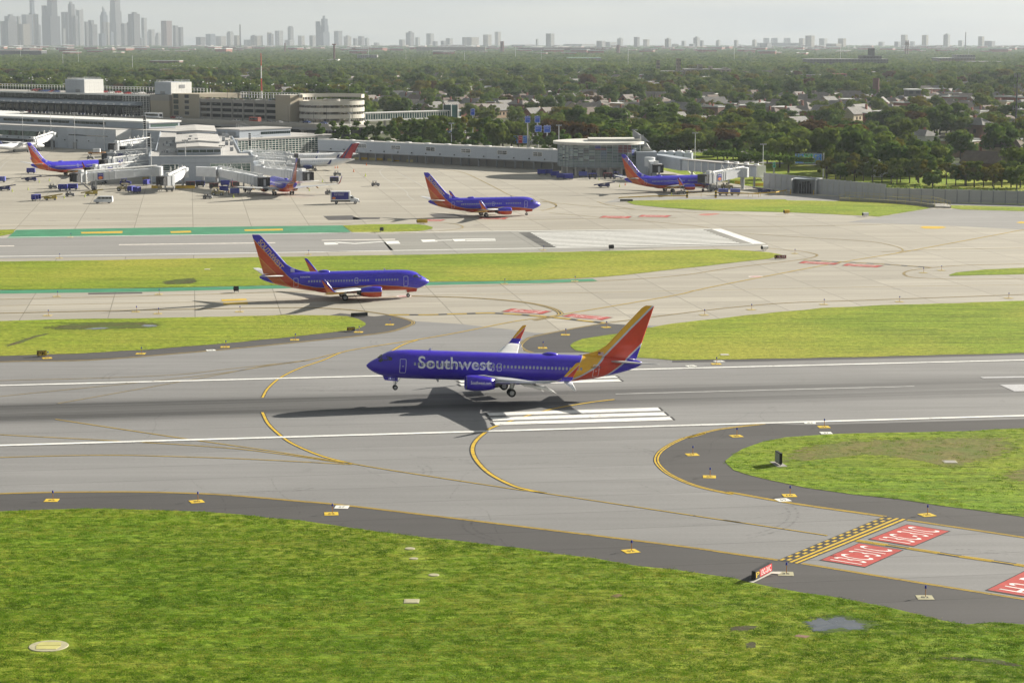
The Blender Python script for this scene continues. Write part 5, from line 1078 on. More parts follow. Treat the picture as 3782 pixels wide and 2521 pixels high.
for k in range(8): x = -880 + 8.85 * k; b.box('column', MGRC, x - .35, x + .35, ET - .3, ET + .9, 0, 17.9)
b.box('end_wall', MTAN, -817.6, -806.0, ET - 1.2, ET + 8, 0, 20.4); b.box('end_cap', MLTC, -817.7, -805.9, ET - 1.3, ET + 8, 20.4, 20.7)
mb = b.mb()
for k in range(28): x = -880 + 2.25 * k; mb.bar((x, ET + 30, 16.9), (x, ET + 30, 20.6), .25, .25)
mb.bar((-880, ET + 30, 20.6), (-818, ET + 30, 20.6), .22, .25); mb.bar((-880, ET + 30, 19.3), (-818, ET + 30, 19.3), .15, .2); b.part('roof_pergola', mb, MTRIM)
mb = b.mb(); rnd = random.Random(3)
for k in range(220):
    x = rnd.uniform(-880, -818); h = rnd.uniform(.2, .6); mb.box(x, x + .4, ET + .1, ET + .5, 17.9, 17.9 + h)
tag(b.part('planter_foliage', mb, M('hedge_green', (.05, .08, .03))), kind='stuff')
hc = (-794.0, ET + 17.5); r1 = 17.3
def arc(mb, r, r2, z0, z1, a0=0, a1=360, n=64, tilt=0.0):
    ps = [R(a0 + (a1 - a0) * k / n) for k in range(n + 1)]; v = []
    for a in ps:
        dz = tilt * a / (2 * math.pi)
        for rr, z in ((r, z0), (r, z1), (r2, z1), (r2, z0)): v.append((hc[0] + rr * math.cos(a), hc[1] + rr * math.sin(a), z + dz))
    f = []
    for k in range(n):
        for q in range(4): f.append((4 * k + q, 4 * k + (q + 1) % 4, 4 * k + 4 + (q + 1) % 4, 4 * k + 4 + q))
    mb.add(v, f)
for j, (z0, z1) in enumerate(((4.0, 7.3), (8.9, 11.0), (12.3, 14.4), (15.7, 17.8))):
    mb = b.mb(); arc(mb, r1, r1 - .5, z0, z1); arc(mb, r1 - .5, 4, z0 + .2, z0 + .6); b.part('ramp_band', mb, MLTC, smooth=False)
mb = b.mb(); arc(mb, r1, r1 - .45, 19.2, 21.0, 20, 250); b.part('ramp_band', mb, MLTC)
mb = b.mb(); arc(mb, 4.5, 4.0, 0, 18.5); b.part('ramp_core', mb, MGRC)
for k in range(20):
    a = R(18 * k + 6); mb = b.mb(); mb.cyl((hc[0] + (r1 - .9) * math.cos(a), hc[1] + (r1 - .9) * math.sin(a), 0), (hc[0] + (r1 - .9) * math.cos(a), hc[1] + (r1 - .9) * math.sin(a), 15.8), .4, .4, 8); b.part('ramp_column', mb, MGRC)
# ---- curved glass building at the end of the walkway
RC = D(2212, 640, 757.0); RC = Vector((RC.x, 757.0, 0)); RR = 15.2
b = Bld('rotunda_building', 'curved glass gate building with coloured panes and overhanging flat roof', 'building', (RC.x, RC.y), 0.0)
ztop = D(2212, 537, 742).z; zbot = D(2212, 619, 742).z
def ring_mesh(r, z0, z1, a0, a1, n=40, t=.4):
    mb = MB(); v = []; f = []
    for k in range(n + 1):
        a = R(a0 + (a1 - a0) * k / n)
        for rr, z in ((r, z0), (r, z1), (r - t, z1), (r - t, z0)): v.append((rr * math.cos(a), rr * math.sin(a), z))
    for k in range(n):
        for q in range(4): f.append((4 * k + q, 4 * k + (q + 1) % 4, 4 * k + 4 + (q + 1) % 4, 4 * k + 4 + q))
    mb.add(v, f); return mb
mb = MB(); mb.cyl((0, 0, zbot), (0, 0, ztop), RR - .6, RR - .6, 48); b.part('inner_wall', mb, M('green_grey_wall', (.11, .14, .13), .5))
mb = MB(); mb.cyl((0, 0, 0), (0, 0, zbot), RR - 1.3, RR - 1.3, 40); b.part('lower_wall', mb, MGRC)
mb = MB(); mb.cyl((0, 0, ztop), (0, 0, ztop + .9), RR + 1.7, RR + 1.7, 64); mb.cyl((0, 0, ztop + .9), (0, 0, ztop + 1.0), RR + 1.6, RR + .8, 64); mb.box(-4, 15, -6, 6, ztop + .9, ztop + 1.9); b.part('roof', mb, M('light_roof', (.58, .57, .53), .8, .15, .2))
ncol, nrow = 26, 14; a0, a1 = 165, 375; rnd = random.Random(11)
for i in range(ncol):
    A0, A1 = R(a0 + (a1 - a0) * i / ncol), R(a0 + (a1 - a0) * (i + 1) / ncol)
    for j in range(nrow):
        z0 = zbot + (ztop - zbot) * j / nrow; z1 = zbot + (ztop - zbot) * (j + 1) / nrow; q = rnd.random()
        mt = MGLG
        if 3 <= i <= 11 and j >= 4: mt = (MGLB if q < .4 else MGLS if q < .72 else MGLG)
        elif j >= 4 and q < .25: mt = MGLS
        if i in (12,) and j >= 12: mt = M('blue_pane', (.03, .05, .35), .3)
        if i in (12, 13) and j == 11: mt = M('crimson_pane', (.18, .02, .03), .3)
        if i in (16, 17, 18) and j >= 9: mt = M('crimson_pane', (.18, .02, .03), .3)
        if i in (19,) and 7 <= j <= 10: mt = M('blue_pane', (.03, .05, .35), .3)
        if j < 3: mt = M('frosted_pane', (.21, .26, .24), .3, .15, .4)
        mb = MB(); e_ = .018; B0, B1 = A0 + e_ * .35, A1 - e_ * .35; rr = RR - .15
        mb.add([(rr * math.cos(B0), rr * math.sin(B0), z0 + .06), (rr * math.cos(B1), rr * math.sin(B1), z0 + .06), (rr * math.cos(B1), rr * math.sin(B1), z1 - .04), (rr * math.cos(B0), rr * math.sin(B0), z1 - .04)], [(0, 1, 2, 3)]); b.part('glass_pane', mb, mt)
for j in range(nrow + 1): z = zbot + (ztop - zbot) * j / nrow; b.part('transom', ring_mesh(RR, z - .06, z + .06, a0, a1, 40, .25), MPAN2)
for i in range(ncol + 1): a = R(a0 + (a1 - a0) * i / ncol); mb = MB(); mb.cyl((RR * math.cos(a), RR * math.sin(a), zbot), (RR * math.cos(a), RR * math.sin(a), ztop), .07, .07, 6); b.part('mullion', mb, MPAN2)
for k in range(9): a = R(195 + 18 * k); mb = MB(); mb.cyl((13.9 * math.cos(a), 13.9 * math.sin(a), 0), (13.9 * math.cos(a), 13.9 * math.sin(a), zbot), .5, .5, 10); b.part('column', mb, MLTC)
for k in range(7):
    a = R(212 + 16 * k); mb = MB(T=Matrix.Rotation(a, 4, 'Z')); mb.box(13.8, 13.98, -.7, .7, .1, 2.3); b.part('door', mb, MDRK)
# stub block, sculpture base and gate corridor to the right
b = Bld('gate_corridor', 'grey elevated gate corridor running from the glass building to the stairs', 'walkway', (RC.x + 14, RC.y), 0.0)
def wbox(name, p, q, w, z0, z1, mat):                    # box along a world segment
    p, q = Vector(p), Vector(q); mb = MB(Matrix.Translation((-b.root.location.x, -b.root.location.y, 0))); d = (q - p).normalized(); n = Vector((-d.y, d.x, 0)) * (w / 2)
    mb.prism([(p + n)[:2], (q + n)[:2], (q - n)[:2], (p - n)[:2]], z0, z1); return b.part(name, mb, mat)
g0 = Vector((RC.x + 15.5, RC.y - 3, 0)); zc_ = 7.0
k0 = Z(*S('y', 700, 575), zc_); k1 = Z(*S('y', 2150, 700), zc_); kd = (k1 - k0); kd.z = 0
wbox('stub_wall', (RC.x + 13, RC.y - 5, 0), (RC.x + 20.5, RC.y - 5, 0), 11, 0, D(2395, 560, 750).z, MPAN2)
wbox('link_wall', (RC.x + 20, RC.y + 2, 0), tuple(k0), 4.5, 3.2, 7.4, MPAN2)
n = 11
for k in range(n):
    p, q = k0 + kd * (k / n), k0 + kd * ((k + 1) / n); wbox('corridor_panel', p + kd * .002, q - kd * .002, 3.4, 3.4, zc_ - .15, MPAN2 if k % 2 else MPAN); wbox('corridor_rib', q - kd * .006, q + kd * .004, 3.7, 3.3, zc_ - .02, MTRIM)
wbox('corridor_roof', k0, k1, 3.9, zc_, zc_ + .25, MROOF)
for k in range(6):
    p = k0 + kd * ((k + .5) / 6); mb = MB(Matrix.Translation((p.x - b.root.location.x, p.y - b.root.location.y, 0)))
    mb.box(-.3, .3, -.3, .3, 0, 3.4); b.part('column', mb, MSTL)
for k in range(4):
    p = k0 + kd * (.55 + .13 * k); mb = MB(Matrix.Translation((p.x - b.root.location.x, p.y - b.root.location.y, zc_ + .25))); mb.cyl((0, 0, 0), (0, 0, .5), .9, .7, 12); b.part('roof_vent', mb, MTRIM)
for k in range(4):
    p = Vector((RC.x + 22 + 3.1 * k, RC.y + 1 - .6 * k, 0)); wbox('tank_wall', p, p + Vector((2.8, -.6, 0)), 5.0, 3.0, 8.1 - (k == 3) * .4, MPAN2)
    mb = MB(Matrix.Translation((p.x + 1.4 - b.root.location.x, p.y - .3 - b.root.location.y, 8.1))); mb.cyl((0, 0, 0), (0, 0, .4), 1.2, 1.0, 14); b.part('roof_vent', mb, MTRIM)
def stairs(par, p, q, w=1.1):
    mb = MB(Matrix.Translation((-par.location.x, -par.location.y, 0))) ; p, q = Vector(p), Vector(q); d = (q - p); h = Vector((d.x, d.y, 0)).normalized(); nn = Vector((-h.y, h.x, 0)) * (w / 2)
    for sg in (-1, 1):
        mb.bar(p + nn * sg, q + nn * sg, .08, .25); mb.bar(p + nn * sg + Vector((0, 0, 1)), q + nn * sg + Vector((0, 0, 1)), .06, .06)
        for k in range(6): a = p + d * (k / 5) + nn * sg; mb.bar(a, a + Vector((0, 0, 1)), .05, .05)
    for k in range(14): a = p + d * ((k + .5) / 14); mb.bar(a - nn, a + nn, .28, .05)
    return mb.build('stairs', MTRIM, par)
e1 = Z(*S('y', 2320, 1100)); t1 = k1 + Vector((0, 0, 0)); t1.z = 3.4; stairs(b.root, e1, t1); p_ = Z(*S('y', 850, 870)); q_ = Z(*S('y', 700, 720), 3.4); stairs(b.root, p_, q_)
# curved steel sculpture on the roof of the stub
root = empty('roof_sculpture', (RC.x + 17.5, RC.y - 4, D(2395, 560, 750).z)); tag(root, 'curved grey steel sculpture rising from the stub beside the glass building', 'sculpture')
dd = RC.y - 4; pth = [D(*S('d', x, y), dd) for x, y in ((1015, 345), (1000, 310), (965, 265), (930, 220), (905, 185), (885, 160))]
mb = MB(Matrix.Translation(-root.location)); rg = []
for p, w in zip(pth, (1.6, 1.3, 1.5, 1.9, 1.0, .1)): rg.append([p + Vector((w * math.cos(t), .5 * math.sin(t), 0)) for t in [2 * math.pi * i / 12 for i in range(12)]])
mb.loft(rg); mb.build('curved_fin', MSTL, root, True)
mb = MB(Matrix.Translation(-root.location)); q = [D(*S('d', x, y), dd) for x, y in ((940, 220), (985, 215), (1048, 280), (1000, 262))]; mb.add(q + [v + Vector((0, .4, 0)) for v in q], [(0, 1, 2, 3), (7, 6, 5, 4), (0, 4, 5, 1), (1, 5, 6, 2), (2, 6, 7, 3), (3, 7, 4, 0)]); mb.build('side_fin', MSTL, root)
mb = MB(Matrix.Translation(-root.location)); q = [D(*S('d', x, y), dd) for x, y in ((955, 372), (1085, 365), (1050, 335), (985, 315))]; mb.add([v - Vector((0, 1.5, 0)) for v in q] + [v + Vector((0, 1.5, 0)) for v in q], [(0, 1, 2, 3), (7, 6, 5, 4), (0, 4, 5, 1), (1, 5, 6, 2), (2, 6, 7, 3), (3, 7, 4, 0)]); mb.build('plinth', MLTC, root)
# glazed footbridge behind the garage
b = Bld('footbridge', 'white glazed footbridge behind the row of pointed trees', 'footbridge', (-760, 775))
fa = Z(*S('c', 140, 330), 9.0); fb = Z(*S('c', 1130, 300), 9.0); b.root.location = (fa.x, fa.y, 0); b.root.rotation_euler = (0, 0, math.atan2(fb.y - fa.y, fb.x - fa.x)); b.root.scale = (1, 1, 1); LB = (Vector((fb.x, fb.y)) - Vector((fa.x, fa.y))).length; b.d = (0, 0)
b.box('roof', MTRIM, 0, LB, 0, 5, 8.7, 9.2); b.box('floor', MTRIM, 0, LB, 0, 5, 4.6, 5.3); b.box('inner_wall', M('pale_green_wall', (.35, .42, .38), .6), 0, LB, 2.5, 2.7, 5.3, 8.7)
n = 40
for k in range(n): b.box('glass_pane', MGLG if k % 3 else MGLT, LB * k / n + .15, LB * (k + 1) / n - .15, .05, .2, 5.4, 8.0); b.box('mullion', MTRIM, LB * k / n - .12, LB * k / n + .12, -.05, .25, 5.2, 8.8)
b.box('tower', MGLT, LB * .88, LB * .95, -1, 6, 0, 12.2)
for dx in (.88, .95):
    for dy in (-1, 6): b.box('tower_post', MTRIM, LB * dx - .2, LB * dx + .2, dy - .2, dy + .2, 0, 12.6)
for k in range(6): b.box('pier', MGRC, LB * (k + .3) / 6, LB * (k + .3) / 6 + .9, 2, 3, 0, 4.6)
# ================================================================ boarding bridges
MBW = M('bridge_white', (.60, .62, .65), .5, .08, .5); MBG = M('bridge_grey', (.40, .42, .45), .5, .1, .6); MCNP = M('canopy_fabric', (.07, .07, .075), .85); MLOGO = M('logo_blue', (.03, .03, .25), .5)
MSUNL = M('logo_sun', (.65, .2, .04), .5)
def jet_bridge(label, p0, p1, logo=True, cab_turn=0.0, h=2.7, hood=True, drive=.82, conduit=True):
    p0, p1 = Vector(p0), Vector(p1); d = p1 - p0; L = Vector((d.x, d.y, 0)).length; sl = d.z / L
    root = empty('boarding_bridge', (p0.x, p0.y, 0), math.atan2(d.y, d.x)); tag(root, label, 'boarding bridge')
    def zz(x): return p0.z + sl * x
    def tun(name, x0, x1, w, hh, top, mat):
        mb = MB(); mb.loft([[(x, y, zz(x) + q) for y, q in ((-w / 2, top - hh), (w / 2, top - hh), (w / 2, top), (-w / 2, top))] for x in (x0, x1)]); return mb.build(name, mat, root)
    tun('inner_tunnel', 1.2, L * .55, 2.3, h - .35, -.18, MBW); tun('middle_tunnel', L * .32, L * .72, 2.6, h - .15, -.08, MBW); T = tun('outer_tunnel', L * .58, L - 2.2, 2.95, h, 0, MBW)
    for x in [L * .58 + k * (L * .42 - 2.4) / 5 for k in range(6)]:
        mb = MB(); mb.loft([[(x + e, y, zz(x) + q) for y, q in ((-1.55, -h - .05), (1.55, -h - .05), (1.55, .06), (-1.55, .06))] for e in (-.08, .08)]); mb.build('tunnel_rib', MBG, root)
    mb = MB(); mb.cyl((0, 0, zz(0) - h - .2), (0, 0, zz(0) + .1), 1.9, 1.9, 18); mb.cyl((0, 0, zz(0) + .1), (0, 0, zz(0) + .35), 2.0, 1.7, 18); mb.build('rotunda', MBW, root)
    mb = MB(); mb.cyl((0, 0, 0), (0, 0, zz(0) - h - .2), .55, .55, 12); mb.build('rotunda_column', MBG, root)
    xc = L; c = Matrix.Translation((xc, 0, zz(xc))) @ Matrix.Rotation(cab_turn, 4, 'Z')
    mb = MB(c); mb.box(-2.0, 1.2, -1.9, 1.9, -h - .15, .15); cab = mb.build('cab', MBG, root)
    mb = MB(c); mb.cyl((-1.0, 0, -h), (-1.0, 0, .3), 2.05, 2.05, 20); mb.build('cab_drum', MBG, root)
    if hood:
        mb = MB(c); mb.add([(1.2, -1.8, -h), (2.6, -1.9, -h), (2.6, -1.9, .1), (1.2, -1.8, .25), (1.2, 1.8, -h), (2.6, 1.9, -h), (2.6, 1.9, .1), (1.2, 1.8, .25)], [(0, 1, 2, 3), (7, 6, 5, 4), (3, 2, 6, 7)]); mb.box(1.15, 1.3, -1.8, 1.8, -h, .2); mb.build('hood', MCNP, cab)
    mb = MB(c); mb.box(1.28, 1.34, .2, 1.0, -h + .1, -.5); mb.build('cab_door', MBW, cab)
    mb = MB(c); mb.box(-1.4, -.3, -.8, .8, .15, 1.2); mb.build('roof_unit', MTRIM, cab)
    xd = L * drive; zb = zz(xd) - h
    mb = MB()
    for y in (-1.35, 1.35): mb.box(xd - .22, xd + .22, y - .2, y + .2, .5, zb + .3)
    mb.box(xd - .3, xd + .3, -1.6, 1.6, 1.0, 1.35); mb.box(xd - .8, xd + .8, -.7, .7, .45, .95); dc = mb.build('drive_column', MSTL, root)
    for y in (-.85, .85): tyre_parts(dc, (xd, y, .5), .5, .35, MTYR, MDKM)
    mb = MB(); xs = L - 1.2
    for y in (-2.4, -3.2): mb.bar((xs, y, zz(xs) - h), (xs - 3.4, y, .15), .08, .25); mb.bar((xs, y, zz(xs) - h + 1), (xs - 3.4, y, 1.15), .06, .06)
    for k in range(11): a = (k + .5) / 11; mb.bar((xs - 3.4 * a, -2.4, zz(xs) - h - (zz(xs) - h - .15) * a), (xs - 3.4 * a, -3.2, zz(xs) - h - (zz(xs) - h - .15) * a), .26, .04)
    mb.build('service_stairs', MSTL, root)
    if conduit:
        mb = MB(); mb.cyl((.5, .7, zz(.5) + .55), (L - 2, .7, zz(L - 2) + .6), .34, .34, 10); mb.cyl((L - 2, .7, zz(L - 2) + .6), (L - 1.5, 1.75, zz(L) - .3), .34, .3, 10); mb.cyl((L - 1.5, 1.75, zz(L) - .3), (L - 1.6, 1.75, zz(L) - h - .6), .28, .28, 10); mb.build('air_duct', MTRIM, root)
        mb = MB()
        for x in (L * .25, L * .5):
            for sg in (-1, 1): mb.bar((x + sg * 1.5, -1.2, zz(x)), (x, -1.2, zz(x) + 1.9), .1, .1); mb.bar((x + sg * 1.5, 1.2, zz(x)), (x, 1.2, zz(x) + 1.9), .1, .1)
        mb.build('hoist_frame', MTRIM, root)
    if logo:
        for sg in (-1, 1):
            xl = L * .76; mb = MB(); y = sg * 1.60; z0 = zz(xl) - h + .35
            mb.box(xl - 1.0, xl + 1.0, min(y, y - sg * .05), max(y, y - sg * .05), z0, z0 + 2.0, 0); lp = mb.build('logo_panel', MLOGO, root)
            mb = MB(); q = [(xl - .9 * sg * -1 * 0 + .8 * math.cos(a), y + sg * .012, z0 + .55 + .5 * math.sin(a)) for a in [2 * math.pi * i / 16 for i in range(16)]]; mb.add(q, [tuple(range(16))]); mb.build('logo_mark', MSUNL, lp)
            vs_, fs_, _ = text_geo('Southwest', .0); mb = MB(); mb.add([(xl + sg * (-.8 + 1.6 * a) * -1 * (-1), y + sg * .012, z0 + 1.45 + .3 * b_) for a, b_ in vs_], fs_); mb.build('lettering', MWHT, lp)
    return root
def jb(label, c0, a0, z0, c1, a1, z1, **k): return jet_bridge(label, G(c0, *a0, z0), G(c1, *a1, z1), **k)
jb('long white boarding bridge with blue sun logo nearest the passenger van', 'a', (1785, 1070), 6.6, 'a', (900, 1140), 5.6, cab_turn=.35)
jb('white boarding bridge meeting the nose of the blue and red jet', 'a', (1700, 1005), 6.6, 'a', (1060, 1075), 5.6)
jb('white boarding bridge whose black hood hangs over the parked jet', 'a', (1700, 930), 6.6, 'a', (1220, 985), 5.6)
jb('white boarding bridge with blue panel left of the floodlight mast', 'a', (1715, 872), 6.6, 'a', (1240, 912), 5.6)
jb('white boarding bridge with dark cab against the grey wing wall', 'a', (1735, 800), 6.6, 'a', (1440, 835), 5.6, logo=False)
jb('far white boarding bridge with dark cab near the orange trailer', 'a', (1690, 745), 6.6, 'a', (1310, 800), 5.6, logo=False)
jb('stubby white boarding bridge whose drum cab faces the runways', 'a', (2075, 1085), 6.2, 'a', (1885, 1175), 5.2, logo=False, cab_turn=-.6)
jb('white boarding bridge with hanging cables docked at the orange tail jet', 'b', (690, 940), 6.3, 'b', (1150, 1040), 5.4, logo=False, drive=.7)
jb('white boarding bridge with cables ending in an empty grey cab', 'b', (1130, 925), 6.3, 'b', (1590, 985), 5.4, logo=False)
jb('white boarding bridge reaching the low-tailed regional jet', 'b', (1120, 882), 6.3, 'b', (1460, 905), 5.2, logo=False)
jb('white boarding bridge reaching the high-tailed regional jet', 'b', (1010, 772), 6.3, 'b', (1455, 800), 5.2, logo=False)
jb('white boarding bridge between the two regional jets', 'b', (1060, 820), 6.3, 'b', (1470, 850), 5.2, logo=False)
jb('white boarding bridge with blue sun logo at the gate corridor', 'd', (1945, 528), 6.8, 'd', (1600, 588), 5.6)
jb('short grey boarding bridge tucked beside the sculpture stub', 'd', (1045, 430), 7.2, 'd', (1112, 492), 5.6, logo=False, conduit=False)
jb('slanting white boarding bridge above the propeller plane', 'u', (1070, 1185), 7.2, 'u', (660, 1320), 5.2, logo=False)
mb = MB(); q0 = G('b', 485, 932, 6.6); q1 = G('b', 690, 940, 6.6); mb.loft([[(p.x + n_[0], p.y + n_[1], z) for n_, z in (((0, -1.4), 3.6), ((0, 1.4), 3.6), ((0, 1.4), 6.7), ((0, -1.4), 6.7))] for p in (q0, q1)]); mb.box(q0.x + 2, q0.x + 2.6, q0.y - .3, q0.y + .3, 0, 3.6); tag(mb.build('fixed_walkway', MBW), 'white boxy fixed walkway between the concourse wall and a boarding bridge', 'walkway')
# gate number boxes are part of the cabs; masts and floodlights
MPOL = M('white_mast', (.68, .69, .70), .5); MDPOL = M('dark_pole', (.06, .062, .066), .5)
def mast(label, base, ztop, r=.16, mat=None, head='cross', z0=0.0, group=None, name='light_mast'):
    root = empty(name, (base.x, base.y, z0)); mb = MB(); mb.cyl((0, 0, 0), (0, 0, ztop - z0), r, r * .6, 8); mb.cyl((0, 0, 0), (0, 0, .4), r * 2, r * 1.6, 8); mb.build('pole', mat or MPOL, root); h = ztop - z0
    if head == 'cross':
        mb = MB(); mb.box(-1.1, 1.1, -.08, .08, h - .1, h + .05)
        for x in (-.9, -.3, .3, .9): mb.box(x - .2, x + .2, -.45, .1, h + .05, h + .4)
        mb.build('lamp_head', MSTL, root)
    elif head == 'flood':
        for k in range(6):
            mb = MB(); z = h - .8 * k; mb.box(-.9, -.1, -.35, .15, z - .3, z + .25); mb.bar((0, 0, z), (-.4, 0, z), .06, .06); mb.build('floodlight', MBLKM, root)
    elif head == 'globe':
        mb = MB(); mb.bar((0, 0, h), (.7, 0, h + .1), .08, .08); mb.build('arm', MDPOL, root); mb = MB(); mb.loft([[(.7 + q * math.cos(t), q * math.sin(t), h + .1 + p) for t in [2 * math.pi * i / 10 for i in range(10)]] for p, q in ((-.28, .05), (-.2, .26), (0, .36), (.2, .26), (.28, .05))]); mb.build('lamp_globe', M('lamp_white', (.85, .86, .85), .3), root)
    elif head == 'arm':
        mb = MB(); mb.bar((0, 0, h), (1.9, 0, h + .3), .09, .09); mb.box(1.5, 2.5, -.16, .16, h + .2, h + .38); mb.build('lamp_arm', MSTL, root)
    tag(root, label, 'light pole', group); return root
for k, (x, y0, y1) in enumerate(((250, 440, 745), (572, 452, 700), (842, 460, 780), (1175, 480, 800), (1625, 490, 740))):
    s_, z_ = WP('a', x, y0, EL - .9); mast('tall white mast standing against the grey blue wing wall', SE(s_, EL - .9), z_, group='white masts along the wing wall')
def mast_px(label, c, x, y0, yb, **k):
    b_ = G(c, x, yb); mast(label, b_, D(*S(c, x, y0), b_.y).z, **k)
mast_px('white mast in front of the concourse clerestory, beside the stubby bridge', 'w', 1050, 450, 1290, r=.12); mast_px('white mast in front of the concourse beside the fixed walkway', 'w', 1808, 560, 1300, r=.12)
mast('white floodlight mast with black lamps beside the concourse roof', Vector((-133, 752, 0)), D(*S('a', 1797, 500), 752).z, head='flood'); mast('shorter white floodlight mast with black lamps by the boarding bridges', G('a', 1722, 1260), D(*S('a', 1715, 690), G('a', 1722, 1260).y).z, head='flood')
for k, x in enumerate((900, 918, 935, 952, 968, 985)): mast('slender white mast in the row behind the concourse roof', Vector(D(*S('b', x, 640), 880 + k * 3)), D(*S('b', x, 490 + k * 6), 880 + k * 3).z, r=.08, group='slender masts behind the concourse', head='arm')
for k, x in enumerate((1050, 1073, 1100)): mast('thin white mast rising in front of the gridded glass wall', G('b', x, 960), D(*S('b', x, 595 + 20 * k), G('b', x, 960).y).z, r=.08, group='thin masts before the glass wall', head='flood' if k == 0 else 'arm')
for (c, x, y0, yy, lb) in (('c', 1028, 440, 850, 'white mast behind the middle of the long walkway'), ('c', 2140, 460, 800, 'white mast behind the joint of walkway and glass building'), ('d', 900, 160, 792, 'white mast behind the glass building roof'), ('d', 955, 215, 752, 'white mast at the edge of the curved glass wall'), ('d', 1485, 190, 775, 'white mast behind the gate corridor'), ('d', 2142, 300, 716, 'white mast beside the corridor stairs'), ('b', 2055, 385, 925, 'white mast beside the white hall end')):
    t_ = D(*S(c, x, y0), yy); mast(lb, Vector((t_.x, yy, 0)), t_.z)
for k, (c, x, y) in enumerate([('b', x, y) for x, y in ((540, 65), (585, 80), (615, 75), (665, 90), (745, 70), (800, 85), (828, 78), (953, 75), (1025, 85), (1115, 100), (1245, 95), (1260, 88), (1380, 85), (1470, 98))] + [('z', x, y) for x, y in ((200, 75), (225, 105), (600, 90), (990, 100), (1118, 110))] + [('u', x, y) for x, y in ((205, 45), (580, 55), (645, 35), (655, 80), (975, 70), (1020, 45))]):
    e_ = ET + 14 + (k * 37 % 5) * 9; s_, z_ = WP(c, x, y, e_); mast('dark lamp post with white globe on the rooftop parking deck', SE(s_, e_), max(z_, 22), r=.12, mat=MDPOL, head='globe', z0=17.0 if c == 'b' else 18.5, group='lamp posts on the parking roof')
for k, (c, x, y) in enumerate([('b', x, y) for x, y in ((1600, 88), (1697, 98), (1818, 93), (1928, 100), (2040, 98))]):
    e_ = ET + 60; s_, z_ = WP(c, x, y, e_); mast('dark lamp post with white globe behind the spiral ramp', SE(s_, e_), z_, r=.14, mat=MDPOL, head='globe', group='lamp posts behind the ramp')
for k, (x, y) in enumerate(((540, 285), (642, 290), (908, 290), (953, 318), (1422, 305), (1683, 362), (1816, 308), (2083, 330), (2053, 385))):
    e_ = ER + 1; s_, z_ = WP('b', x, y, e_); mast('dark street lamp standing along the elevated roadway', SE(s_, e_), z_, r=.13, mat=MDPOL, head='arm', z0=7.1 if s_ < -748 else 0.0, group='street lamps along the elevated roadway')
# red and white radio mast
root = empty('radio_mast', (D(966, 330, 1150).x, 1150, 0)); zt = D(966, 197, 1150).z; tag(root, 'slim red and white striped radio mast above the garage', 'mast')
for k in range(6): mb = MB(); mb.cyl((0, 0, zt * k / 6), (0, 0, zt * (k + 1) / 6), .55 - .06 * k, .49 - .06 * k, 8); mb.build('mast_section', M('mast_red', (.5, .06, .04), .6) if k % 2 else MTRIM, root)
mb = MB(); mb.bar((-1.6, 0, zt), (1.6, 0, zt), .1, .1); mb.cyl((0, 0, zt), (0, 0, zt + 2), .06, .03, 6); mb.build('antenna', MSTL, root)
# ================================================================ ground vehicles
MBLU = M('cart_blue', (.035, .04, .30), .55, .15, .8); MBLU2 = M('cart_faded_blue', (.10, .12, .42), .6); MMAR = M('cart_maroon', (.20, .035, .045), .6); MBEI = M('tug_beige', (.36, .31, .17), .6); MGRY = M('tug_grey', (.22, .22, .23), .6); MVWH = M('van_white', (.66, .69, .74), .3, spec=.5); MVGL = M('vehicle_glass', (.02, .022, .028), .1, spec=.7)
def wheels(root, xs, y, r=.3, w=.2):
    for x in xs:
        for s_ in (-1, 1): tyre_parts(root, (x, s_ * y, r), r, w, MTYR, MRIM)
def cart(mat, openf):
    root = empty('baggage_cart'); mb = MB(); mb.box(-1.5, 1.5, -.8, .8, .42, .55); mb.bar((1.5, 0, .48), (2.3, 0, .4), .1, .08); mb.build('chassis', MDKM, root)
    mb = MB(); mb.box(-1.5, 1.5, -.78, .78, 1.9, 2.0); mb.box(-1.5, -1.42, -.78, .78, .55, 1.9); mb.box(1.42, 1.5, -.78, .78, .55, 1.9); mb.box(-.05, .05, -.78, .78, .55, 1.9); mb.build('body', mat, root)
    mb = MB(); mb.box(-1.42, 1.42, -.05, .05, .55, 1.9); mb.build('partition', MDKM, root)
    for s_ in (-1, 1):
        if openf and s_ < 0: continue
        mb = MB(); mb.box(-1.42, 1.42, s_ * .74 - .02, s_ * .74 + .02, .55, 1.88); mb.build('curtain', mat, root)
    wheels(root, (-1.0, 1.0), .62, .26, .16); return root
def belt(mat):
    root = empty('belt_loader'); mb = MB(); mb.box(-2.2, 1.6, -.85, .85, .4, .95); mb.box(.2, 1.6, -.9, -.2, .95, 1.35); mb.build('chassis', mat, root)
    mb = MB(); mb.bar((-3.6, .25, .75), (3.4, .25, 1.75), .8, .18); mb.build('conveyor', MDKM, root); mb = MB()
    for y in (-.2, .7): mb.bar((-3.6, y, .85), (3.4, y, 1.85), .08, .22)
    mb.build('side_rail', mat, root); wheels(root, (-1.4, 1.1), .75, .36, .24); return root
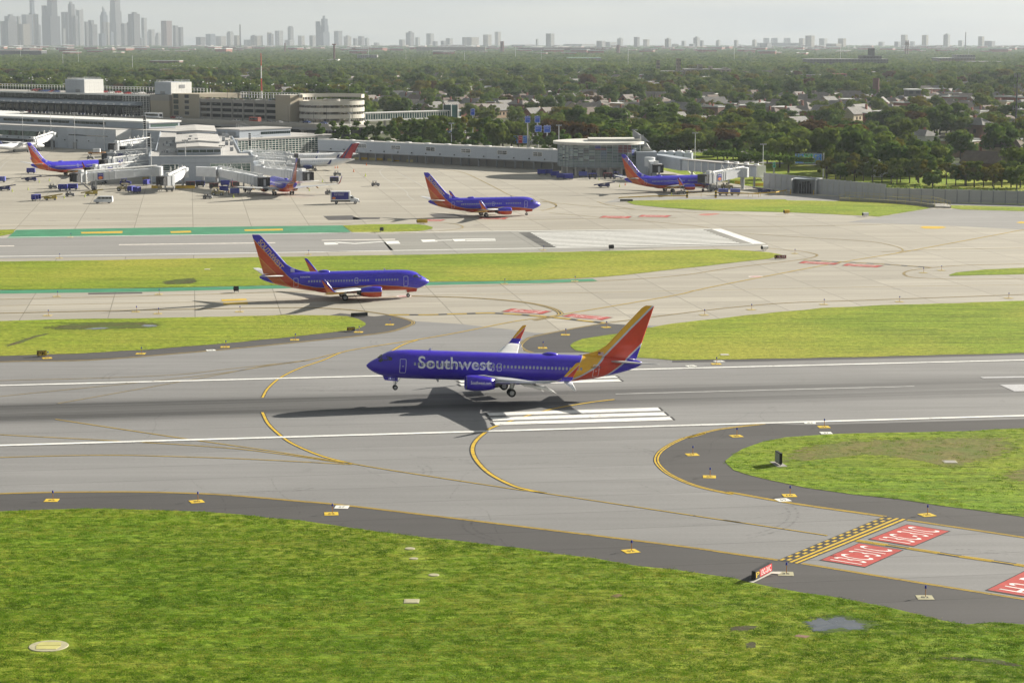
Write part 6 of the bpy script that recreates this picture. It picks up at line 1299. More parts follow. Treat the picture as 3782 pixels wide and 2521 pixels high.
def tug(mat, big=1.0):
    root = empty('tow_tractor'); mb = MB(Matrix.Scale(big, 4)); mb.box(-1.4, 1.4, -.75, .75, .35, .85); mb.loft([[(x, y, z) for y, z in ((-.7, .85), (.7, .85), (.65, h), (-.65, h))] for x, h in ((.2, 1.15), (1.4, 1.0))]); mb.box(-1.4, -.9, -.7, .7, .85, 1.1); mb.build('body', mat, root)
    mb = MB(Matrix.Scale(big, 4)); mb.box(-.75, -.2, -.5, .5, .85, 1.05); mb.box(-.85, -.7, -.5, .5, .95, 1.5); mb.build('seat', MBLKM, root); mb = MB(Matrix.Scale(big, 4)); mb.cyl((.15, .25, 1.1), (-.15, .25, 1.35), .2, .2, 10); mb.build('steering_wheel', MBLKM, root)
    mb = MB(Matrix.Scale(big, 4))
    for x in (-1.0, .25):
        for y in (-.62, .62): mb.bar((x, y, .9), (x, y, 1.75), .06, .06)
    mb.box(-1.1, .35, -.7, .7, 1.75, 1.82); mb.build('canopy', mat, root); wheels(root, (-.9 * big, .95 * big), .7 * big, .38 * big, .24); return root
carts = {'blue': cart(MBLU, False), 'open': cart(MBLU, True), 'maroon': cart(MMAR, True), 'faded': cart(MBLU2, False)}
belts = {'blue': belt(M('loader_navy', (.03, .035, .14), .6)), 'yellow': belt(M('loader_yellow', (.42, .33, .07), .6))}; tugs = {'grey': tug(MGRY), 'beige': tug(MBEI, 1.35), 'navy': tug(M('tug_navy', (.03, .035, .2), .6), 1.3)}
used = set()
def put(lib, key, c, x, y, rz, label, cat, group=None):
    src = lib[key]; o = src if id(src) not in used else copy_tree(src); used.add(id(src)); p = G(c, x, y); o.location = (p.x, p.y, .005); o.rotation_euler = (0, 0, rz); tag(o, label, cat, group)
    if group is None and 'group' in o: del o['group']
    return o
C_ = 'baggage cart'
put(carts, 'blue', 'a', 352, 1140, .1, 'blue baggage cart under the tail of the jet behind the bridges', C_); put(carts, 'faded', 'a', 12, 1240, .05, 'faded blue baggage cart left of the blue belt loader', C_); put(carts, 'open', 'a', 410, 1450, 1.2, 'lone open blue baggage cart beside the yellow belt loader', C_)
for x, y in ((715, 1332), (828, 1326)): put(carts, 'blue', 'a', x, y, .06, 'blue baggage cart coupled behind the grey tug under the bridge', C_, 'carts behind the grey tug')
for x, y in ((1492, 1352), (1556, 1362)): put(carts, 'blue', 'a', x, y, 1.35, 'rounded blue baggage cart beside the beige tractor', C_, 'carts beside the beige tractor')
put(carts, 'blue', 'a', 1665, 1275, 1.4, 'blue baggage cart in the shade below the stubby bridge', C_)
for (x, y, k_, lb) in ((425, 1142, 'maroon', 'maroon baggage cart nearest the yellow barriers by the concourse'), (525, 1135, 'open', 'dark open blue cart at the concourse wall'), (665, 1160, 'maroon', 'maroon curtained cart beside a blue one at the concourse'), (780, 1130, 'blue', 'blue cart between two maroon carts'), (880, 1142, 'maroon', 'maroon cart closest to the jet wing tip'), (765, 1190, 'blue', 'blue cart behind the beige loaded box'), (878, 1215, 'faded', 'pale blue cart beside the worker in orange'), (1895, 1092, 'open', 'lone open cart beyond the jet wing tip')): put(carts, k_, 'b', x, y, .12, lb, C_)
for x, y in ((1962, 970), (2030, 968), (2100, 990), (2160, 1012), (2225, 1015)): put(carts, 'blue', 'c', x, y, -.12, 'blue baggage cart in the train before the curved glass wall', C_, 'cart train before the glass wall')
for (x, y, k_, lb) in ((265, 636, 'blue', 'bright blue cart leading the train before the glass wall'), (400, 612, 'faded', 'pale blue boxy cart at the glass building doors'), (492, 630, 'open', 'open blue cart near the jet tail by the glass building'), (640, 627, 'maroon', 'cart with maroon inside beside the jet tail')): put(carts, k_, 'd', x, y, .05, lb, C_)
for x in (1755, 1870): put(carts, 'faded', 'd', x, 787, .02, 'blue sided cart standing behind the yellow rail', C_, 'carts behind the yellow rail')
B_ = 'belt loader'
put(belts, 'blue', 'a', 360, 1228, .05, 'navy belt loader in front of the jet behind the bridges', B_); put(belts, 'blue', 'a', 60, 1332, .02, 'navy belt loader at the outer edge of the apron', B_); put(belts, 'yellow', 'a', 585, 1442, .15, 'yellow belt loader beside the lone open cart', B_); put(belts, 'yellow', 'a', 1050, 1388, .2, 'yellow belt loader near the passenger van', B_)
put(belts, 'blue', 'd', 610, 712, .05, 'navy belt loader alone behind the jet tail at the glass building', B_); put(belts, 'blue', 'd', 2140, 768, math.pi, 'dark belt loader parked near the equipment cage', B_)
T_ = 'tug'
for (c, x, y, k_, rz, lb) in (('a', 605, 1312, 'grey', 0, 'grey tug pulling the carts under the long bridge'), ('a', 797, 1400, 'grey', .1, 'dark grey tug between two belt loaders'), ('a', 1425, 1275, 'navy', .1, 'big navy tractor under the long boarding bridge'), ('a', 1400, 1338, 'beige', math.pi, 'beige pushback tractor beside the blue carts'), ('a', 1028, 978, 'grey', 0, 'grey tug crossing the far apron'), ('b', 600, 1258, 'grey', 0, 'grey tug near the worker in orange'), ('b', 705, 1222, 'beige', 0, 'beige loaded tractor near the worker in orange'), ('b', 1850, 1215, 'grey', .5, 'grey tug behind the box truck'), ('b', 1928, 1022, 'grey', 0, 'grey tug behind the lone open cart'), ('b', 2318, 1128, 'grey', 0, 'grey tug alone on the open apron'), ('d', 1352, 778, 'grey', math.pi, 'grey tug under the engine of the gate jet'), ('d', 1790, 728, 'beige', 0, 'beige pushback tractor at the nose of the gate jet'), ('d', 735, 628, 'navy', 0, 'navy tractor at the foot of the glass building')): put(tugs, k_, c, x, y, rz, lb, T_)
root = empty('passenger_van'); mb = MB()                   # white van
prof = [(-2.8, .35), (-2.75, 1.0), (-2.1, 1.25), (-1.6, 1.95), (-1.2, 2.05), (2.7, 2.05), (2.85, 1.0), (2.8, .35)]
mb.loft([[(x, y, z) for x, z in prof] for y in (-1.0, 1.0)]); mb.build('body', MVWH, root)
for s_ in (-1, 1):
    for (x0, x1) in ((-.45, .6), (.68, 1.7), (1.78, 2.6)): mb = MB(); mb.box(x0, x1, s_ * 1.005 - .01, s_ * 1.005 + .01, 1.3, 1.85); mb.build('side_window', MVGL, root)
    mb = MB(); y = s_ * 1.008; mb.add([(-1.75, y, 1.3), (-.6, y, 1.3), (-.6, y, 1.85), (-1.4, y, 1.85)], [(0, 1, 2, 3)]); mb.build('door_window', MVGL, root)
mb = MB(); mb.add([(-2.06, -.9, 1.29), (-2.06, .9, 1.29), (-1.62, .85, 1.95), (-1.62, -.85, 1.95)], [(3, 2, 1, 0)]); mb.build('windscreen', MVGL, root)
mb = MB(); mb.box(-2.86, -2.75, -.9, .9, .35, .6); mb.build('bumper', MBLKM, root); mb = MB(); mb.box(-2.8, -2.74, -.9, -.55, .75, .98); mb.box(-2.8, -2.74, .55, .9, .75, .98); mb.build('headlight', MTRIM, root); wheels(root, (-1.75, 1.75), .85, .38, .25)
p = G('a', 1175, 1475); root.location = (p.x, p.y, .005); root.rotation_euler = (0, 0, .05); tag(root, 'white passenger van driving across the apron', 'van')
root = empty('box_truck'); mb = MB(); mb.box(-1.4, 4.4, -1.2, 1.2, 1.15, 3.75); mb.build('cargo_box', MVWH, root)
for s_ in (-1, 1):
    mb = MB(); mb.box(-1.0, 4.1, s_ * 1.21 - .015, s_ * 1.21 + .015, 1.35, 3.5); pn = mb.build('side_panel', MLOGO, root)
    vs_, fs_, _ = text_geo('Everybody loves', .0); mb = MB(); fl = 1 if s_ < 0 else -1
    for st, z in (('Everybody loves', 3.0), ('free sweets.', 2.55)):
        vs_, fs_, _ = text_geo(st, .0); mb.add([((.3 if fl < 0 else -.2) + (3.0 * a if fl > 0 else 3.0 - 3.0 * a), s_ * 1.232, z + .3 * b_) for a, b_ in vs_], fs_)
    mb.build('lettering', MWHT, pn)
    q = [(3.4 + .55 * math.cos(a), s_ * 1.232, 1.75 + .35 * math.sin(a)) for a in [2 * math.pi * i / 14 for i in range(14)]]; mb = MB(); mb.add(q, [tuple(range(14))]); mb.build('logo_mark', MSUNL, pn)
mb = MB(); mb.loft([[(x, y, z) for x, z in ((-1.5, .6), (-1.5, 2.35), (-2.0, 2.4), (-2.7, 1.65), (-3.9, 1.45), (-4.05, .6))] for y in (-1.05, 1.05)]); mb.build('cab', MVWH, root)
mb = MB(); mb.add([(-2.06, -.95, 2.36), (-2.06, .95, 2.36), (-2.68, .98, 1.7), (-2.68, -.98, 1.7)], [(0, 1, 2, 3)]); mb.build('windscreen', MVGL, root)
for s_ in (-1, 1): mb = MB(); y = s_ * 1.058; mb.add([(-1.6, y, 1.7), (-1.6, y, 2.25), (-2.0, y, 2.25), (-2.5, y, 1.7)], [(0, 1, 2, 3)]); mb.build('door_window', MVGL, root)
mb = MB(); mb.box(-4.1, 4.4, -.5, .5, .55, .95); mb.box(-4.2, -4.0, -1.05, 1.05, .45, .75); mb.build('chassis', MDKM, root); wheels(root, (-3.0, 2.7), .95, .45, .3)
p = G('b', 2010, 1307); root.location = (p.x, p.y, .005); root.rotation_euler = (0, 0, math.pi + .04); tag(root, 'blue panelled box truck with white cab crossing the apron', 'truck')
# orange trailer, container
root = empty('flat_trailer'); mb = MB(); mb.box(-3.6, 3.6, -1, 1, .5, 1.1); mb.build('bed', M('trailer_orange', (.45, .2, .04), .7), root); mb = MB(); mb.box(-1.5, 1.5, -.9, .9, 1.1, 2.7); mb.build('load_box', MVWH, root); wheels(root, (-2.6, 2.6), .9, .4, .25); p = G('a', 1100, 928); root.location = (p.x, p.y, 0); tag(root, 'orange flat trailer carrying a white box near the far bridges', 'trailer')
# cones
def cone(mat):
    mb = MB(); mb.box(-.28, .28, -.28, .28, 0, .06); mb.cyl((0, 0, .06), (0, 0, 1.05), .2, .04, 10); return mb
cg = cone(0).build('traffic_cone', M('cone_lime', (.42, .50, .05), .6)); CG = cg.data; bpy.data.objects.remove(cg); co = cone(0).build('traffic_cone', M('cone_orange', (.6, .14, .03), .6)); CO = co.data; bpy.data.objects.remove(co)
for (c, x, y) in (('a', 445, 1242), ('a', 560, 1226), ('a', 140, 1347), ('a', 320, 1327), ('a', 730, 1422), ('a', 965, 1408), ('b', 865, 1247), ('b', 1640, 1177), ('b', 630, 1258), ('b', 1775, 1087), ('b', 2215, 1027), ('d', 555, 642), ('d', 755, 706), ('d', 1255, 792), ('c', 138, 985)):
    o = inst(CG, 'traffic_cone', None, G(c, x, y)); tag(o, 'lime green traffic cone standing on the apron', 'cone', 'lime cones on the apron')
for (c, x, y) in (('b', 1905, 947), ('b', 1930, 944), ('b', 2095, 982), ('b', 2225, 917), ('c', 150, 868), ('c', 18, 935), ('d', 808, 692)):
    o = inst(CO, 'traffic_cone', None, G(c, x, y)); tag(o, 'orange traffic cone standing near the parked jets', 'cone', 'orange cones on the apron')
for (c, x, y, lb) in (('a', 1620, 1215, 'yellow barrier in the shade of the long bridge'), ('a', 1720, 1308, 'yellow barrier below the stubby bridge'), ('a', 1990, 1308, 'yellow barrier behind the drum cab'), ('a', 2095, 1310, 'yellow barrier at the concourse foot'), ('y', 1640, 1040, 'yellow barrier below the gate corridor'), ('y', 2040, 1080, 'yellow barrier below the corridor stairs'), ('y', 2225, 1105, 'yellow barrier at the foot of the stairs')):
    o = inst(JY, 'road_barrier', None, G(c, x, y), (0, 0, .1)); tag(o, lb, 'barrier')
# two ground workers
def person(label, p, vest, rz):
    root = empty('person', p, rz); me = bpy.data.meshes.new('body'); V = [(0, 0, .95), (0, 0, 1.2), (0, 0, 1.42), (0, 0, 1.55), (0, 0, 1.72), (.1, 0, .92), (.13, .06, .5), (.13, .02, .06), (.14, .14, .04), (-.1, 0, .92), (-.13, -.05, .5), (-.13, -.08, .06), (-.13, .05, .04), (.2, 0, 1.4), (.28, .02, 1.13), (.26, .14, .92), (-.2, 0, 1.4), (-.29, .03, 1.13), (-.24, .18, .95)]
    E = [(0, 1), (1, 2), (2, 3), (3, 4), (0, 5), (5, 6), (6, 7), (7, 8), (0, 9), (9, 10), (10, 11), (11, 12), (2, 13), (13, 14), (14, 15), (2, 16), (16, 17), (17, 18)]
    me.from_pydata(V, E, []); o = bpy.data.objects.new('body', me); COL.objects.link(o); o.parent = root; me.materials.append(M('work_trousers', (.03, .03, .045), .8))
    sk = o.modifiers.new('skin', 'SKIN'); rr = [.16, .17, .17, .07, .1, .1, .075, .05, .05, .1, .075, .05, .05, .075, .05, .045, .075, .05, .045]
    for v, r_ in zip(me.skin_vertices[0].data, rr): v.radius = (r_, r_)
    me.skin_vertices[0].data[0].use_root = True; o.modifiers.new('sub', 'SUBSURF').render_levels = 1
    mb = MB(); mb.loft([[(rx * math.cos(t), ry * math.sin(t), z) for t in [2 * math.pi * i / 12 for i in range(12)]] for z, rx, ry in ((.9, .21, .17), (1.15, .22, .19), (1.38, .24, .18), (1.47, .14, .12))]); mb.build('vest', vest, root, True)
    mb = MB(); mb.loft([[(r_ * math.cos(t), r_ * 1.1 * math.sin(t), z) for t in [2 * math.pi * i / 12 for i in range(12)]] for z, r_ in ((1.6, .09), (1.68, .118), (1.76, .12), (1.83, .09), (1.86, .02))]); mb.build('hair', M('dark_hair', (.02, .015, .012), .8), root, True)
    return tag(root, label, 'person')
person('person in an orange vest standing between the carts', G('b', 818, 1222), M('vest_orange', (.6, .13, .04), .7), 1.2); person('person in dark clothes walking beside the gate jet nose', G('y', 1298, 1196), M('dark_jacket', (.03, .03, .035), .8), -1.0)
# ================================================================ barrier wall, cage, rails
MWALL = M('wall_panel_grey', (.44, .45, .47), .7, .1, .25); MWALL2 = M('wall_panel_pale', (.43, .43, .43), .85, .14, .3); MPOST = M('wall_post_pale', (.46, .46, .45), .7)
def panel_wall(label, pts, h, n, mp, mo):
    A, B = pts; d = B - A; L = d.length; root = empty('barrier_wall', A, math.atan2(d.y, d.x)); tag(root, label, 'wall')
    pm = ubox(mp); om = ubox(mo); rows = 3
    for k in range(n):
        w = L / n
        for j in range(rows): inst(pm, 'panel', root, mat=Matrix.Translation((k * w + .18, -.1 + .012 * (j % 2), .02 + j * h / rows)) @ Matrix.Diagonal((w - .36, .2, h / rows - .03, 1)))
        inst(om, 'post', root, mat=Matrix.Translation((k * w - .17, -.2, 0)) @ Matrix.Diagonal((.34, .4, h + .1, 1)))
W0, W1, W2, W3 = Z(2822, 696), Z(3015, 717), Z(3272, 741), Z(3782, 754); W4 = W3 + (W3 - W2) * 1.6
panel_wall('tall grey panelled barrier wall behind the equipment cage', (W0, W1), 5.2, 9, MWALL, MPOST); panel_wall('tall grey panelled barrier wall with pale posts right of the cage', (W1, W2), 5.0, 12, MWALL, MPOST); panel_wall('lower pale barrier wall running past the yellow railing', (W2, W4), 3.9, 30, MWALL2, MSTL)
cp = G('e', 330, 742); cq = G('e', 545, 748); root = empty('equipment_cage', cp, math.atan2(cq.y - cp.y, cq.x - cp.x)); Lc = (cq - cp).length; tag(root, 'grey roofed equipment cage with dark engine against the barrier wall', 'cage'); Hc = D(*S('e', 400, 612), cp.y).z
mb = MB()
for x in (0, Lc): mb.box(x - .25, x + .25, 0, 8, 0, Hc)
mb.box(0, Lc, 7.6, 8, 0, Hc - .2); mb.build('frame_wall', MWALL, root); mb = MB(); mb.box(.2, Lc - .2, 1.5, 8, Hc - .25, Hc); mb.build('roof', MPAN2, root); mb = MB(); mb.box(2, Lc - 2, 2.2, 5, .1, 3.2); mb.box(3, Lc - 3, 2.4, 4.6, 3.2, 3.8); mb.build('engine_unit', MBLKM, root); mb = MB()
for k in range(7): mb.bar((1.5 + k * (Lc - 3) / 6, 1, 0), (1.5 + k * (Lc - 3) / 6, 1, Hc - .6), .12, .12)
mb.bar((1.5, 1, Hc - .6), (Lc - 1.5, 1, Hc - .6), .12, .12); mb.build('mesh_gate', MSTL, root)
for x in (.2, Lc - .4): mb = MB(); mb.cyl((x, -1, 0), (x, -1, 1.5), .15, .15, 10); mb.build('bollard', MYB, root)
def railing(label, spec, h, mat, name='guard_rail', step=3.0, z0=0.0, kick=False):
    pts = dense(poly(spec), step); root = empty(name, pts[0]); tag(root, label, 'railing'); mb = MB(Matrix.Translation(-pts[0]))
    for zz in ((h, h * .5) if not kick else (h,)):
        for a, b_ in zip(pts[:-1], pts[1:]): mb.bar(a + Vector((0, 0, z0 + zz)), b_ + Vector((0, 0, z0 + zz)), .07 if not kick else .12, .07 if not kick else .3)
    mb.build('rail', mat, root)
    for p in pts: mb = MB(Matrix.Translation(-pts[0])); mb.bar(p, p + Vector((0, 0, z0 + h)), .09, .09); mb.build('post', mat, root)
    return root
MYR = M('pale_yellow_rail', (.52, .45, .16), .6)
root = empty('access_ramp', G('e', 755, 800)); tag(root, 'low concrete ramp between pale yellow railings on the lawn edge', 'ramp'); pts = dense(catmull(poly('e:755,802 1100,818 1400,838 1580,862'), 6), 2.0); mb = MB(Matrix.Translation(-root.location))
for a, b_ in zip(pts[:-1], pts[1:]): mb.bar(a + Vector((0, 0, .45)), b_ + Vector((0, 0, .45)), .35, .9)
mb.build('kerb_wall', MGRC, root); mb = MB(Matrix.Translation(-root.location)); q = poly('e:1580,862 1720,866 1690,840 1560,836'); mb.prism([(p.x, p.y) for p in q], 0.0, .4); mb.build('ramp_slab', MGRC, root)
railing('pale yellow railing along the near side of the lawn ramp', 'e:755,803 1100,818 1400,838 1580,863', 2.0, MYR); railing('pale yellow railing along the far side of the lawn ramp', 'e:805,785 1300,806 1550,822 1715,866', 2.0, MYR)
railing('low yellow guard rail curving past the gate jet', 'y:1290,1280 1700,1285 2100,1300 e:0,768 200,758 295,738', 1.1, MYB, kick=True); railing('yellow rail with posts beside the white bins', 'y:720,1305 1260,1300', 1.5, MYB); railing('low yellow kerb line running left of the striped gate post', 'y:-600,1330 0,1300 700,1290', .35, MYB, kick=True)
for k, (x, lb) in enumerate(((720, 'black and yellow striped gate post at the end of the kerb'), (1272, 'yellow gate post with dark top beside the rail'))): root = empty('gate_post', G('y', x, 1312)); tag(root, lb, 'post'); mb = MB(); mb.box(-.3, .3, -.3, .3, 0, 2.2); mb.build('post', MYB, root); mb = MB(); mb.box(-.31, .31, -.31, .31, .5, .9); mb.box(-.31, .31, -.31, .31, 1.4, 1.8); mb.build('black_band', MBLK, root)
# dark fence between walkway and trees
# ================================================================ signs
MSB = M('sign_blue', (.03, .10, .55), .5, .08); MSB2 = M('sign_sky_blue', (.03, .20, .75), .5, .08); MSG = M('sign_green', (.02, .36, .22), .5, .08); MSR = M('sign_red', (.50, .03, .04), .5)
def sign(label, c, rect, d, mats, texts, pole=None, name='road_sign', thick=.25, hdr=None):
    x0, y0, x1, y1 = rect; a = D(*S(c, x0, y0), d); b_ = D(*S(c, x1, y1), d); cx_ = (a.x + b_.x) / 2; root = empty(name, (cx_, d, 0)); tag(root, label, 'sign'); W, H = b_.x - a.x, a.z - b_.z; n = len(mats)
    for k, m_ in enumerate(mats):
        mb = MB(); mb.box(-W / 2 + W * k / n + .05, -W / 2 + W * (k + 1) / n - .05, -.1, .1, b_.z, a.z); pn = mb.build('sign_panel', m_, root); mb = MB()
        for (t_, u0, u1, v0, v1) in texts[k]:
            vs_, fs_, _ = text_geo(t_, .0); mb.add([(-W / 2 + W * (k + u0 + (u1 - u0) * p) / n, -.112, b_.z + H * (v0 + (v1 - v0) * q)) for p, q in vs_], fs_)
        if mb.v: mb.build('lettering', MWHT, pn)
        mb = MB(); xa, xb = -W / 2 + W * k / n + .12, -W / 2 + W * (k + 1) / n - .12
        for q in ((xa, xb, b_.z + .07, b_.z + .16), (xa, xb, a.z - .16, a.z - .07), (xa, xa + .09, b_.z + .16, a.z - .16), (xb - .09, xb, b_.z + .16, a.z - .16)): mb.box(q[0], q[1], -.108, -.1, q[2], q[3])
        mb.build('border', MWHT, pn)
    if hdr:
        mb = MB(); mb.box(-W / 2, W / 2, -.1, .1, a.z + .03, a.z + H * .13); hp_ = mb.build('header', MBLK, root); vs_, fs_, _ = text_geo(hdr, .0); mb = MB(); mb.add([(-W * .3 + W * .6 * p, -.112, a.z + H * (.04 + .07 * q)) for p, q in vs_], fs_); mb.build('lettering', MWHT, hp_)
    for px_ in (pole if pole is not None else (0.0,)):
        mb = MB(); mb.cyl((W * px_, .35, 0), (W * px_, .35, a.z + .2), .28, .24, 10); mb.build('pole', MPOST, root)
    mb = MB(); mb.box(-W / 2 - .3, (max([W / 2] + [W * q for q in (pole or ())])) + .3, .12, .3, b_.z + H * .3, b_.z + H * .38); mb.box(-W / 2 - .3, (max([W / 2] + [W * q for q in (pole or ())])) + .3, .12, .3, b_.z + H * .75, b_.z + H * .83); mb.build('truss', MSTL, root)
    return root
sign('wide overhead sign of blue, green and blue panels under a black header', 'e', (368, 394, 600, 478), G('e', 612, 607).y, (MSB2, MSG, MSB2), ([('Terminal', .08, .7, .78, .9), ('Parking', .2, .75, .58, .7), ('Departures', .2, .85, .42, .54), ('Rental Cars', .2, .8, .26, .38)], [('NORTH', .25, .75, .78, .9), ('Cicero Ave', .15, .9, .56, .7), ('to 55', .25, .7, .36, .5)], [('Terminal', .1, .7, .78, .9), ('Garage', .15, .8, .56, .68), ('Exit only', .15, .7, .38, .5)]), pole=(.56,), hdr='CHICAGO MIDWAY AIRPORT')
sign('small green road sign beside the white mast', 'e', (172, 467, 200, 517), 742, (MSG,), ([('EAST 55', .15, .85, .5, .7)],))
sign('big screen-like board with red centre above the walkway', 'c', (1668, 562, 1814, 643), 885, (MSB2, MSR, MSB2), ([('Arrivals', .1, .8, .75, .88), ('Gates', .1, .6, .5, .62), ('Exit', .1, .5, .25, .37)], [('Ticketing', .15, .85, .68, .82), ('Check in', .15, .85, .42, .56)], [('Parking', .1, .8, .75, .88), ('Rental', .1, .7, .5, .62), ('Cicero', .1, .7, .25, .37)]), pole=(.62,))
for (r_, lb) in (((1225, 285, 1272, 355), 'blue road sign right of the glazed footbridge tower'), ((1787, 362, 1845, 432), 'blue road sign on the far gantry, its left twin'), ((1888, 360, 1946, 430), 'blue road sign on the far gantry, its right twin'), ((1890, 457, 1962, 527), 'blue road sign on the near gantry beside the pointed trees'), ((1982, 457, 2055, 533), 'blue road sign on the near gantry next to the street lamp')):
    sign(lb, 'c', r_, 850 if r_[1] > 400 else 900 if r_[0] < 1300 else 872, (MSB,), ([('Terminal', .15, .85, .72, .84), ('Parking', .15, .7, .5, .6)],))
def field_sign(label, base, ang, L, h, faces, z=.15):     # low airfield sign on legs; faces: (text, colour, text colour, width share)
    root = empty('airfield_sign', base, ang); tag(root, label, 'sign'); mb = MB(); mb.loft([[(x, y, q) for y, q in ((-.22, z), (.22, z), (.18, z + h), (-.18, z + h))] for x in (0, L)]); mb.build('housing', MBLKM, root); x = 0
    for (tx, cm, tm, w) in faces:
        for sg in (-1, 1):
            mb = MB(); y0, y1 = sg * .232, sg * .192; mb.add([(x + .03, y0, z + .05), (x + w * L - .03, y0, z + .05), (x + w * L - .03, y1, z + h - .05), (x + .03, y1, z + h - .05)], [(0, 1, 2, 3) if sg < 0 else (3, 2, 1, 0)]); fp = mb.build('face_panel', cm, root)
            if tx:
                vs_, fs_, _ = text_geo(tx, .01); mb = MB(); xx = lambda p: x + w * L * (.1 + .8 * (p if sg < 0 else 1 - p)); mb.add([(xx(p), sg * (.245 - .04 * (.18 + .64 * q)), z + h * (.18 + .64 * q)) for p, q in vs_], fs_); mb.build('lettering', tm, fp)
        x += w * L
    for k in range(max(2, int(L / .8))): mb = MB(); xk = .25 + k * (L - .5) / max(1, int(L / .8) - 1); mb.cyl((xk, 0, 0), (xk, 0, z + .02), .05, .05, 6); mb.build('leg', MSTL, root)
    return root
MFY = M('sign_yellow', (.60, .42, .03), .5)
a_, b_ = G('m', 215, 630), G('m', 345, 560); field_sign('red airfield sign with small yellow P panel beside the hold line', a_, math.atan2((b_ - a_).y, (b_ - a_).x), (b_ - a_).length, .78, (('P', MBLK, MFY, .25), ('13C-31C', MSR, MWHT, .75)))
mb = MB(); q = poly('m:175,640 230,625 350,560 440,560 420,580 360,575 215,648'); mb.sheet([(p.x, p.y, .07) for p in q]); tag(mb.build('concrete_pad', MLTC), 'pale concrete pad under the red airfield sign', 'pad')
a_, b_ = G('h', 247, 972), G('h', 313, 970); field_sign('yellow airfield sign with arrows and letters P and K', a_, math.atan2((b_ - a_).y, (b_ - a_).x), (b_ - a_).length, .8, (('P', MFY, MBLK, .5), ('K', MFY, MBLK, .5)))
a_, b_ = G('i', 148, 912), G('i', 200, 910); field_sign('small dark airfield sign at the tip of the puddled lawn', a_, 0, (b_ - a_).length, .62, (('K', MFY, MBLK, .5), ('P', MBLK, MFY, .5)))
a_, b_ = G('i', 176, 817), G('i', 284, 812); field_sign('long black-backed airfield sign at the edge of the pale taxiway', a_, math.atan2((b_ - a_).y, (b_ - a_).x), (b_ - a_).length, .6, (('', MBLK, MBLK, 1),))
a_, b_ = G('j', 685, 428), G('j', 763, 430); field_sign('dark red airfield sign at the tip of the narrow lawn', a_, 0, (b_ - a_).length, .75, (('K', MBLK, MFY, .2), ('13L-31R', M('sign_dark_red', (.22, .02, .02), .5), MWHT, .8)))
a_, b_ = G('d', 758, 849), G('d', 872, 846); field_sign('long black airfield sign at the corner of the gate lawn', a_, 0, (b_ - a_).length, .55, (('', MBLK, MBLK, 1),))
p = G('l', 712, 697); root = empty('airfield_sign', p, R(-80)); tag(root, 'upright black sign seen edge-on on the pointed lawn', 'sign'); mb = MB(); mb.box(-.9, .9, -.15, .15, .22, 1.5); mb.build('housing', MBLKM, root); mb = MB(); mb.box(-.8, .8, -.17, -.15, .32, 1.4); mb.build('face_panel', MSTL, root); mb = MB(); mb.box(-1.5, 1.5, -.6, .6, 0, .09); mb.build('base', MGRC, root)
for x in (-.8, .8): mb = MB(); mb.cyl((x, 0, .05), (x, 0, .3), .06, .06, 6); mb.build('leg', MSTL, root)
def drum(label, p, mat, ang, L=1.5):
    root = empty('runway_marker', p, ang); tag(root, label, 'marker'); mb = MB(); mb.cyl((-L / 2, 0, .75), (L / 2, 0, .75), .5, .5, 14); mb.build('drum', mat, root); mb = MB(); mb.cyl((-L / 2 - .02, 0, .75), (-L / 2 - .1, 0, .75), .46, .3, 14); mb.build('end_cap', MBLKM, root)
    for x in (-.4, .4): mb = MB(); mb.bar((x, 0, 0), (x, 0, .4), .1, .1); mb.build('leg', MSTL, root)
drum('yellow drum-shaped runway light beside the small lens of grass', G('i', 650, 193), MYB, .15, 2.8); drum('white drum-shaped marker past the threshold bar', G('j', 618, 372), MTRIM, .5); drum('small black and white marker beside the threshold bars', G('i', 1915, 366), MBLKM, .3, 1.0); drum('small black marker on the lens of grass', G('i', 380, 248), MBLKM, .2, .8); drum('small black marker on the green strip edge', G('h', 1580, 542), MBLKM, .2, .9)
drum('yellow drum marker at the edge of the gate lawn', G('j', 765, 128), MYB, .4, 1.6); drum('white and yellow drum marker at the corner of the gate lawn', G('j', 1292, 146), MTRIM, .3, 1.6)
# ================================================================ taxiway edge lights on painted pads
MPADY = M('pad_yellow', (.62, .43, .03), .6, .15, 2.0); MPADW = M('pad_white', (.70, .70, .66), .6, .1, 2.0); MPADC = M('pad_concrete', (.36, .34, .22), .8, .15, 2.0); MLB = M('lens_blue', (.03, .05, .35), .2); MSTM = M('stem_orange', (.45, .2, .03), .5)
def edge_light(c, pad, pm, label, group, lit=True):
    root = empty('edge_light' if lit else 'pad_marker'); cen = G(c, *pad); root.location = (cen.x, cen.y, 0); tag(root, label, 'edge light' if lit else 'pad', group)
    T = Matrix.Rotation(RWA + .25 * math.sin(pad[0]), 4, 'Z'); mb = MB(T); s_ = .72; mb.prism([(-s_, -s_), (s_, -s_), (s_, s_), (-s_, s_)], .03, .055); mb.build('pad', pm, root)
    mb = MB(T); vs_, fs_, _ = text_geo(str(10 + int(pad[0] * 7 + pad[1]) % 80), .02); mb.add([(-.35 + .7 * a, -.3 + .6 * b2, .06) for a, b2 in vs_], fs_); mb.build('number', MBLK, root)
    if lit:
        mb = MB(); mb.cyl((.1, .25, .05), (.1, .25, .8), .035, .03, 6); mb.build('stem', MSTM, root); mb = MB(); mb.cyl((.1, .25, .8), (.1, .25, 1.05), .1, .07, 8); mb.build('lens', MLB, root)
    return root
LG = 'taxiway edge lights on yellow pads'; LLB = 'blue-lensed edge light on a yellow painted pad in the dark shoulder'
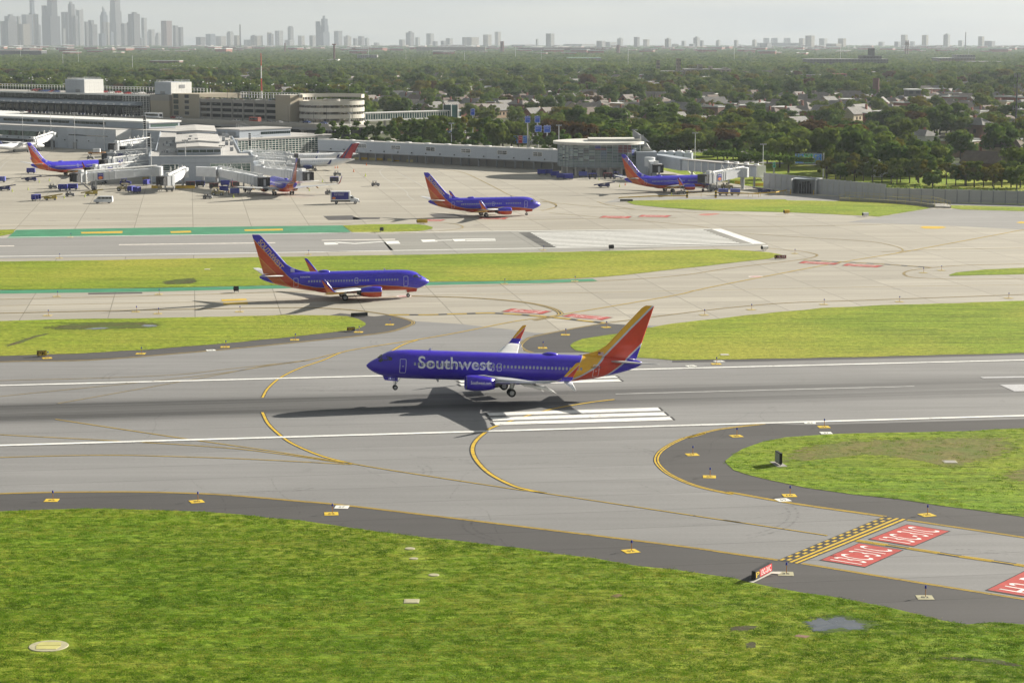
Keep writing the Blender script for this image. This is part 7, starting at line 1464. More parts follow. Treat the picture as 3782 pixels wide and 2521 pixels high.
for (c, x, y) in (('k', 345, 937), ('k', 1315, 945), ('k', 2215, 1027), ('o', 1730, 732), ('l', 135, 632), ('l', 430, 508), ('l', 1015, 447), ('l', 250, 780), ('l', 785, 905), ('l', 1705, 1035), ('i', 432, 867), ('i', 225, 917), ('i', 1607, 935), ('i', 1880, 885), ('i', 1455, 1023), ('h', 1970, 860), ('h', 1505, 908), ('h', 940, 953), ('h', 315, 982), ('l', 295, 26)):
    edge_light(c, (x, y), MPADY, LLB, LG)
for (c, x, y) in (('m', 470, 575), ('m', 1570, 762)): edge_light(c, (x, y), MPADC, 'blue-lensed edge light on a plain concrete pad', 'edge lights on concrete pads')
for (c, x, y) in (('k', 2285, 982), ('l', 742, 935), ('l', 1030, 487), ('l', 922, 420), ('h', 1410, 930), ('l', 128, 40), ('l', 315, 8)): edge_light(c, (x, y), MPADW, 'flat white painted pad set in the dark shoulder', 'white pads', False)
for (c, x, y) in (('j', 215, 803), ('j', 530, 767), ('j', 1015, 732), ('j', 1520, 714), ('j', 2250, 690), ('j', 820, 392), ('j', 1680, 520), ('j', 1800, 505), ('h', 318, 698), ('h', 908, 672), ('h', 1055, 685), ('h', 1600, 672), ('h', 380, 570), ('h', 1060, 556), ('h', 395, 314), ('h', 2060, 290), ('h', 470, 174), ('i', 1670, 577), ('i', 1200, 594), ('i', 1460, 370)): edge_light(c, (x, y), M('pad_worn_yellow', (.48, .38, .14), .7), 'edge light on a worn yellow pad beside the pale pavement', 'edge lights along the pale pavement')
# covers in the lawn
def cover(label, c, x, y, r, mat, sq=False, split=False):
    p = G(c, x, y); root = empty('ground_cover', (p.x, p.y, .05)); tag(root, label, 'cover'); mb = MB(); mb.cyl((0, 0, 0), (0, 0, .05), r, r * .97, 4 if sq else 28); mb.build('rim', MPADC, root)
    mb = MB()
    if split:
        for s_ in (-1, 1): mb.prism([(-r * .62, s_ * .04), (r * .62, s_ * .04), (r * .5, s_ * r * .6), (-r * .5, s_ * r * .6)], .05, .075)
    else: mb.cyl((0, 0, .05), (0, 0, .07), r * .8, r * .8, 4 if sq else 24)
    mb.build('lid', mat, root)
cover('large round concrete cover with yellow lids in the big lawn', 'n', 325, 972, 1.6, M('lid_pale_yellow', (.44, .42, .15), .7), split=True); cover('small pale round cover nearest the shoulder in the big lawn', 'o', 360, 718, .5, MPADC); cover('small pale round cover just behind the other two', 'o', 383, 780, .42, MPADC); cover('pale oval cover between the round and the square one', 'o', 508, 882, .5, MPADC); cover('square concrete cover in the big lawn', 'o', 370, 1045, .95, MPADC, True); cover('square grey cover in the dry patch of the pointed lawn', 'l', 1858, 682, 1.15, MGRC, True); cover('small pale cover in the narrow lawn', 'h', 1385, 390, .9, MLTC, True); cover('small pale cover in the striped lawn', 'j', 352, 1070, 1.0, MLTC, True)
# ================================================================ trees
def mat_leaf(name, c1, c2, c3, trans=.42):
    t = NT(name); oi = t.n.new('ShaderNodeObjectInfo'); no = t.noise(t.map(), .35, 4); fi = t.noise(t.map(), 2.2, 3)
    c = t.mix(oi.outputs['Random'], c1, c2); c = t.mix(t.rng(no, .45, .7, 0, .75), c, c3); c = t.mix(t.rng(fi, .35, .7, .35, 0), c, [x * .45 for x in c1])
    N, L = t.n, t.l; d = N.new('ShaderNodeBsdfDiffuse'); tr = N.new('ShaderNodeBsdfTranslucent'); mx = N.new('ShaderNodeMixShader'); mx.inputs[0].default_value = trans
    L.new(c, d.inputs[0]); L.new(c, tr.inputs[0]); L.new(d.outputs[0], mx.inputs[1]); L.new(tr.outputs[0], mx.inputs[2]); N.remove(t.bsdf)
    L.new(mx.outputs[0], N['Material Output'].inputs['Surface']); return t.mat
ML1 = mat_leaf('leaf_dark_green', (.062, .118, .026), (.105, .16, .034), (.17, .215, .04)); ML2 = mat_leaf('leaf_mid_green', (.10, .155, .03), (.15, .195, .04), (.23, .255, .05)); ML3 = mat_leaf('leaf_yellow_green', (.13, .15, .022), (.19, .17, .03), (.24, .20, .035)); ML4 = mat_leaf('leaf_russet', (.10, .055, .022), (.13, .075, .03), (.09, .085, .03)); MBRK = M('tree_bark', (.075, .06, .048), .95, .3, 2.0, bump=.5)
def leaf_quad(mb, p, n, s, rnd):
    u = n.orthogonal().normalized(); u.rotate(Matrix.Rotation(rnd.uniform(0, 6.28), 3, n)); v = n.cross(u); a, b = s * rnd.uniform(.7, 1.2), s * rnd.uniform(.5, .9)
    mb.add([p - u * a, p - v * b, p + u * a, p + v * b], [(0, 1, 2, 3)])
def crown_mesh(kind, seed, mat, nleaf):
    rnd = random.Random(seed); mb = MB(); H = 10.0; lobes = []
    if kind == 'broad':
        for k in range(17):
            a = rnd.uniform(0, 6.28); h = rnd.uniform(.3, .88); rr = 4.1 * math.sqrt(max(.05, 1 - ((h - .52) / .52) ** 2)) * rnd.uniform(.35, 1.0); lobes.append((Vector((rr * math.cos(a), rr * math.sin(a), h * H)), rnd.uniform(1.2, 2.3)))
    elif kind == 'pointed':
        for k in range(24):
            h = rnd.uniform(.12, .96); rr = 2.9 * (1 - h) ** .8 * rnd.uniform(.5, 1.0) + .1; a = rnd.uniform(0, 6.28); lobes.append((Vector((rr * math.cos(a), rr * math.sin(a), h * H)), .5 + 1.0 * (1 - h)))
    elif kind == 'conifer':
        for k in range(34):
            h = rnd.uniform(.05, .98); rr = 2.3 * (1 - h) * rnd.uniform(.5, 1.0); a = rnd.uniform(0, 6.28); lobes.append((Vector((rr * math.cos(a), rr * math.sin(a), h * H)), .3 + .7 * (1 - h)))
    elif kind == 'airy':
        for k in range(20):
            a = rnd.uniform(0, 6.28); h = rnd.uniform(.35, .98); rr = 3.6 * math.sqrt(max(.05, 1 - ((h - .6) / .45) ** 2)) * rnd.uniform(.4, 1.0); lobes.append((Vector((rr * math.cos(a), rr * math.sin(a), h * H)), rnd.uniform(.7, 1.3)))
    else:                                                # clump of far crowns
        for k in range(18): lobes.append((Vector((rnd.uniform(-12, 12), rnd.uniform(-12, 12), rnd.uniform(4, 8.5))), rnd.uniform(2.2, 4.2)))
    tot = sum(r * r for _, r in lobes); sz = {'broad': .52, 'pointed': .36, 'conifer': .3, 'airy': .42, 'clump': 1.1}[kind]
    for c, r in lobes:
        for i in range(int(nleaf * r * r / tot)):
            n = Vector((rnd.gauss(0, 1), rnd.gauss(0, 1), rnd.gauss(.25, 1))).normalized(); p = c + Vector((n.x * r, n.y * r, n.z * r * .8)) * rnd.uniform(.72, 1.08)
            if p.z < .4: continue
            m = (n + Vector((rnd.gauss(0, .3), rnd.gauss(0, .3), rnd.gauss(.12, .3)))).normalized(); leaf_quad(mb, p, m, sz, rnd)
        k = 5 if kind != 'clump' else 4                  # opaque heart of each lobe
        rg = [[(c.x + r * .62 * math.sin(t) * math.cos(q), c.y + r * .62 * math.sin(t) * math.sin(q), c.z + r * .5 * math.cos(t)) for q in [6.283 * i / 6 for i in range(6)]] for t in [math.pi * (j + .4) / (k - .2) for j in range(k)]]; mb.loft(rg)
    o = mb.build('crown', mat); me = o.data; bpy.data.objects.remove(o); return me
def trunk_mesh(seed, h0):
    rnd = random.Random(seed); mb = MB(); mb.cyl((0, 0, -.1), (0, 0, h0), .26, .19, 8); mb.cyl((0, 0, h0), (rnd.uniform(-.3, .3), rnd.uniform(-.3, .3), h0 + 3), .19, .07, 6)
    for k in range(5): a = k * 1.26 + rnd.uniform(-.3, .3); mb.cyl((0, 0, h0 + .2 * k - .4), (1.9 * math.cos(a), 1.9 * math.sin(a), h0 + 1.9 + .4 * k), .11, .04, 5)
    o = mb.build('trunk', MBRK); me = o.data; bpy.data.objects.remove(o); return me
NL = 1250
CROWN = {}
for kind, mats in (('broad', (ML1, ML2, ML1, ML2, ML3, ML4)), ('pointed', (ML1, ML1)), ('conifer', (M('x_', (0, 0, 0)) and ML1,)), ('airy', (ML3, ML2, ML2))):
    CROWN[kind] = [crown_mesh(kind, 100 + i * 7 + len(kind), m_, NL) for i, m_ in enumerate(mats)]
TRK = {'broad': trunk_mesh(1, 3.2), 'pointed': trunk_mesh(2, 1.4), 'conifer': trunk_mesh(3, 1.0), 'airy': trunk_mesh(4, 3.6)}
rnd = random.Random(77)
TREES = []
def tree(p, h, kind, var, label, group, wide=1.0):
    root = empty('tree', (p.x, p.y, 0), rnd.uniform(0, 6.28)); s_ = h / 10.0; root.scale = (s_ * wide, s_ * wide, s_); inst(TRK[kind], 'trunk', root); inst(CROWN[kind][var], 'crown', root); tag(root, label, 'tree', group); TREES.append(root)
def tree_px(c, x, yt, yb, kind, var, label, group, wide=1.0):
    b_ = G(c, x, yb); tree(b_, D(*S(c, x, yt), b_.y).z, kind, var, label, group, wide)
PT = 'pointed trees behind the walkway'; PL = 'dark pointed tree in the row behind the white walkway'
for (c, x, yt) in [('c', x, y) for x, y in ((50, 405), (165, 400), (300, 405), (425, 395), (560, 400), (695, 430), (840, 420), (960, 440), (1100, 435), (1215, 470), (1330, 470), (1930, 515), (2065, 510), (2190, 490))] + [('b', x, y) for x, y in ((1745, 480), (1875, 458), (1985, 455))] + [('d', x, y) for x, y in ((100, 165), (210, 145), (350, 185), (500, 185), (610, 170), (745, 175), (850, 165))]:
    e_ = 646 + rnd.uniform(-3, 3); s_, z_ = WP(c, x, yt, e_); tree(SE(s_, e_), z_, 'pointed', rnd.randrange(2), PL, PT, 1.25)
for (c, x, yt) in [('c', x, y) for x, y in ((500, 370), (610, 390), (740, 355), (850, 345), (960, 370), (1060, 390), (1180, 370), (1300, 395), (1430, 370), (1560, 360), (1650, 390), (1720, 430))]:
    e_ = 690 + rnd.uniform(-10, 10); s_, z_ = WP(c, x, yt, e_); tree(SE(s_, e_), max(z_, 6), 'broad' if rnd.random() < .7 else 'airy', rnd.choice((1, 1, 2, 0)) if True else 0, 'green round tree behind the pointed row and before the footbridge', 'round trees before the footbridge', 1.0)
for (c, x, yt) in (('d', 130, 55), ('d', 290, 90), ('d', 390, 85), ('d', 240, 70)): e_ = 700; s_, z_ = WP(c, x, yt, e_); tree(SE(s_, e_), max(z_, 8), 'broad', 5, 'russet brown tree behind the curved glass building', 'russet trees behind the glass building', 1.1)
for (x, yt, yb, kind, var, lb) in ((760, 392, 612, 'airy', 1, 'light green street tree beside the wide overhead sign'), (900, 388, 600, 'airy', 0, 'yellow topped street tree right of the wide overhead sign'), (1250, 440, 655, 'airy', 1, 'pale green street tree beside the white roof behind the wall'), (1430, 438, 640, 'airy', 0, 'yellow green street tree beside the dark conifer'), (1560, 405, 695, 'pointed', 0, 'dark conical tree standing just behind the pale wall'), (1850, 460, 675, 'airy', 0, 'bright yellow green tree before the dark gabled house'), (2090, 478, 705, 'airy', 0, 'yellow green tree before the white gabled house'), (2290, 472, 705, 'broad', 1, 'dark green tree at the end of the pale wall'), (1010, 140, 540, 'broad', 1, 'tall sunlit green tree behind the yellow topped one'), (840, 150, 570, 'broad', 0, 'tall dark green tree behind the light street trees'), (310, 205, 560, 'broad', 1, 'big round green tree behind the wide overhead sign'), (640, 190, 590, 'airy', 1, 'loose mid green tree behind the overhead sign pole'), (1230, 300, 600, 'broad', 0, 'wide dark tree behind the wall, left of the conifer'), (1420, 320, 600, 'broad', 2, 'dark leafy tree left of the conifer crown'), (2160, 125, 470, 'broad', 0, 'big dark green tree behind the flat-roofed houses'), (1590, 200, 480, 'conifer', 0, 'dark conifer in front of the flat-roofed houses'), (1350, 110, 430, 'airy', 1, 'pale feathery tree in the middle of the neighbourhood'), (2300, 290, 640, 'broad', 1, 'leafy tree beside the brick house gable'), (1800, 200, 440, 'broad', 0, 'dark spreading tree left of the flat-roofed houses')):
    tree_px('e', x, yt, yb, kind, var, lb, None, 1.1)
for (x, yt, yb) in ((1130, 200, 395), (1210, 205, 380), (1370, 210, 400), (1260, 95, 330), (1180, 90, 330), (1560, 200, 400), (1660, 220, 420), (1700, 225, 440), (1760, 260, 450), (1850, 225, 440), (1950, 370, 500), (2020, 170, 470), (2080, 365, 520), (2180, 190, 480), (2300, 190, 520), (1540, 100, 340), (1430, 110, 330), (1640, 130, 350), (1330, 90, 330)):
    tree_px('d', x, yt, yb, rnd.choice(('broad', 'broad', 'airy')), rnd.choice((0, 1, 2)), 'green park tree on the lawn beyond the gate corridor', 'park trees beyond the gate corridor', 1.05)
for k in range(22):
    x = 640 + k * 80; tree_px('e', x, 440 + rnd.uniform(-25, 35) + k * 2, 620 + k * 3.6 + rnd.uniform(-12, 8), rnd.choice(('airy', 'airy', 'broad')), rnd.choice((0, 1, 1, 2)), 'light green street tree in the row behind the barrier wall', 'street trees behind the wall', 1.15)
# shrubs, dark hedge behind the walkway and the wall
def hedge(label, a, b_, h, w, n, seed):
    r_ = random.Random(seed); root = empty('hedge', a); d = b_ - a; mb = MB()
    for k in range(n):
        p = d * r_.random() + Vector((r_.gauss(0, w * .35), r_.gauss(0, w * .35), abs(r_.gauss(0, h * .45)))); leaf_quad(mb, p, Vector((r_.gauss(0, 1), r_.gauss(0, 1), r_.gauss(.4, 1))).normalized(), .45, r_)
    o = mb.build('foliage', ML1, root); o['kind'] = 'stuff'; nrm = Vector((-d.y, d.x, 0)).normalized() * w * .3; mb = MB(); mb.prism([(-nrm)[:2], (d - nrm)[:2], (d + nrm)[:2], nrm[:2]], 0, h * .6); mb.build('core', ML1, root); tag(root, label, 'hedge')
hedge('dark hedge between the walkway and the pointed trees', SE(-650, 634), SE(-500, 634), 2.6, 5, 2600, 1); hedge('dark hedge at the foot of the street trees behind the pale wall', W1 + Vector((12, 14, 0)), W3 + Vector((30, 18, 0)), 2.2, 4, 2200, 2); hedge('low dark hedge behind the gate corridor', k0 + Vector((10, 30, 0)), k1 + Vector((20, 22, 0)), 2.4, 4, 1500, 3)
# park lawn, roads east of the airport
sheet_obj('park_lawn', [SE(-520, 640), SE(-330, 560), SE(-230, 560), SE(-230, 650), SE(-330, 720), SE(-560, 760)], -.03, MG2, 'sunny park lawn beyond the gate corridor and barrier wall')
for nm, a, b_, w, lb in (('road', SE(-1200, 880), SE(-100, 690), 22, 'avenue running behind the airport buildings'), ('road', SE(-700, 662), SE(-360, 735), 12, 'access road curving behind the pointed trees')):
    d = (b_ - a).normalized(); n_ = Vector((-d.y, d.x, 0)) * (w / 2); sheet_obj(nm, [a - n_, b_ - n_, b_ + n_, a + n_], -.015 if w > 15 else -.008, MA2, lb)
# ================================================================ houses
WALLS = [M('house_brick_tan', (.30, .22, .15), .9, .15, .6), M('house_brick_brown', (.17, .105, .075), .9, .2, .6), M('house_siding_white', (.55, .55, .53), .8, .06), M('house_siding_cream', (.48, .42, .30), .8, .08), M('house_brick_red', (.24, .10, .07), .9, .2, .6)]; ROOFS = [M('shingle_grey', (.20, .195, .19), .95, .2, .8), M('shingle_brown', (.13, .105, .09), .95, .2, .8), M('shingle_tan', (.20, .18, .165), .95, .2, .8), M('flat_roof_silver', (.48, .48, .47), .8, .15, .3)]
_hm = {}
def hmesh(key):
    if key in _hm: return _hm[key]
    mb = MB(); W, L, H, G_ = 7.4, 12.5, 4.6, 3.1; k = key
    if k == 'body': mb.box(-W / 2, W / 2, -L / 2, L / 2, 0, H); mb.add([(-W / 2, -L / 2, H), (W / 2, -L / 2, H), (0, -L / 2, H + G_), (-W / 2, L / 2, H), (W / 2, L / 2, H), (0, L / 2, H + G_)], [(0, 1, 2), (4, 3, 5)])
    elif k == 'gable':
        t = .22; o_ = .5
        for s_ in (-1, 1): mb.add([(0, -L / 2 - o_, H + G_ + t), (s_ * (W / 2 + o_), -L / 2 - o_, H - .42 + t), (s_ * (W / 2 + o_), L / 2 + o_, H - .42 + t), (0, L / 2 + o_, H + G_ + t), (0, -L / 2 - o_, H + G_), (s_ * (W / 2 + o_), -L / 2 - o_, H - .42), (s_ * (W / 2 + o_), L / 2 + o_, H - .42), (0, L / 2 + o_, H + G_)], [(0, 1, 2, 3), (7, 6, 5, 4), (0, 4, 5, 1), (1, 5, 6, 2), (2, 6, 7, 3)])
    elif k == 'flatbody': mb.box(-W / 2 - .6, W / 2 + .6, -L / 2, L / 2, 0, 6.0)
    elif k == 'flat': mb.box(-W / 2 - .9, W / 2 + .9, -L / 2 - .3, L / 2 + .3, 6.0, 6.3); mb.box(-W / 2 - .9, -W / 2 - .6, -L / 2 - .3, L / 2 + .3, 6.3, 6.6); mb.box(W / 2 + .6, W / 2 + .9, -L / 2 - .3, L / 2 + .3, 6.3, 6.6)
    elif k == 'hip': o_ = .6; mb.add([(-W / 2 - o_, -L / 2 - o_, H), (W / 2 + o_, -L / 2 - o_, H), (W / 2 + o_, L / 2 + o_, H), (-W / 2 - o_, L / 2 + o_, H), (0, -L / 2 + 3.4, H + 2.4), (0, L / 2 - 3.4, H + 2.4)], [(0, 1, 4), (1, 2, 5, 4), (2, 3, 5), (3, 0, 4, 5), (3, 2, 1, 0)])
    elif k == 'hipbody': mb.box(-W / 2, W / 2, -L / 2, L / 2, 0, H)
    elif k == 'chimney': mb.box(W / 2 - 1.4, W / 2 - .5, 1.5, 2.4, 3, H + 3.2)
    elif k == 'window': mb.box(-.55, .55, -.06, .06, -.7, .7)
    o = mb.build(k, WALLS[0]); _hm[key] = o.data; bpy.data.objects.remove(o); return _hm[key]
_hv = {}
def hvar(key, mat):
    q = (key, mat.name)
    if q not in _hv: me = hmesh(key).copy(); me.materials.clear(); me.materials.append(mat); _hv[q] = me
    return _hv[q]
def house(p, rz, style, wm, rm, label, group, sc=1.0, dormer=False):
    root = empty('house', (p.x, p.y, 0), rz); root.scale = (sc, sc, sc); tag(root, label, 'house', group)
    bk, rk = {'gable': ('body', 'gable'), 'flat': ('flatbody', 'flat'), 'hip': ('hipbody', 'hip')}[style]; inst(hvar(bk, wm), 'wall', root); rf = inst(hvar(rk, rm), 'roof', root); inst(hvar('chimney', WALLS[4]), 'chimney', rf)
    for x in (-1.9, 1.9): inst(hvar('window', MVGL), 'window', root, (x, -6.28, 2.3))
    if style == 'gable': inst(hvar('window', MVGL), 'window', root, (0, -6.28, 5.2))
    for y in (-3, 0, 3): inst(hvar('window', MVGL), 'window', root, (-3.72 - (.6 if style == 'flat' else 0), y, 2.4), (0, 0, math.pi / 2)); inst(hvar('window', MVGL), 'window', root, (3.72 + (.6 if style == 'flat' else 0), y, 2.4), (0, 0, math.pi / 2))
HN = {'gable': 'gabled', 'flat': 'flat-roofed', 'hip': 'hip-roofed'}; WN = ['tan brick', 'brown brick', 'white sided', 'cream sided', 'red brick']; RN = ['grey', 'brown', 'tan', 'silver']
GRZ = math.atan2(SV.y, SV.x)
for (c, x, y, st, w_, r_, sc, rz, lb) in (('e', 2010, 590, 'gable', 1, 1, 1.15, .9, 'dark brown gabled house behind the bright yellow green tree'), ('e', 2260, 600, 'gable', 2, 1, 1.0, .9, 'white gabled house at the end of the street trees'), ('e', 2200, 470, 'hip', 3, 1, 1.35, .9, 'cream two storey house with brown hip roof'), ('e', 1790, 420, 'flat', 0, 3, 1.1, .9, 'tan brick flat-roofed house left of the row'), ('e', 1990, 412, 'flat', 4, 3, 1.1, .9, 'red brick flat-roofed house in the row'), ('e', 2160, 405, 'flat', 0, 3, 1.1, .9, 'tan flat-roofed house ending the row'), ('e', 1920, 250, 'hip', 1, 0, 1.4, .7, 'brown house with broad pale grey roof beyond the conifer'), ('e', 1470, 330, 'hip', 2, 0, 1.1, .5, 'pale roofed house behind the dark trees'), ('e', 1090, 590, 'flat', 2, 3, .9, .2, 'white low flat-roofed building behind the street trees'), ('e', 920, 110, 'gable', 2, 0, 1.3, -.6, 'tall white gabled house in the distant row')):
    p = G(c, x, y); house(p, rz, st, WALLS[w_], ROOFS[r_], lb, None, sc)
for k in range(34):                                      # row of gables seen end-on along the street beyond the station
    s_ = -960 + k * 11.5; e_ = 1030 - (s_ + 960) * .28 + rnd.uniform(-9, 9); p = SE(s_, e_)
    if rnd.random() < .42: continue
    q = rnd.choice((0, 0, 1, 4, 3)); r_ = rnd.choice((0, 1, 2)); house(p, GRZ + math.pi, 'gable', WALLS[q], ROOFS[r_], f'{WN[q]} house with {RN[r_]} gable in the long street row', f'{WN[q]} {RN[r_]} gabled houses in the street row', rnd.uniform(.95, 1.15))
HPTS = []
for blk in range(0, 9):
    for side in (0, 1):
        e_ = 1095 + blk * 105 + side * 38
        for k in range(120):
            s_ = -1800 + k * 15 + rnd.uniform(-1, 1); p = SE(s_, e_)
            if p.y < 700 or abs(p.x) > p.y * .255 or e_ < 1000: continue
            HPTS.append((p, side))
HPTS.sort(key=lambda q: q[0].y); near = [h for h in HPTS if rnd.random() < .62][:215]; nearset = set(id(h) for h in near)
for p, side in near:
    st = rnd.choice(('gable', 'gable', 'hip', 'hip', 'flat')); q = rnd.randrange(5); r_ = 3 if st == 'flat' else rnd.randrange(3)
    house(p, GRZ + (0 if side else math.pi) + rnd.choice((0, math.pi / 2)), st, WALLS[q], ROOFS[r_], f'{WN[q]} {HN[st]} house with {RN[r_]} roof among the suburban trees', f'{WN[q]} {RN[r_]} {HN[st]} suburban houses', rnd.uniform(.9, 1.2))
# ================================================================ tree cover of the suburb
HOUSES = [o.location.copy() for o in COL.objects if o.name.startswith('house') and o.type == 'EMPTY']
hcell = {}
for h in HOUSES: hcell.setdefault((int(h.x // 40), int(h.y // 40)), []).append(h)
def before_house(p):                                     # keep most sight lines from the airfield to the house fronts open, and trees out of the walls
    for h in HOUSES[:10]:
        if 0 < h.y - p.y < 170 and abs(p.x - h.x * p.y / h.y) < 8 and rnd.random() < .8: return True
    for ix in range(-1, 2):
        for iy in range(-1, 2):
            for h in hcell.get((int(p.x // 40) + ix, int(p.y // 40) + iy), ()):
                if (h.x - p.x) ** 2 + (h.y - p.y) ** 2 < 64: return True
                if -2 < h.y - p.y < 46 and abs(p.x - h.x * p.y / h.y) < 7.5 and rnd.random() < .85: return True
    return False
cand = []
y = 700.0
while y < 2700:
    dx = 11.6 + (y - 900) * .0022; x = -y * .265
    while x < y * .265:
        p = Vector((x + rnd.uniform(-4.5, 4.5), y + rnd.uniform(-4.5, 4.5), 0)); s_, e_ = toSE(p); x += dx
        dens = .46 + .2 * math.sin(p.x * .013 + 1.3) * math.sin(p.y * .009) + .22 * math.sin(p.x * .06 + 3 * math.sin(p.y * .021)) * math.sin(p.y * .045)
        if s_ > -430:
            if e_ < (645 if s_ > -405 else 700): continue
        elif e_ < 705 + max(0, -(s_ + 560)) * .75 and e_ < 862: continue
        if s_ < -690 and e_ < 860: continue
        if -900 < s_ < -430 and 740 < e_ < 960: dens *= .55     # station car parks
        if e_ > 1000 and 12 < (e_ - 1095 + 19 + 1050) % 105 < 25: dens *= .5
        if 1100 < p.y < 1500 and p.x > -90: dens *= .72
        if rnd.random() < dens and not before_house(p): cand.append(p)
    y += dx * .95
cand.sort(key=lambda p: p.y)
N_IND = max(0, 300 - len(TREES)); far_pts = []
KN = (('broad', 0, 'dark green'), ('broad', 1, 'mid green'), ('broad', 2, 'dark green'), ('broad', 3, 'mid green'), ('broad', 4, 'yellow green'), ('broad', 5, 'russet'), ('airy', 1, 'loose mid green'), ('airy', 0, 'loose yellow green'), ('conifer', 0, 'dark conifer'))
PW = [20, 24, 16, 20, 7, 3, 13, 7, 5]
for i, p in enumerate(cand):
    j = rnd.choices(range(9), PW)[0]; h = rnd.triangular(6, 18, 10) if j < 6 else rnd.uniform(7, 12)
    if 1100 < p.y < 1500 and p.x > -90: h *= .78
    if i < N_IND:
        sz = 'tall' if h > 12.5 else 'small' if h < 9 else 'middle-sized'; s_, e_ = toSE(p); wh = 'beyond the grey barrier wall' if s_ > -405 else 'between the walkway and the suburb' if s_ > -690 else 'behind the parking garage'
        tree(p, h, KN[j][0], KN[j][1], f'{sz} {KN[j][2]} tree {wh}', f'{sz} {KN[j][2]} trees {wh}', rnd.uniform(1.05, 1.5))
    else: far_pts.append((p, h / 10.0 * rnd.uniform(1.05, 1.25), j))
y = 2700.0; clump_pts = []
while y < 12500:
    dx = 19 + (y - 2700) * .006; x = -y * .27
    while x < y * .27:
        p = Vector((x + rnd.uniform(-.5, .5) * dx, y + rnd.uniform(-.5, .5) * dx, 0)); x += dx
        if rnd.random() < .86: clump_pts.append((p, rnd.uniform(.75, 1.5) * (1 + (y - 2700) * .00004), rnd.randrange(3)))
    y += dx * 1.1
def scatter(name, pts, meshes, label):
    """one object of ground cover: instances on points, driven by stored attributes"""
    lib = bpy.data.collections.new(name + '_kinds')
    for k, me in enumerate(meshes): o = bpy.data.objects.new(f'crown_kind_{k:02d}', me); lib.objects.link(o)
    me = bpy.data.meshes.new(name); me.from_pydata([tuple(p) for p, _, _ in pts], [], []); o = bpy.data.objects.new(name, me); COL.objects.link(o)
    a = me.attributes.new('scl', 'FLOAT', 'POINT'); a.data.foreach_set('value', [s for _, s, _ in pts]); a = me.attributes.new('idx', 'INT', 'POINT'); a.data.foreach_set('value', [k for _, _, k in pts]); a = me.attributes.new('rot', 'FLOAT_VECTOR', 'POINT'); a.data.foreach_set('vector', [v for _ in pts for v in (0, 0, rnd.uniform(0, 6.28))])
    ng = bpy.data.node_groups.new(name + '_scatter', 'GeometryNodeTree'); ng.interface.new_socket('Geometry', in_out='INPUT', socket_type='NodeSocketGeometry'); ng.interface.new_socket('Geometry', in_out='OUTPUT', socket_type='NodeSocketGeometry')
    N, L = ng.nodes, ng.links; gi = N.new('NodeGroupInput'); go = N.new('NodeGroupOutput'); ci = N.new('GeometryNodeCollectionInfo'); ci.inputs['Collection'].default_value = lib; ci.inputs['Separate Children'].default_value = True; ci.inputs['Reset Children'].default_value = True
    ip = N.new('GeometryNodeInstanceOnPoints'); ip.inputs['Pick Instance'].default_value = True
    def na(n_, ty): q = N.new('GeometryNodeInputNamedAttribute'); q.data_type = ty; q.inputs['Name'].default_value = n_; return q.outputs['Attribute']
    L.new(gi.outputs[0], ip.inputs['Points']); L.new(ci.outputs[0], ip.inputs['Instance']); L.new(na('idx', 'INT'), ip.inputs['Instance Index']); L.new(na('scl', 'FLOAT'), ip.inputs['Scale']); L.new(na('rot', 'FLOAT_VECTOR'), ip.inputs['Rotation']); L.new(ip.outputs[0], go.inputs[0])
    o.modifiers.new('scatter', 'NODES').node_group = ng; tag(o, label, None, None, 'stuff'); return o
kinds = [CROWN[k][v] for k, v, _ in KN]; scatter('suburban_trees', far_pts, kinds, 'dense tree cover of the suburb beyond the airport')
cl = [crown_mesh('clump', 900 + i, (ML1, ML2, ML1)[i], 520) for i in range(3)]; scatter('distant_woods', clump_pts, cl, 'hazy tree cover stretching to the skyline')
far_h = [(h[0], rnd.uniform(.9, 1.3), rnd.randrange(4)) for h in HPTS if id(h) not in nearset and h[0].y > 1000]
hms = []
for k in range(4):
    st = ('gable', 'hip', 'flat', 'gable')[k]; bk, rk = {'gable': ('body', 'gable'), 'flat': ('flatbody', 'flat'), 'hip': ('hipbody', 'hip')}[st]; bm = bmesh.new(); bm.from_mesh(hmesh(bk)); n1 = len(bm.faces); bm.from_mesh(hmesh(rk)); bm.faces.ensure_lookup_table()
    for f in bm.faces[n1:]: f.material_index = 1
    me = bpy.data.meshes.new('house_kind'); bm.to_mesh(me); bm.free(); me.materials.append(WALLS[(0, 2, 4, 3)[k]]); me.materials.append(ROOFS[(0, 1, 3, 2)[k]]); hms.append(me)
for k in range(1500):
    y = rnd.uniform(2000, 6500); p = Vector((rnd.uniform(-.26, .26) * y, y, 0)); far_h.append((p, rnd.uniform(.9, 1.6), rnd.randrange(4)))
for k in range(420): y = rnd.triangular(4500, 12000, 10000); far_h.append((Vector((rnd.uniform(-.26, .26) * y, y, 0)), rnd.uniform(2.0, 4.0), 2))
scatter('distant_houses', far_h, hms, 'scattered roofs showing between the far trees')
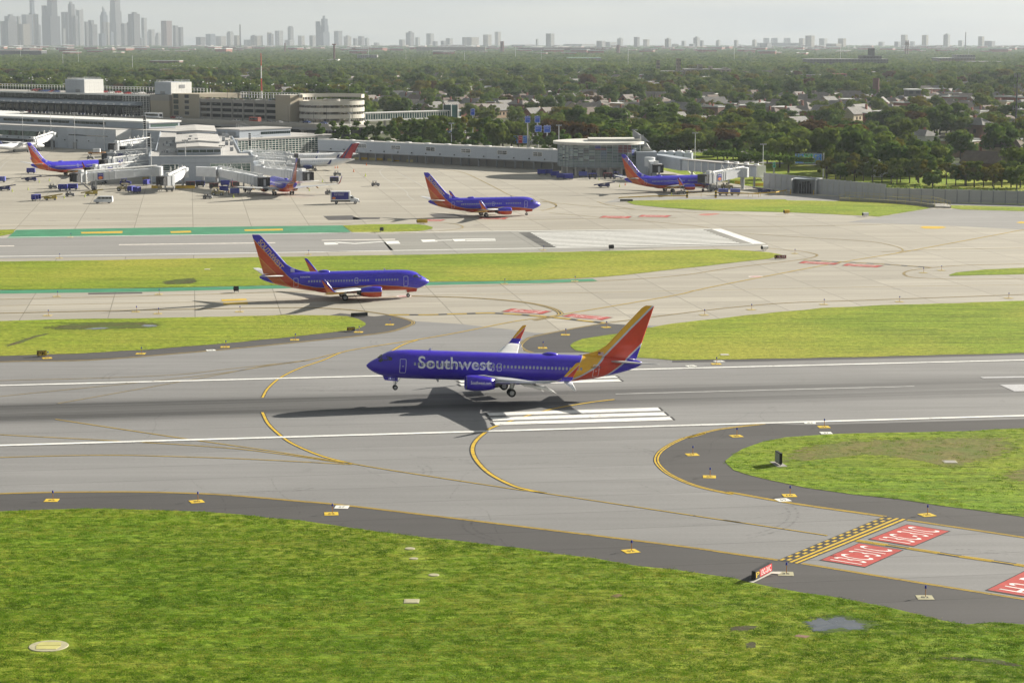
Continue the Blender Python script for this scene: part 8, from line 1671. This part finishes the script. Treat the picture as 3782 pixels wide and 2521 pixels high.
# ================================================================ larger buildings in the middle distance
def mat_facade(name, wall, glass, nx, nz):
    t = NT(name); P = t.map(); br = t.n.new('ShaderNodeTexBrick'); br.offset = 0; xyz = t.sep(P); cb = t.n.new('ShaderNodeCombineXYZ'); t.l.new(t.math('ADD', xyz[0], xyz[1]), cb.inputs[0]); t.l.new(xyz[2], cb.inputs[1]); t.l.new(cb.outputs[0], br.inputs['Vector'])
    br.inputs['Scale'].default_value = 1; br.inputs['Brick Width'].default_value = nx; br.inputs['Row Height'].default_value = nz; br.inputs['Mortar Size'].default_value = nz * .26; br.inputs['Mortar Smooth'].default_value = 0
    br.inputs['Color1'].default_value = (*glass, 1); br.inputs['Color2'].default_value = (*[g * 1.5 for g in glass], 1); br.inputs['Mortar'].default_value = (*wall, 1); c = t.mix(t.rng(t.noise(P, .02, 4), .3, .7, 0, .3), br.outputs['Color'], [w * .7 for w in wall]); return t.done(c, .6, .4)
FAC = [mat_facade('facade_dark_steel', (.03, .033, .038), (.02, .024, .03), 4, 4), mat_facade('facade_grey_stone', (.12, .12, .12), (.035, .038, .045), 5, 4), mat_facade('facade_blue_glass', (.06, .08, .11), (.035, .05, .07), 4, 4), mat_facade('facade_tan_stone', (.24, .21, .16), (.06, .06, .06), 5, 4), mat_facade('facade_white_concrete', (.26, .26, .25), (.07, .08, .09), 4.5, 3.6), mat_facade('facade_brick', (.17, .10, .08), (.04, .04, .045), 4.5, 3.8)]
def block(label, cat, name, c, x0, x1, yt, yb, depth, mat, roofm=MROOF2, extra=()):
    a = G(c, x0, yb, 9.0); b_ = G(c, x1, yb, 9.0); d = (a.y + b_.y) / 2; X0, X1 = D(*S(c, x0, yb), d).x, D(*S(c, x1, yb), d).x; h = max(10.0, D(*S(c, (x0 + x1) / 2, yt), d).z); root = empty(name, ((X0 + X1) / 2, d, 0)); tag(root, label, cat); w = (X1 - X0) / 2
    mb = MB(); mb.box(-w, w, 0, depth, 0, h); mb.build('wall', mat, root); mb = MB(); mb.box(-w - .4, w + .4, -.4, depth + .4, h, h + .8); mb.build('roof', roofm, root)
    for (u0, u1, hh, m_) in extra: mb = MB(); mb.box(-w + 2 * w * u0, -w + 2 * w * u1, 1, depth * .7, h + .8, h + .8 + hh); mb.build('roof_block', m_, root)
block('tan brick school block with stair towers amid the trees', 'building', 'school_building', 'r', 1600, 2000, 418, 470, 40, FAC[3], extra=((.3, .38, 5, FAC[3]), (.55, .6, 3, FAC[3]), (.85, .95, 1.5, FAC[3]))); block('low tan building with square chimney left of the school', 'building', 'school_building', 'r', 1360, 1590, 436, 470, 30, FAC[3], extra=((.0, .1, 12, FAC[3]), (.75, .88, 14, FAC[3])))
block('long pale office block with stubby black chimney', 'building', 'office_building', 't', 440, 1150, 335, 392, 60, FAC[1], extra=((.68, .92, 5, FAC[1]), (.8, .83, 16, FAC[0]))); block('low white-edged hall beyond the suburb', 'building', 'warehouse', 't', 1600, 1920, 325, 380, 60, FAC[3], MTRIM, ((.5, 1, 5, FAC[4]),)); block('wide low shed right of the white-edged hall', 'building', 'warehouse', 't', 1900, 2180, 358, 385, 60, FAC[5]); block('green roofed warehouse with saw-tooth end', 'building', 'warehouse', 'r', 580, 870, 318, 352, 90, MGRC, M('copper_green_roof', (.22, .33, .27), .8)); block('long brick factory with many bays on the far tree line', 'building', 'factory', 'r', 150, 820, 228, 272, 80, FAC[5]); block('second brick factory on the far tree line', 'building', 'factory', 'q', 1500, 2100, 412, 460, 90, FAC[3])
block('white low school with dark windows', 'building', 'school_building', 'q', 985, 1160, 482, 530, 30, FAC[4]); block('long low white wall building among trees', 'building', 'warehouse', 'q', 930, 1310, 535, 552, 30, MLTC); block('white flat warehouse near the red brick chimney', 'building', 'warehouse', 'q', 660, 820, 520, 545, 40, MTRIM); block('long white shed roof beyond the terminal', 'building', 'warehouse', 'p', 1480, 1750, 605, 625, 40, M('shed_dark', (.1, .09, .09), .9), MTRIM); block('brown brick warehouse beyond the terminal', 'building', 'warehouse', 'p', 1370, 1640, 560, 600, 40, FAC[5]); block('long dark railway shed at the far left', 'building', 'warehouse', 'p', 0, 380, 468, 520, 60, FAC[0]); block('pale long wall below the railway shed', 'building', 'warehouse', 'p', 0, 330, 537, 552, 20, MLTC); block('tan low building behind the garage lamps', 'building', 'warehouse', 'p', 1780, 2040, 625, 645, 30, M('shed_tan', (.36, .32, .22), .9), MLTC); block('brick church hall with red roof', 'building', 'church', 't', 680, 790, 470, 520, 25, FAC[3], M('red_tile_roof', (.25, .08, .06), .9)); block('flat white roofed shop in the suburb', 'building', 'shop', 't', 1330, 1440, 608, 640, 18, FAC[1], MTRIM); block('grey stadium bowl on the horizon', 'stadium', 'stadium', 't', 20, 400, 190, 232, 160, FAC[1], extra=((.12, .2, 26, MSTL), (.3, .4, 26, MSTL), (.6, .7, 26, MSTL)))
def stack(label, c, x, yt, yb, w, mat, cap=None):
    b_ = G(c, x, yb, 9.0); h = D(*S(c, x, yt), b_.y).z; root = empty('chimney', (b_.x, b_.y, 0)); tag(root, label, 'chimney'); mb = MB(); mb.cyl((0, 0, 0), (0, 0, h), w, w * .7, 12); mb.build('shaft', mat, root); mb = MB(); mb.cyl((0, 0, h - w), (0, 0, h), w * (1.6 if cap else .8), w * (1.6 if cap else .8), 12); mb.build('cap', mat, root)
BRK = M('chimney_brick', (.15, .08, .065), .9); stack('tall brick chimney with flared head', 'q', 787, 382, 535, 2.4, BRK, True); stack('shorter brick chimney far behind the garage', 'q', 360, 375, 470, 2.6, BRK); stack('squat brick chimney tower amid the trees', 't', 1042, 500, 600, 3.3, BRK); stack('slim grey smokestack on the horizon', 't', 1833, 95, 262, 2.6, M('stack_grey', (.13, .13, .14), .8)); stack('slim smokestack left of the twin tower skyline', 'p', 2200, 225, 455, 4.0, M('stack_grey', (.13, .13, .14)))
stack('dark square brick tower near the horizon', 'q', 2246, 360, 470, 7, BRK); stack('dark brick tower before the hazy flats', 'r', 1019, 203, 285, 6, BRK)
for k, (c, x, yt, yb) in enumerate((('r', 127, 215, 330), ('r', 350, 245, 360), ('r', 1105, 235, 400), ('r', 2027, 230, 360), ('t', 728, 215, 365), ('t', 1863, 185, 320), ('q', 1410, 440, 535), ('q', 1085, 425, 530), ('q', 1920, 450, 550), ('p', 190, 370, 530), ('p', 577, 500, 600), ('p', 1213, 510, 640), ('p', 718, 460, 600))):
    b_ = G(c, x, yb, 9.0); b_.z = 0; mast('tall thin floodlight pole rising from the far suburb', b_, D(*S(c, x, yt), b_.y).z, r=.35, group='tall poles in the suburb')
b_ = G('e', 2278, 240); root = empty('cell_tower', (b_.x, b_.y, 0)); tag(root, 'dark cellular tower with antenna clusters at the right edge', 'tower'); zt = D(*S('t', 2290, 470), b_.y).z; mb = MB(); mb.cyl((0, 0, 0), (0, 0, zt), .55, .35, 10); mb.build('pole', MDPOL, root)
for z_, n_ in ((zt - .5, 6), (zt - 6, 5), (zt - 17, 4)):
    mb = MB()
    for k in range(n_): a = 2 * math.pi * k / n_; mb.bar((0, 0, z_), (1.6 * math.cos(a), 1.6 * math.sin(a), z_), .1, .1); mb.box(1.6 * math.cos(a) - .18, 1.6 * math.cos(a) + .18, 1.6 * math.sin(a) - .12, 1.6 * math.sin(a) + .12, z_ - 1, z_ + 1.2)
    mb.build('antenna_cluster', MSTL, root)
# ================================================================ city skyline
def tower(label, group, secs, d, mat, spire=None, dz=0.0):
    """secs: (crop, x0, x1, ytop) boxes of one tower, seen from here; d its distance"""
    c, x0, x1, yt = secs[0]; a, b_ = D(*S(c, x0, yt), d), D(*S(c, x1, yt), d); cx_ = (a.x + b_.x) / 2; root = empty('skyscraper', (cx_, d, 0)); tag(root, label, 'skyscraper', group)
    for k, (c, x0, x1, yt) in enumerate(secs):
        a, b_ = D(*S(c, x0, yt), d), D(*S(c, x1, yt), d); w = (b_.x - a.x) * .75; ox = (a.x + b_.x) / 2 - cx_; dep = w * .85 - k * .3; mb = MB(Matrix.Translation((ox, 0, 0)) @ Matrix.Rotation(GRZ + k * .004, 4, 'Z')); mb.box(-w / 2, w / 2, -dep / 2, dep / 2, 0, a.z); mb.build('tower_section', mat, root)
    if spire:
        p0, p1 = D(*S(spire[0], spire[1], spire[2]), d), D(*S(spire[0], spire[1], spire[3]), d); mb = MB(); r_ = spire[4]; mb.cyl((p0.x - cx_, 0, p0.z - 2), (p1.x - cx_, 0, p1.z), r_, .5, 8); mb.build('spire', mat, root)
DC = 12500.0
tower('tallest black stepped skyscraper with twin masts', None, (('p', 425, 520, -75), ('p', 420, 525, 58), ('p', 378, 550, 150), ('p', 378, 425, 52)), DC, FAC[0]); tower('tall slim blue skyscraper left of the black stepped one', None, (('p', 267, 312, -40), ('p', 262, 325, 120)), DC + 900, FAC[2]); tower('tall tapering slab tower with flat top', None, (('p', 1003, 1098, -35), ('p', 1000, 1112, 105), ('p', 998, 1130, 210)), DC + 600, FAC[1]); tower('tower with pointed diamond roof', None, (('p', 912, 985, 140), ('p', 922, 975, 110), ('p', 934, 958, 80)), DC + 500, FAC[2], ('p', 941, 80, 55, 8))
tower('stepped stone tower with crown turrets', None, (('p', 620, 683, 40), ('p', 630, 660, 18), ('p', 557, 622, 112), ('p', 665, 712, 145)), DC - 200, FAC[1]); tower('ribbed pale tower with serrated top', None, (('p', 690, 762, 95), ('p', 690, 705, 84), ('p', 745, 760, 84)), DC + 200, FAC[4]); tower('paired stepped blue towers standing alone', None, (('q', 672, 730, 165), ('q', 685, 708, 138), ('q', 624, 668, 188), ('q', 660, 738, 222), ('q', 626, 748, 282)), DC - 800, FAC[2]); tower('slim tower with rounded top right of twin blocks', None, (('q', 381, 433, 240), ('q', 388, 426, 228)), DC, FAC[1]); tower('blue tower with white striped side', None, (('p', 1290, 1342, 165),), DC, FAC[4]); tower('dark red brown tower apart from the cluster', None, (('p', 1470, 1573, 192),), DC - 900, FAC[5]); tower('flat dark tower with lantern top', None, (('p', 800, 890, 225), ('p', 806, 860, 185)), DC - 600, FAC[1]); tower('arched roof block right of the brown tower', None, (('p', 2072, 2137, 300), ('p', 2080, 2128, 288)), DC - 300, FAC[4])
SK = [('p', 38, 145, 150), ('p', 150, 190, 150), ('p', 195, 290, 135), ('p', 0, 155, 195), ('p', 155, 275, 222), ('p', 300, 350, 130), ('p', 340, 375, 232), ('p', 560, 600, 262), ('p', 770, 810, 200), ('p', 1170, 1280, 130), ('p', 1160, 1258, 205), ('p', 1105, 1170, 215), ('p', 1185, 1255, 302), ('p', 1300, 1355, 290), ('p', 1355, 1415, 272), ('p', 1425, 1470, 305), ('p', 1578, 1630, 235), ('p', 1630, 1675, 250), ('p', 990, 1040, 300), ('p', 900, 965, 308), ('p', 925, 970, 200), ('p', 1272, 1312, 355), ('p', 1790, 1880, 340), ('p', 1880, 1970, 312), ('p', 1970, 2070, 332), ('p', 2140, 2195, 325), ('p', 2230, 2353, 365), ('p', 2290, 2353, 330), ('p', 970, 1000, 205), ('p', 1400, 1450, 330),
      ('q', 0, 60, 348), ('q', 60, 165, 312), ('q', 202, 240, 284), ('q', 215, 260, 296), ('q', 270, 343, 268), ('q', 470, 530, 312), ('q', 355, 440, 348), ('q', 570, 625, 310), ('q', 783, 858, 270), ('q', 868, 935, 320), ('q', 950, 990, 335), ('q', 993, 1050, 316), ('q', 1052, 1090, 334), ('q', 1130, 1180, 372), ('q', 1350, 1405, 345), ('q', 1408, 1482, 284), ('q', 1490, 1532, 326), ('q', 1585, 1655, 292), ('q', 1640, 1688, 360), ('q', 1712, 1760, 356), ('q', 1757, 1818, 334), ('q', 1897, 2045, 325), ('q', 2080, 2155, 302), ('q', 2180, 2236, 278), ('q', 2052, 2120, 395), ('q', 2120, 2225, 392),
      ('r', 390, 466, 105), ('r', 303, 326, 155), ('r', 830, 910, 168), ('r', 860, 1010, 178), ('r', 1010, 1062, 148), ('r', 1155, 1207, 135), ('r', 1235, 1292, 156), ('r', 1424, 1480, 152), ('r', 1485, 1545, 195), ('r', 1570, 1610, 168), ('r', 1672, 1730, 140), ('r', 1730, 1762, 165), ('r', 1635, 1690, 195), ('r', 1868, 1908, 165), ('r', 2026, 2064, 162), ('r', 2050, 2110, 202), ('r', 2184, 2222, 162), ('r', 2250, 2353, 190), ('r', 90, 300, 202), ('r', 540, 820, 196),
      ('t', 362, 415, 150), ('t', 417, 502, 125), ('t', 538, 614, 150), ('t', 706, 780, 150), ('t', 600, 740, 196), ('t', 1065, 1120, 180), ('t', 1264, 1324, 118), ('t', 1450, 1508, 120), ('t', 1640, 1700, 116), ('t', 1948, 2002, 132), ('t', 2002, 2100, 172), ('t', 1205, 1258, 178), ('t', 1345, 1390, 176), ('t', 160, 245, 218), ('t', 1770, 1820, 168)]
for k, (c, x0, x1, yt) in enumerate(SK):
    wpx = (x1 - x0) * CR[c][2]; hpx = 165 - S(c, 0, yt)[1]; m_ = FAC[rnd.choice((1, 1, 2, 4, 4, 3) if c in 'pq' else (1, 4, 4, 3))]; shape = 'slender' if hpx > 1.6 * wpx else 'wide low' if hpx < .8 * wpx else 'blocky'; nm = m_.name.split('_', 1)[1].replace('_', ' ')
    reg = {'p': 'in the dense downtown cluster', 'q': 'on the skyline right of downtown', 'r': 'standing apart on the middle horizon', 't': 'standing apart on the horizon near the stadium'}[c]
    secs = [(c, x0, x1, yt)]
    if k % 3 == 0 and shape != 'wide low': secs.append((c, x0 + (x1 - x0) * .3, x1 - (x1 - x0) * .25, yt - (x1 - x0) * .16))
    tower(f'{shape} hazy {nm} high-rise {reg}', f'{shape} {nm} high-rises {reg}', secs, (DC if c in 'pq' else 10500) + rnd.uniform(-1400, 900), m_)
for x in (1310, 1328): tower('dark twin church spire near the horizon', 'twin church spires', (('t', x - 6, x + 6, 200),), 5200, FAC[5], ('t', x, 200, 162, 4))
# traffic and parked cars on the roadways and car parks
def car_mesh(mat):
    mb = MB(); pr = [(-2.2, .35), (-2.2, .8), (-1.2, .95), (-.6, 1.45), (1.0, 1.45), (1.7, .95), (2.2, .85), (2.2, .35)]; mb.loft([[(x, y, z) for x, z in pr] for y in (-.88, .88)]); return mb
def car(p, rz, mat, z0, label, group):
    root = empty('parked_car', (p.x, p.y, z0), rz); tag(root, label, 'car', group)
    if mat.name not in _hv: o = car_mesh(0).build('body', mat); _hv[mat.name] = o.data; bpy.data.objects.remove(o); 
    inst(_hv[mat.name], 'body', root)
    if 'carglass' not in _hv:
        mb = MB()
        for s_ in (-1, 1): y = s_ * .89; mb.add([(-.95, y, 1.0), (1.35, y, 1.0), (.95, y, 1.38), (-.55, y, 1.38)], [(0, 1, 2, 3)])
        mb.add([(-1.19, -.8, .98), (-1.19, .8, .98), (-.64, .8, 1.42), (-.64, -.8, 1.42)], [(3, 2, 1, 0)]); mb.add([(1.68, -.8, .98), (1.68, .8, .98), (1.04, .8, 1.42), (1.04, -.8, 1.42)], [(0, 1, 2, 3)]); o = mb.build('windows', MVGL); _hv['carglass'] = o.data; bpy.data.objects.remove(o)
        mb = MB()
        for x in (-1.35, 1.35):
            for s_ in (-.8, .8): mb.cyl((x, s_ - .1, .33), (x, s_ + .1, .33), .33, .33, 10)
        o = mb.build('wheels', MTYR); _hv['carwheel'] = o.data; bpy.data.objects.remove(o)
    inst(_hv['carglass'], 'glazing', root); inst(_hv['carwheel'], 'running_gear', root)
CCOL = [('white', M('car_white', (.62, .62, .62), .3)), ('silver', M('car_silver', (.36, .37, .38), .3)), ('black', M('car_black', (.02, .02, .022), .25)), ('red', M('car_red', (.32, .03, .03), .3)), ('blue', M('car_blue', (.04, .07, .2), .3))]
for k in range(30):
    n_, m_ = rnd.choice(CCOL); s_ = rnd.uniform(-879, -820); car(SE(s_, ET + rnd.choice((4, 9, 20, 26))), GRZ + math.pi / 2, m_, 17.95 - 1.7, f'{n_} car parked on the garage roof deck', f'{n_} cars on the garage roof')
for k in range(22): n_, m_ = rnd.choice(CCOL); car(SE(rnd.uniform(-1060, -930), ET + rnd.choice((6, 12, 20))), GRZ + math.pi / 2, m_, 18.5, f'{n_} car parked on the terminal roof deck', f'{n_} cars on the terminal roof')
for k in range(20): n_, m_ = rnd.choice(CCOL); car(SE(rnd.uniform(-1060, -760), ER + rnd.choice((5, 9, 14, 19))), GRZ, m_, 7.1, f'{n_} car driving on the elevated roadway', f'{n_} cars on the elevated roadway')
for k in range(60): n_, m_ = rnd.choice(CCOL); p = SE(-870 + (k % 20) * 12 + rnd.uniform(-1, 1), 800 + (k // 20) * 24); car(p, GRZ + math.pi / 2, m_, 0, f'{n_} car in the car park beyond the elevated roadway', f'{n_} cars in the far car park')
root = empty('coach_bus', (0, 0, 0)); mb = MB(); mb.box(-6, 6, -1.25, 1.25, .4, 3.3); mb.build('body', MVWH, root); mb = MB(); mb.box(-5.4, 5.0, -1.27, 1.27, 1.7, 2.7); mb.build('side_window', MVGL, root); mb = MB(); mb.box(5.99, 6.03, -1.1, 1.1, 1.3, 3.0); mb.build('windscreen', MVGL, root); wheels(root, (-3.8, 4.0), 1.1, .5, .3); s_, z_ = WP('z', 1220, 860, ER + 4); p = SE(s_, ER + 4); root.location = (p.x, p.y, 7.1); root.rotation_euler = (0, 0, GRZ); tag(root, 'white coach with dark side windows on the elevated roadway', 'bus')
root = empty('shuttle_bus', (0, 0, 0)); mb = MB(); mb.box(-3.4, 3.4, -1.1, 1.1, .4, 2.9); mb.build('body', M('shuttle_maroon', (.3, .08, .06), .5), root); mb = MB(); mb.box(-2.8, 3.0, -1.12, 1.12, 1.5, 2.4); mb.build('side_window', MVGL, root); wheels(root, (-2.2, 2.3), .95, .42, .3); s_, z_ = WP('b', 1085, 440, ER + 5); p = SE(s_, ER + 5); root.location = (p.x, p.y, 7.1); root.rotation_euler = (0, 0, GRZ); tag(root, 'maroon and white shuttle bus on the elevated roadway', 'bus')
# ================================================================ grass tufts on the two nearest lawns
def in_poly(x, y, P):
    c = False; n = len(P)
    for i in range(n):
        a, b_ = P[i], P[i - 1]
        if (a[1] > y) != (b_[1] > y) and x < (b_[0] - a[0]) * (y - a[1]) / (b_[1] - a[1]) + a[0]: c = not c
    return c
def tuft(seed, mat, nb, hgt, spread):
    r_ = random.Random(seed); mb = MB()
    for k in range(nb):
        a = r_.uniform(0, 6.28); x, y = r_.gauss(0, spread), r_.gauss(0, spread); h = hgt * r_.uniform(.5, 1.2); w = .03; lx, ly = r_.gauss(0, .08), r_.gauss(0, .08); mb.add([(x - w * math.cos(a), y - w * math.sin(a), 0), (x + w * math.cos(a), y + w * math.sin(a), 0), (x + lx, y + ly, h)], [(0, 1, 2)])
    o = mb.build('grass_tuft', mat); me = o.data; bpy.data.objects.remove(o); return me
GT = [tuft(k, m_, 26, h_, .22) for k, (m_, h_) in enumerate(((mat_leaf('blade_green', (.145, .30, .018), (.195, .35, .024), (.30, .37, .04), .5), .055), (mat_leaf('blade_dark', (.06, .14, .012), (.09, .18, .015), (.14, .20, .02), .45), .065), (mat_leaf('blade_straw', (.38, .38, .06), (.45, .42, .09), (.34, .38, .04), .45), .05)))]
tp = []; KEEP = [(o.location.x, o.location.y, 2.3 if 'large' in o['label'] else 1.4) for o in COL.objects if o.name.startswith('ground_cover')] + [(o.location.x, o.location.y, 1.6) for o in COL.objects if o.name.startswith('airfield_sign')]
WETP = [[(p.x, p.y) for p in catmull(poly(q), 4)] for q in ('m:600,970 720,925 860,915 960,925 1050,950 1150,985 1020,1030 800,1025 680,1040 620,1005', 'm:0,1000 100,985 250,980 260,1010 130,1030 0,1035', 'm:130,1120 230,1110 240,1160 150,1170', 'o:1590,1015 1650,995 1690,1010 1640,1025', 'm:525,1072 570,1050 675,1066 630,1095')]
for o in [o for o in COL.objects if o.name.startswith('grass_lawn') and ('reflecting' in o['label'] or 'pointed' in o['label'])]:
    P_ = [(v.co.x, v.co.y) for v in o.data.vertices]; ys = [p[1] for p in P_]; y0, y1 = max(min(ys), 142), min(max(ys), 300); n_ = 0
    while n_ < (42000 if 'reflecting' in o['label'] else 12000):
        y = rnd.uniform(y0, y1); x = rnd.uniform(-.30, .34) * y; n_ += 1
        if in_poly(x, y, P_) and not any((x - a) ** 2 + (y - b2) ** 2 < r_ * r_ for a, b2, r_ in KEEP) and not any(in_poly(x, y, w_) for w_ in WETP):
            q = math.sin(x * .07 + 2 * math.sin(y * .05)) + 1.2 * math.sin((y - x * .17) * .8 + 1.5 * math.sin(x * .03)); tp.append((Vector((x, y, .05)), rnd.uniform(.7, 1.5), rnd.choices((0, 1, 2), (6, 2 + max(0, -q) * 3, 1.2 + max(0, q) * 2))[0]))
scatter('grass_tufts', tp, GT, 'short uneven grass tufts of the nearest lawns')
# ================================================================ haze: one closed box of air round everything
mb = MB(); mb.box(-9500, 9500, -500, 22500, -1.2, 640); hz = mb.build('haze', M('x_', (0, 0, 0))); t = bpy.data.materials.new('haze_air'); t.use_nodes = True; N, L = t.node_tree.nodes, t.node_tree.links; N.clear(); o_ = N.new('ShaderNodeOutputMaterial'); pv = N.new('ShaderNodeVolumePrincipled')
pv.inputs['Color'].default_value = (.58, .65, .74, 1); pv.inputs['Density'].default_value = 5.6e-5; pv.inputs['Anisotropy'].default_value = .25; L.new(pv.outputs[0], o_.inputs['Volume']); hz.data.materials.clear(); hz.data.materials.append(t); tag(hz, 'thin blue morning haze over the whole view', None, None, 'stuff')
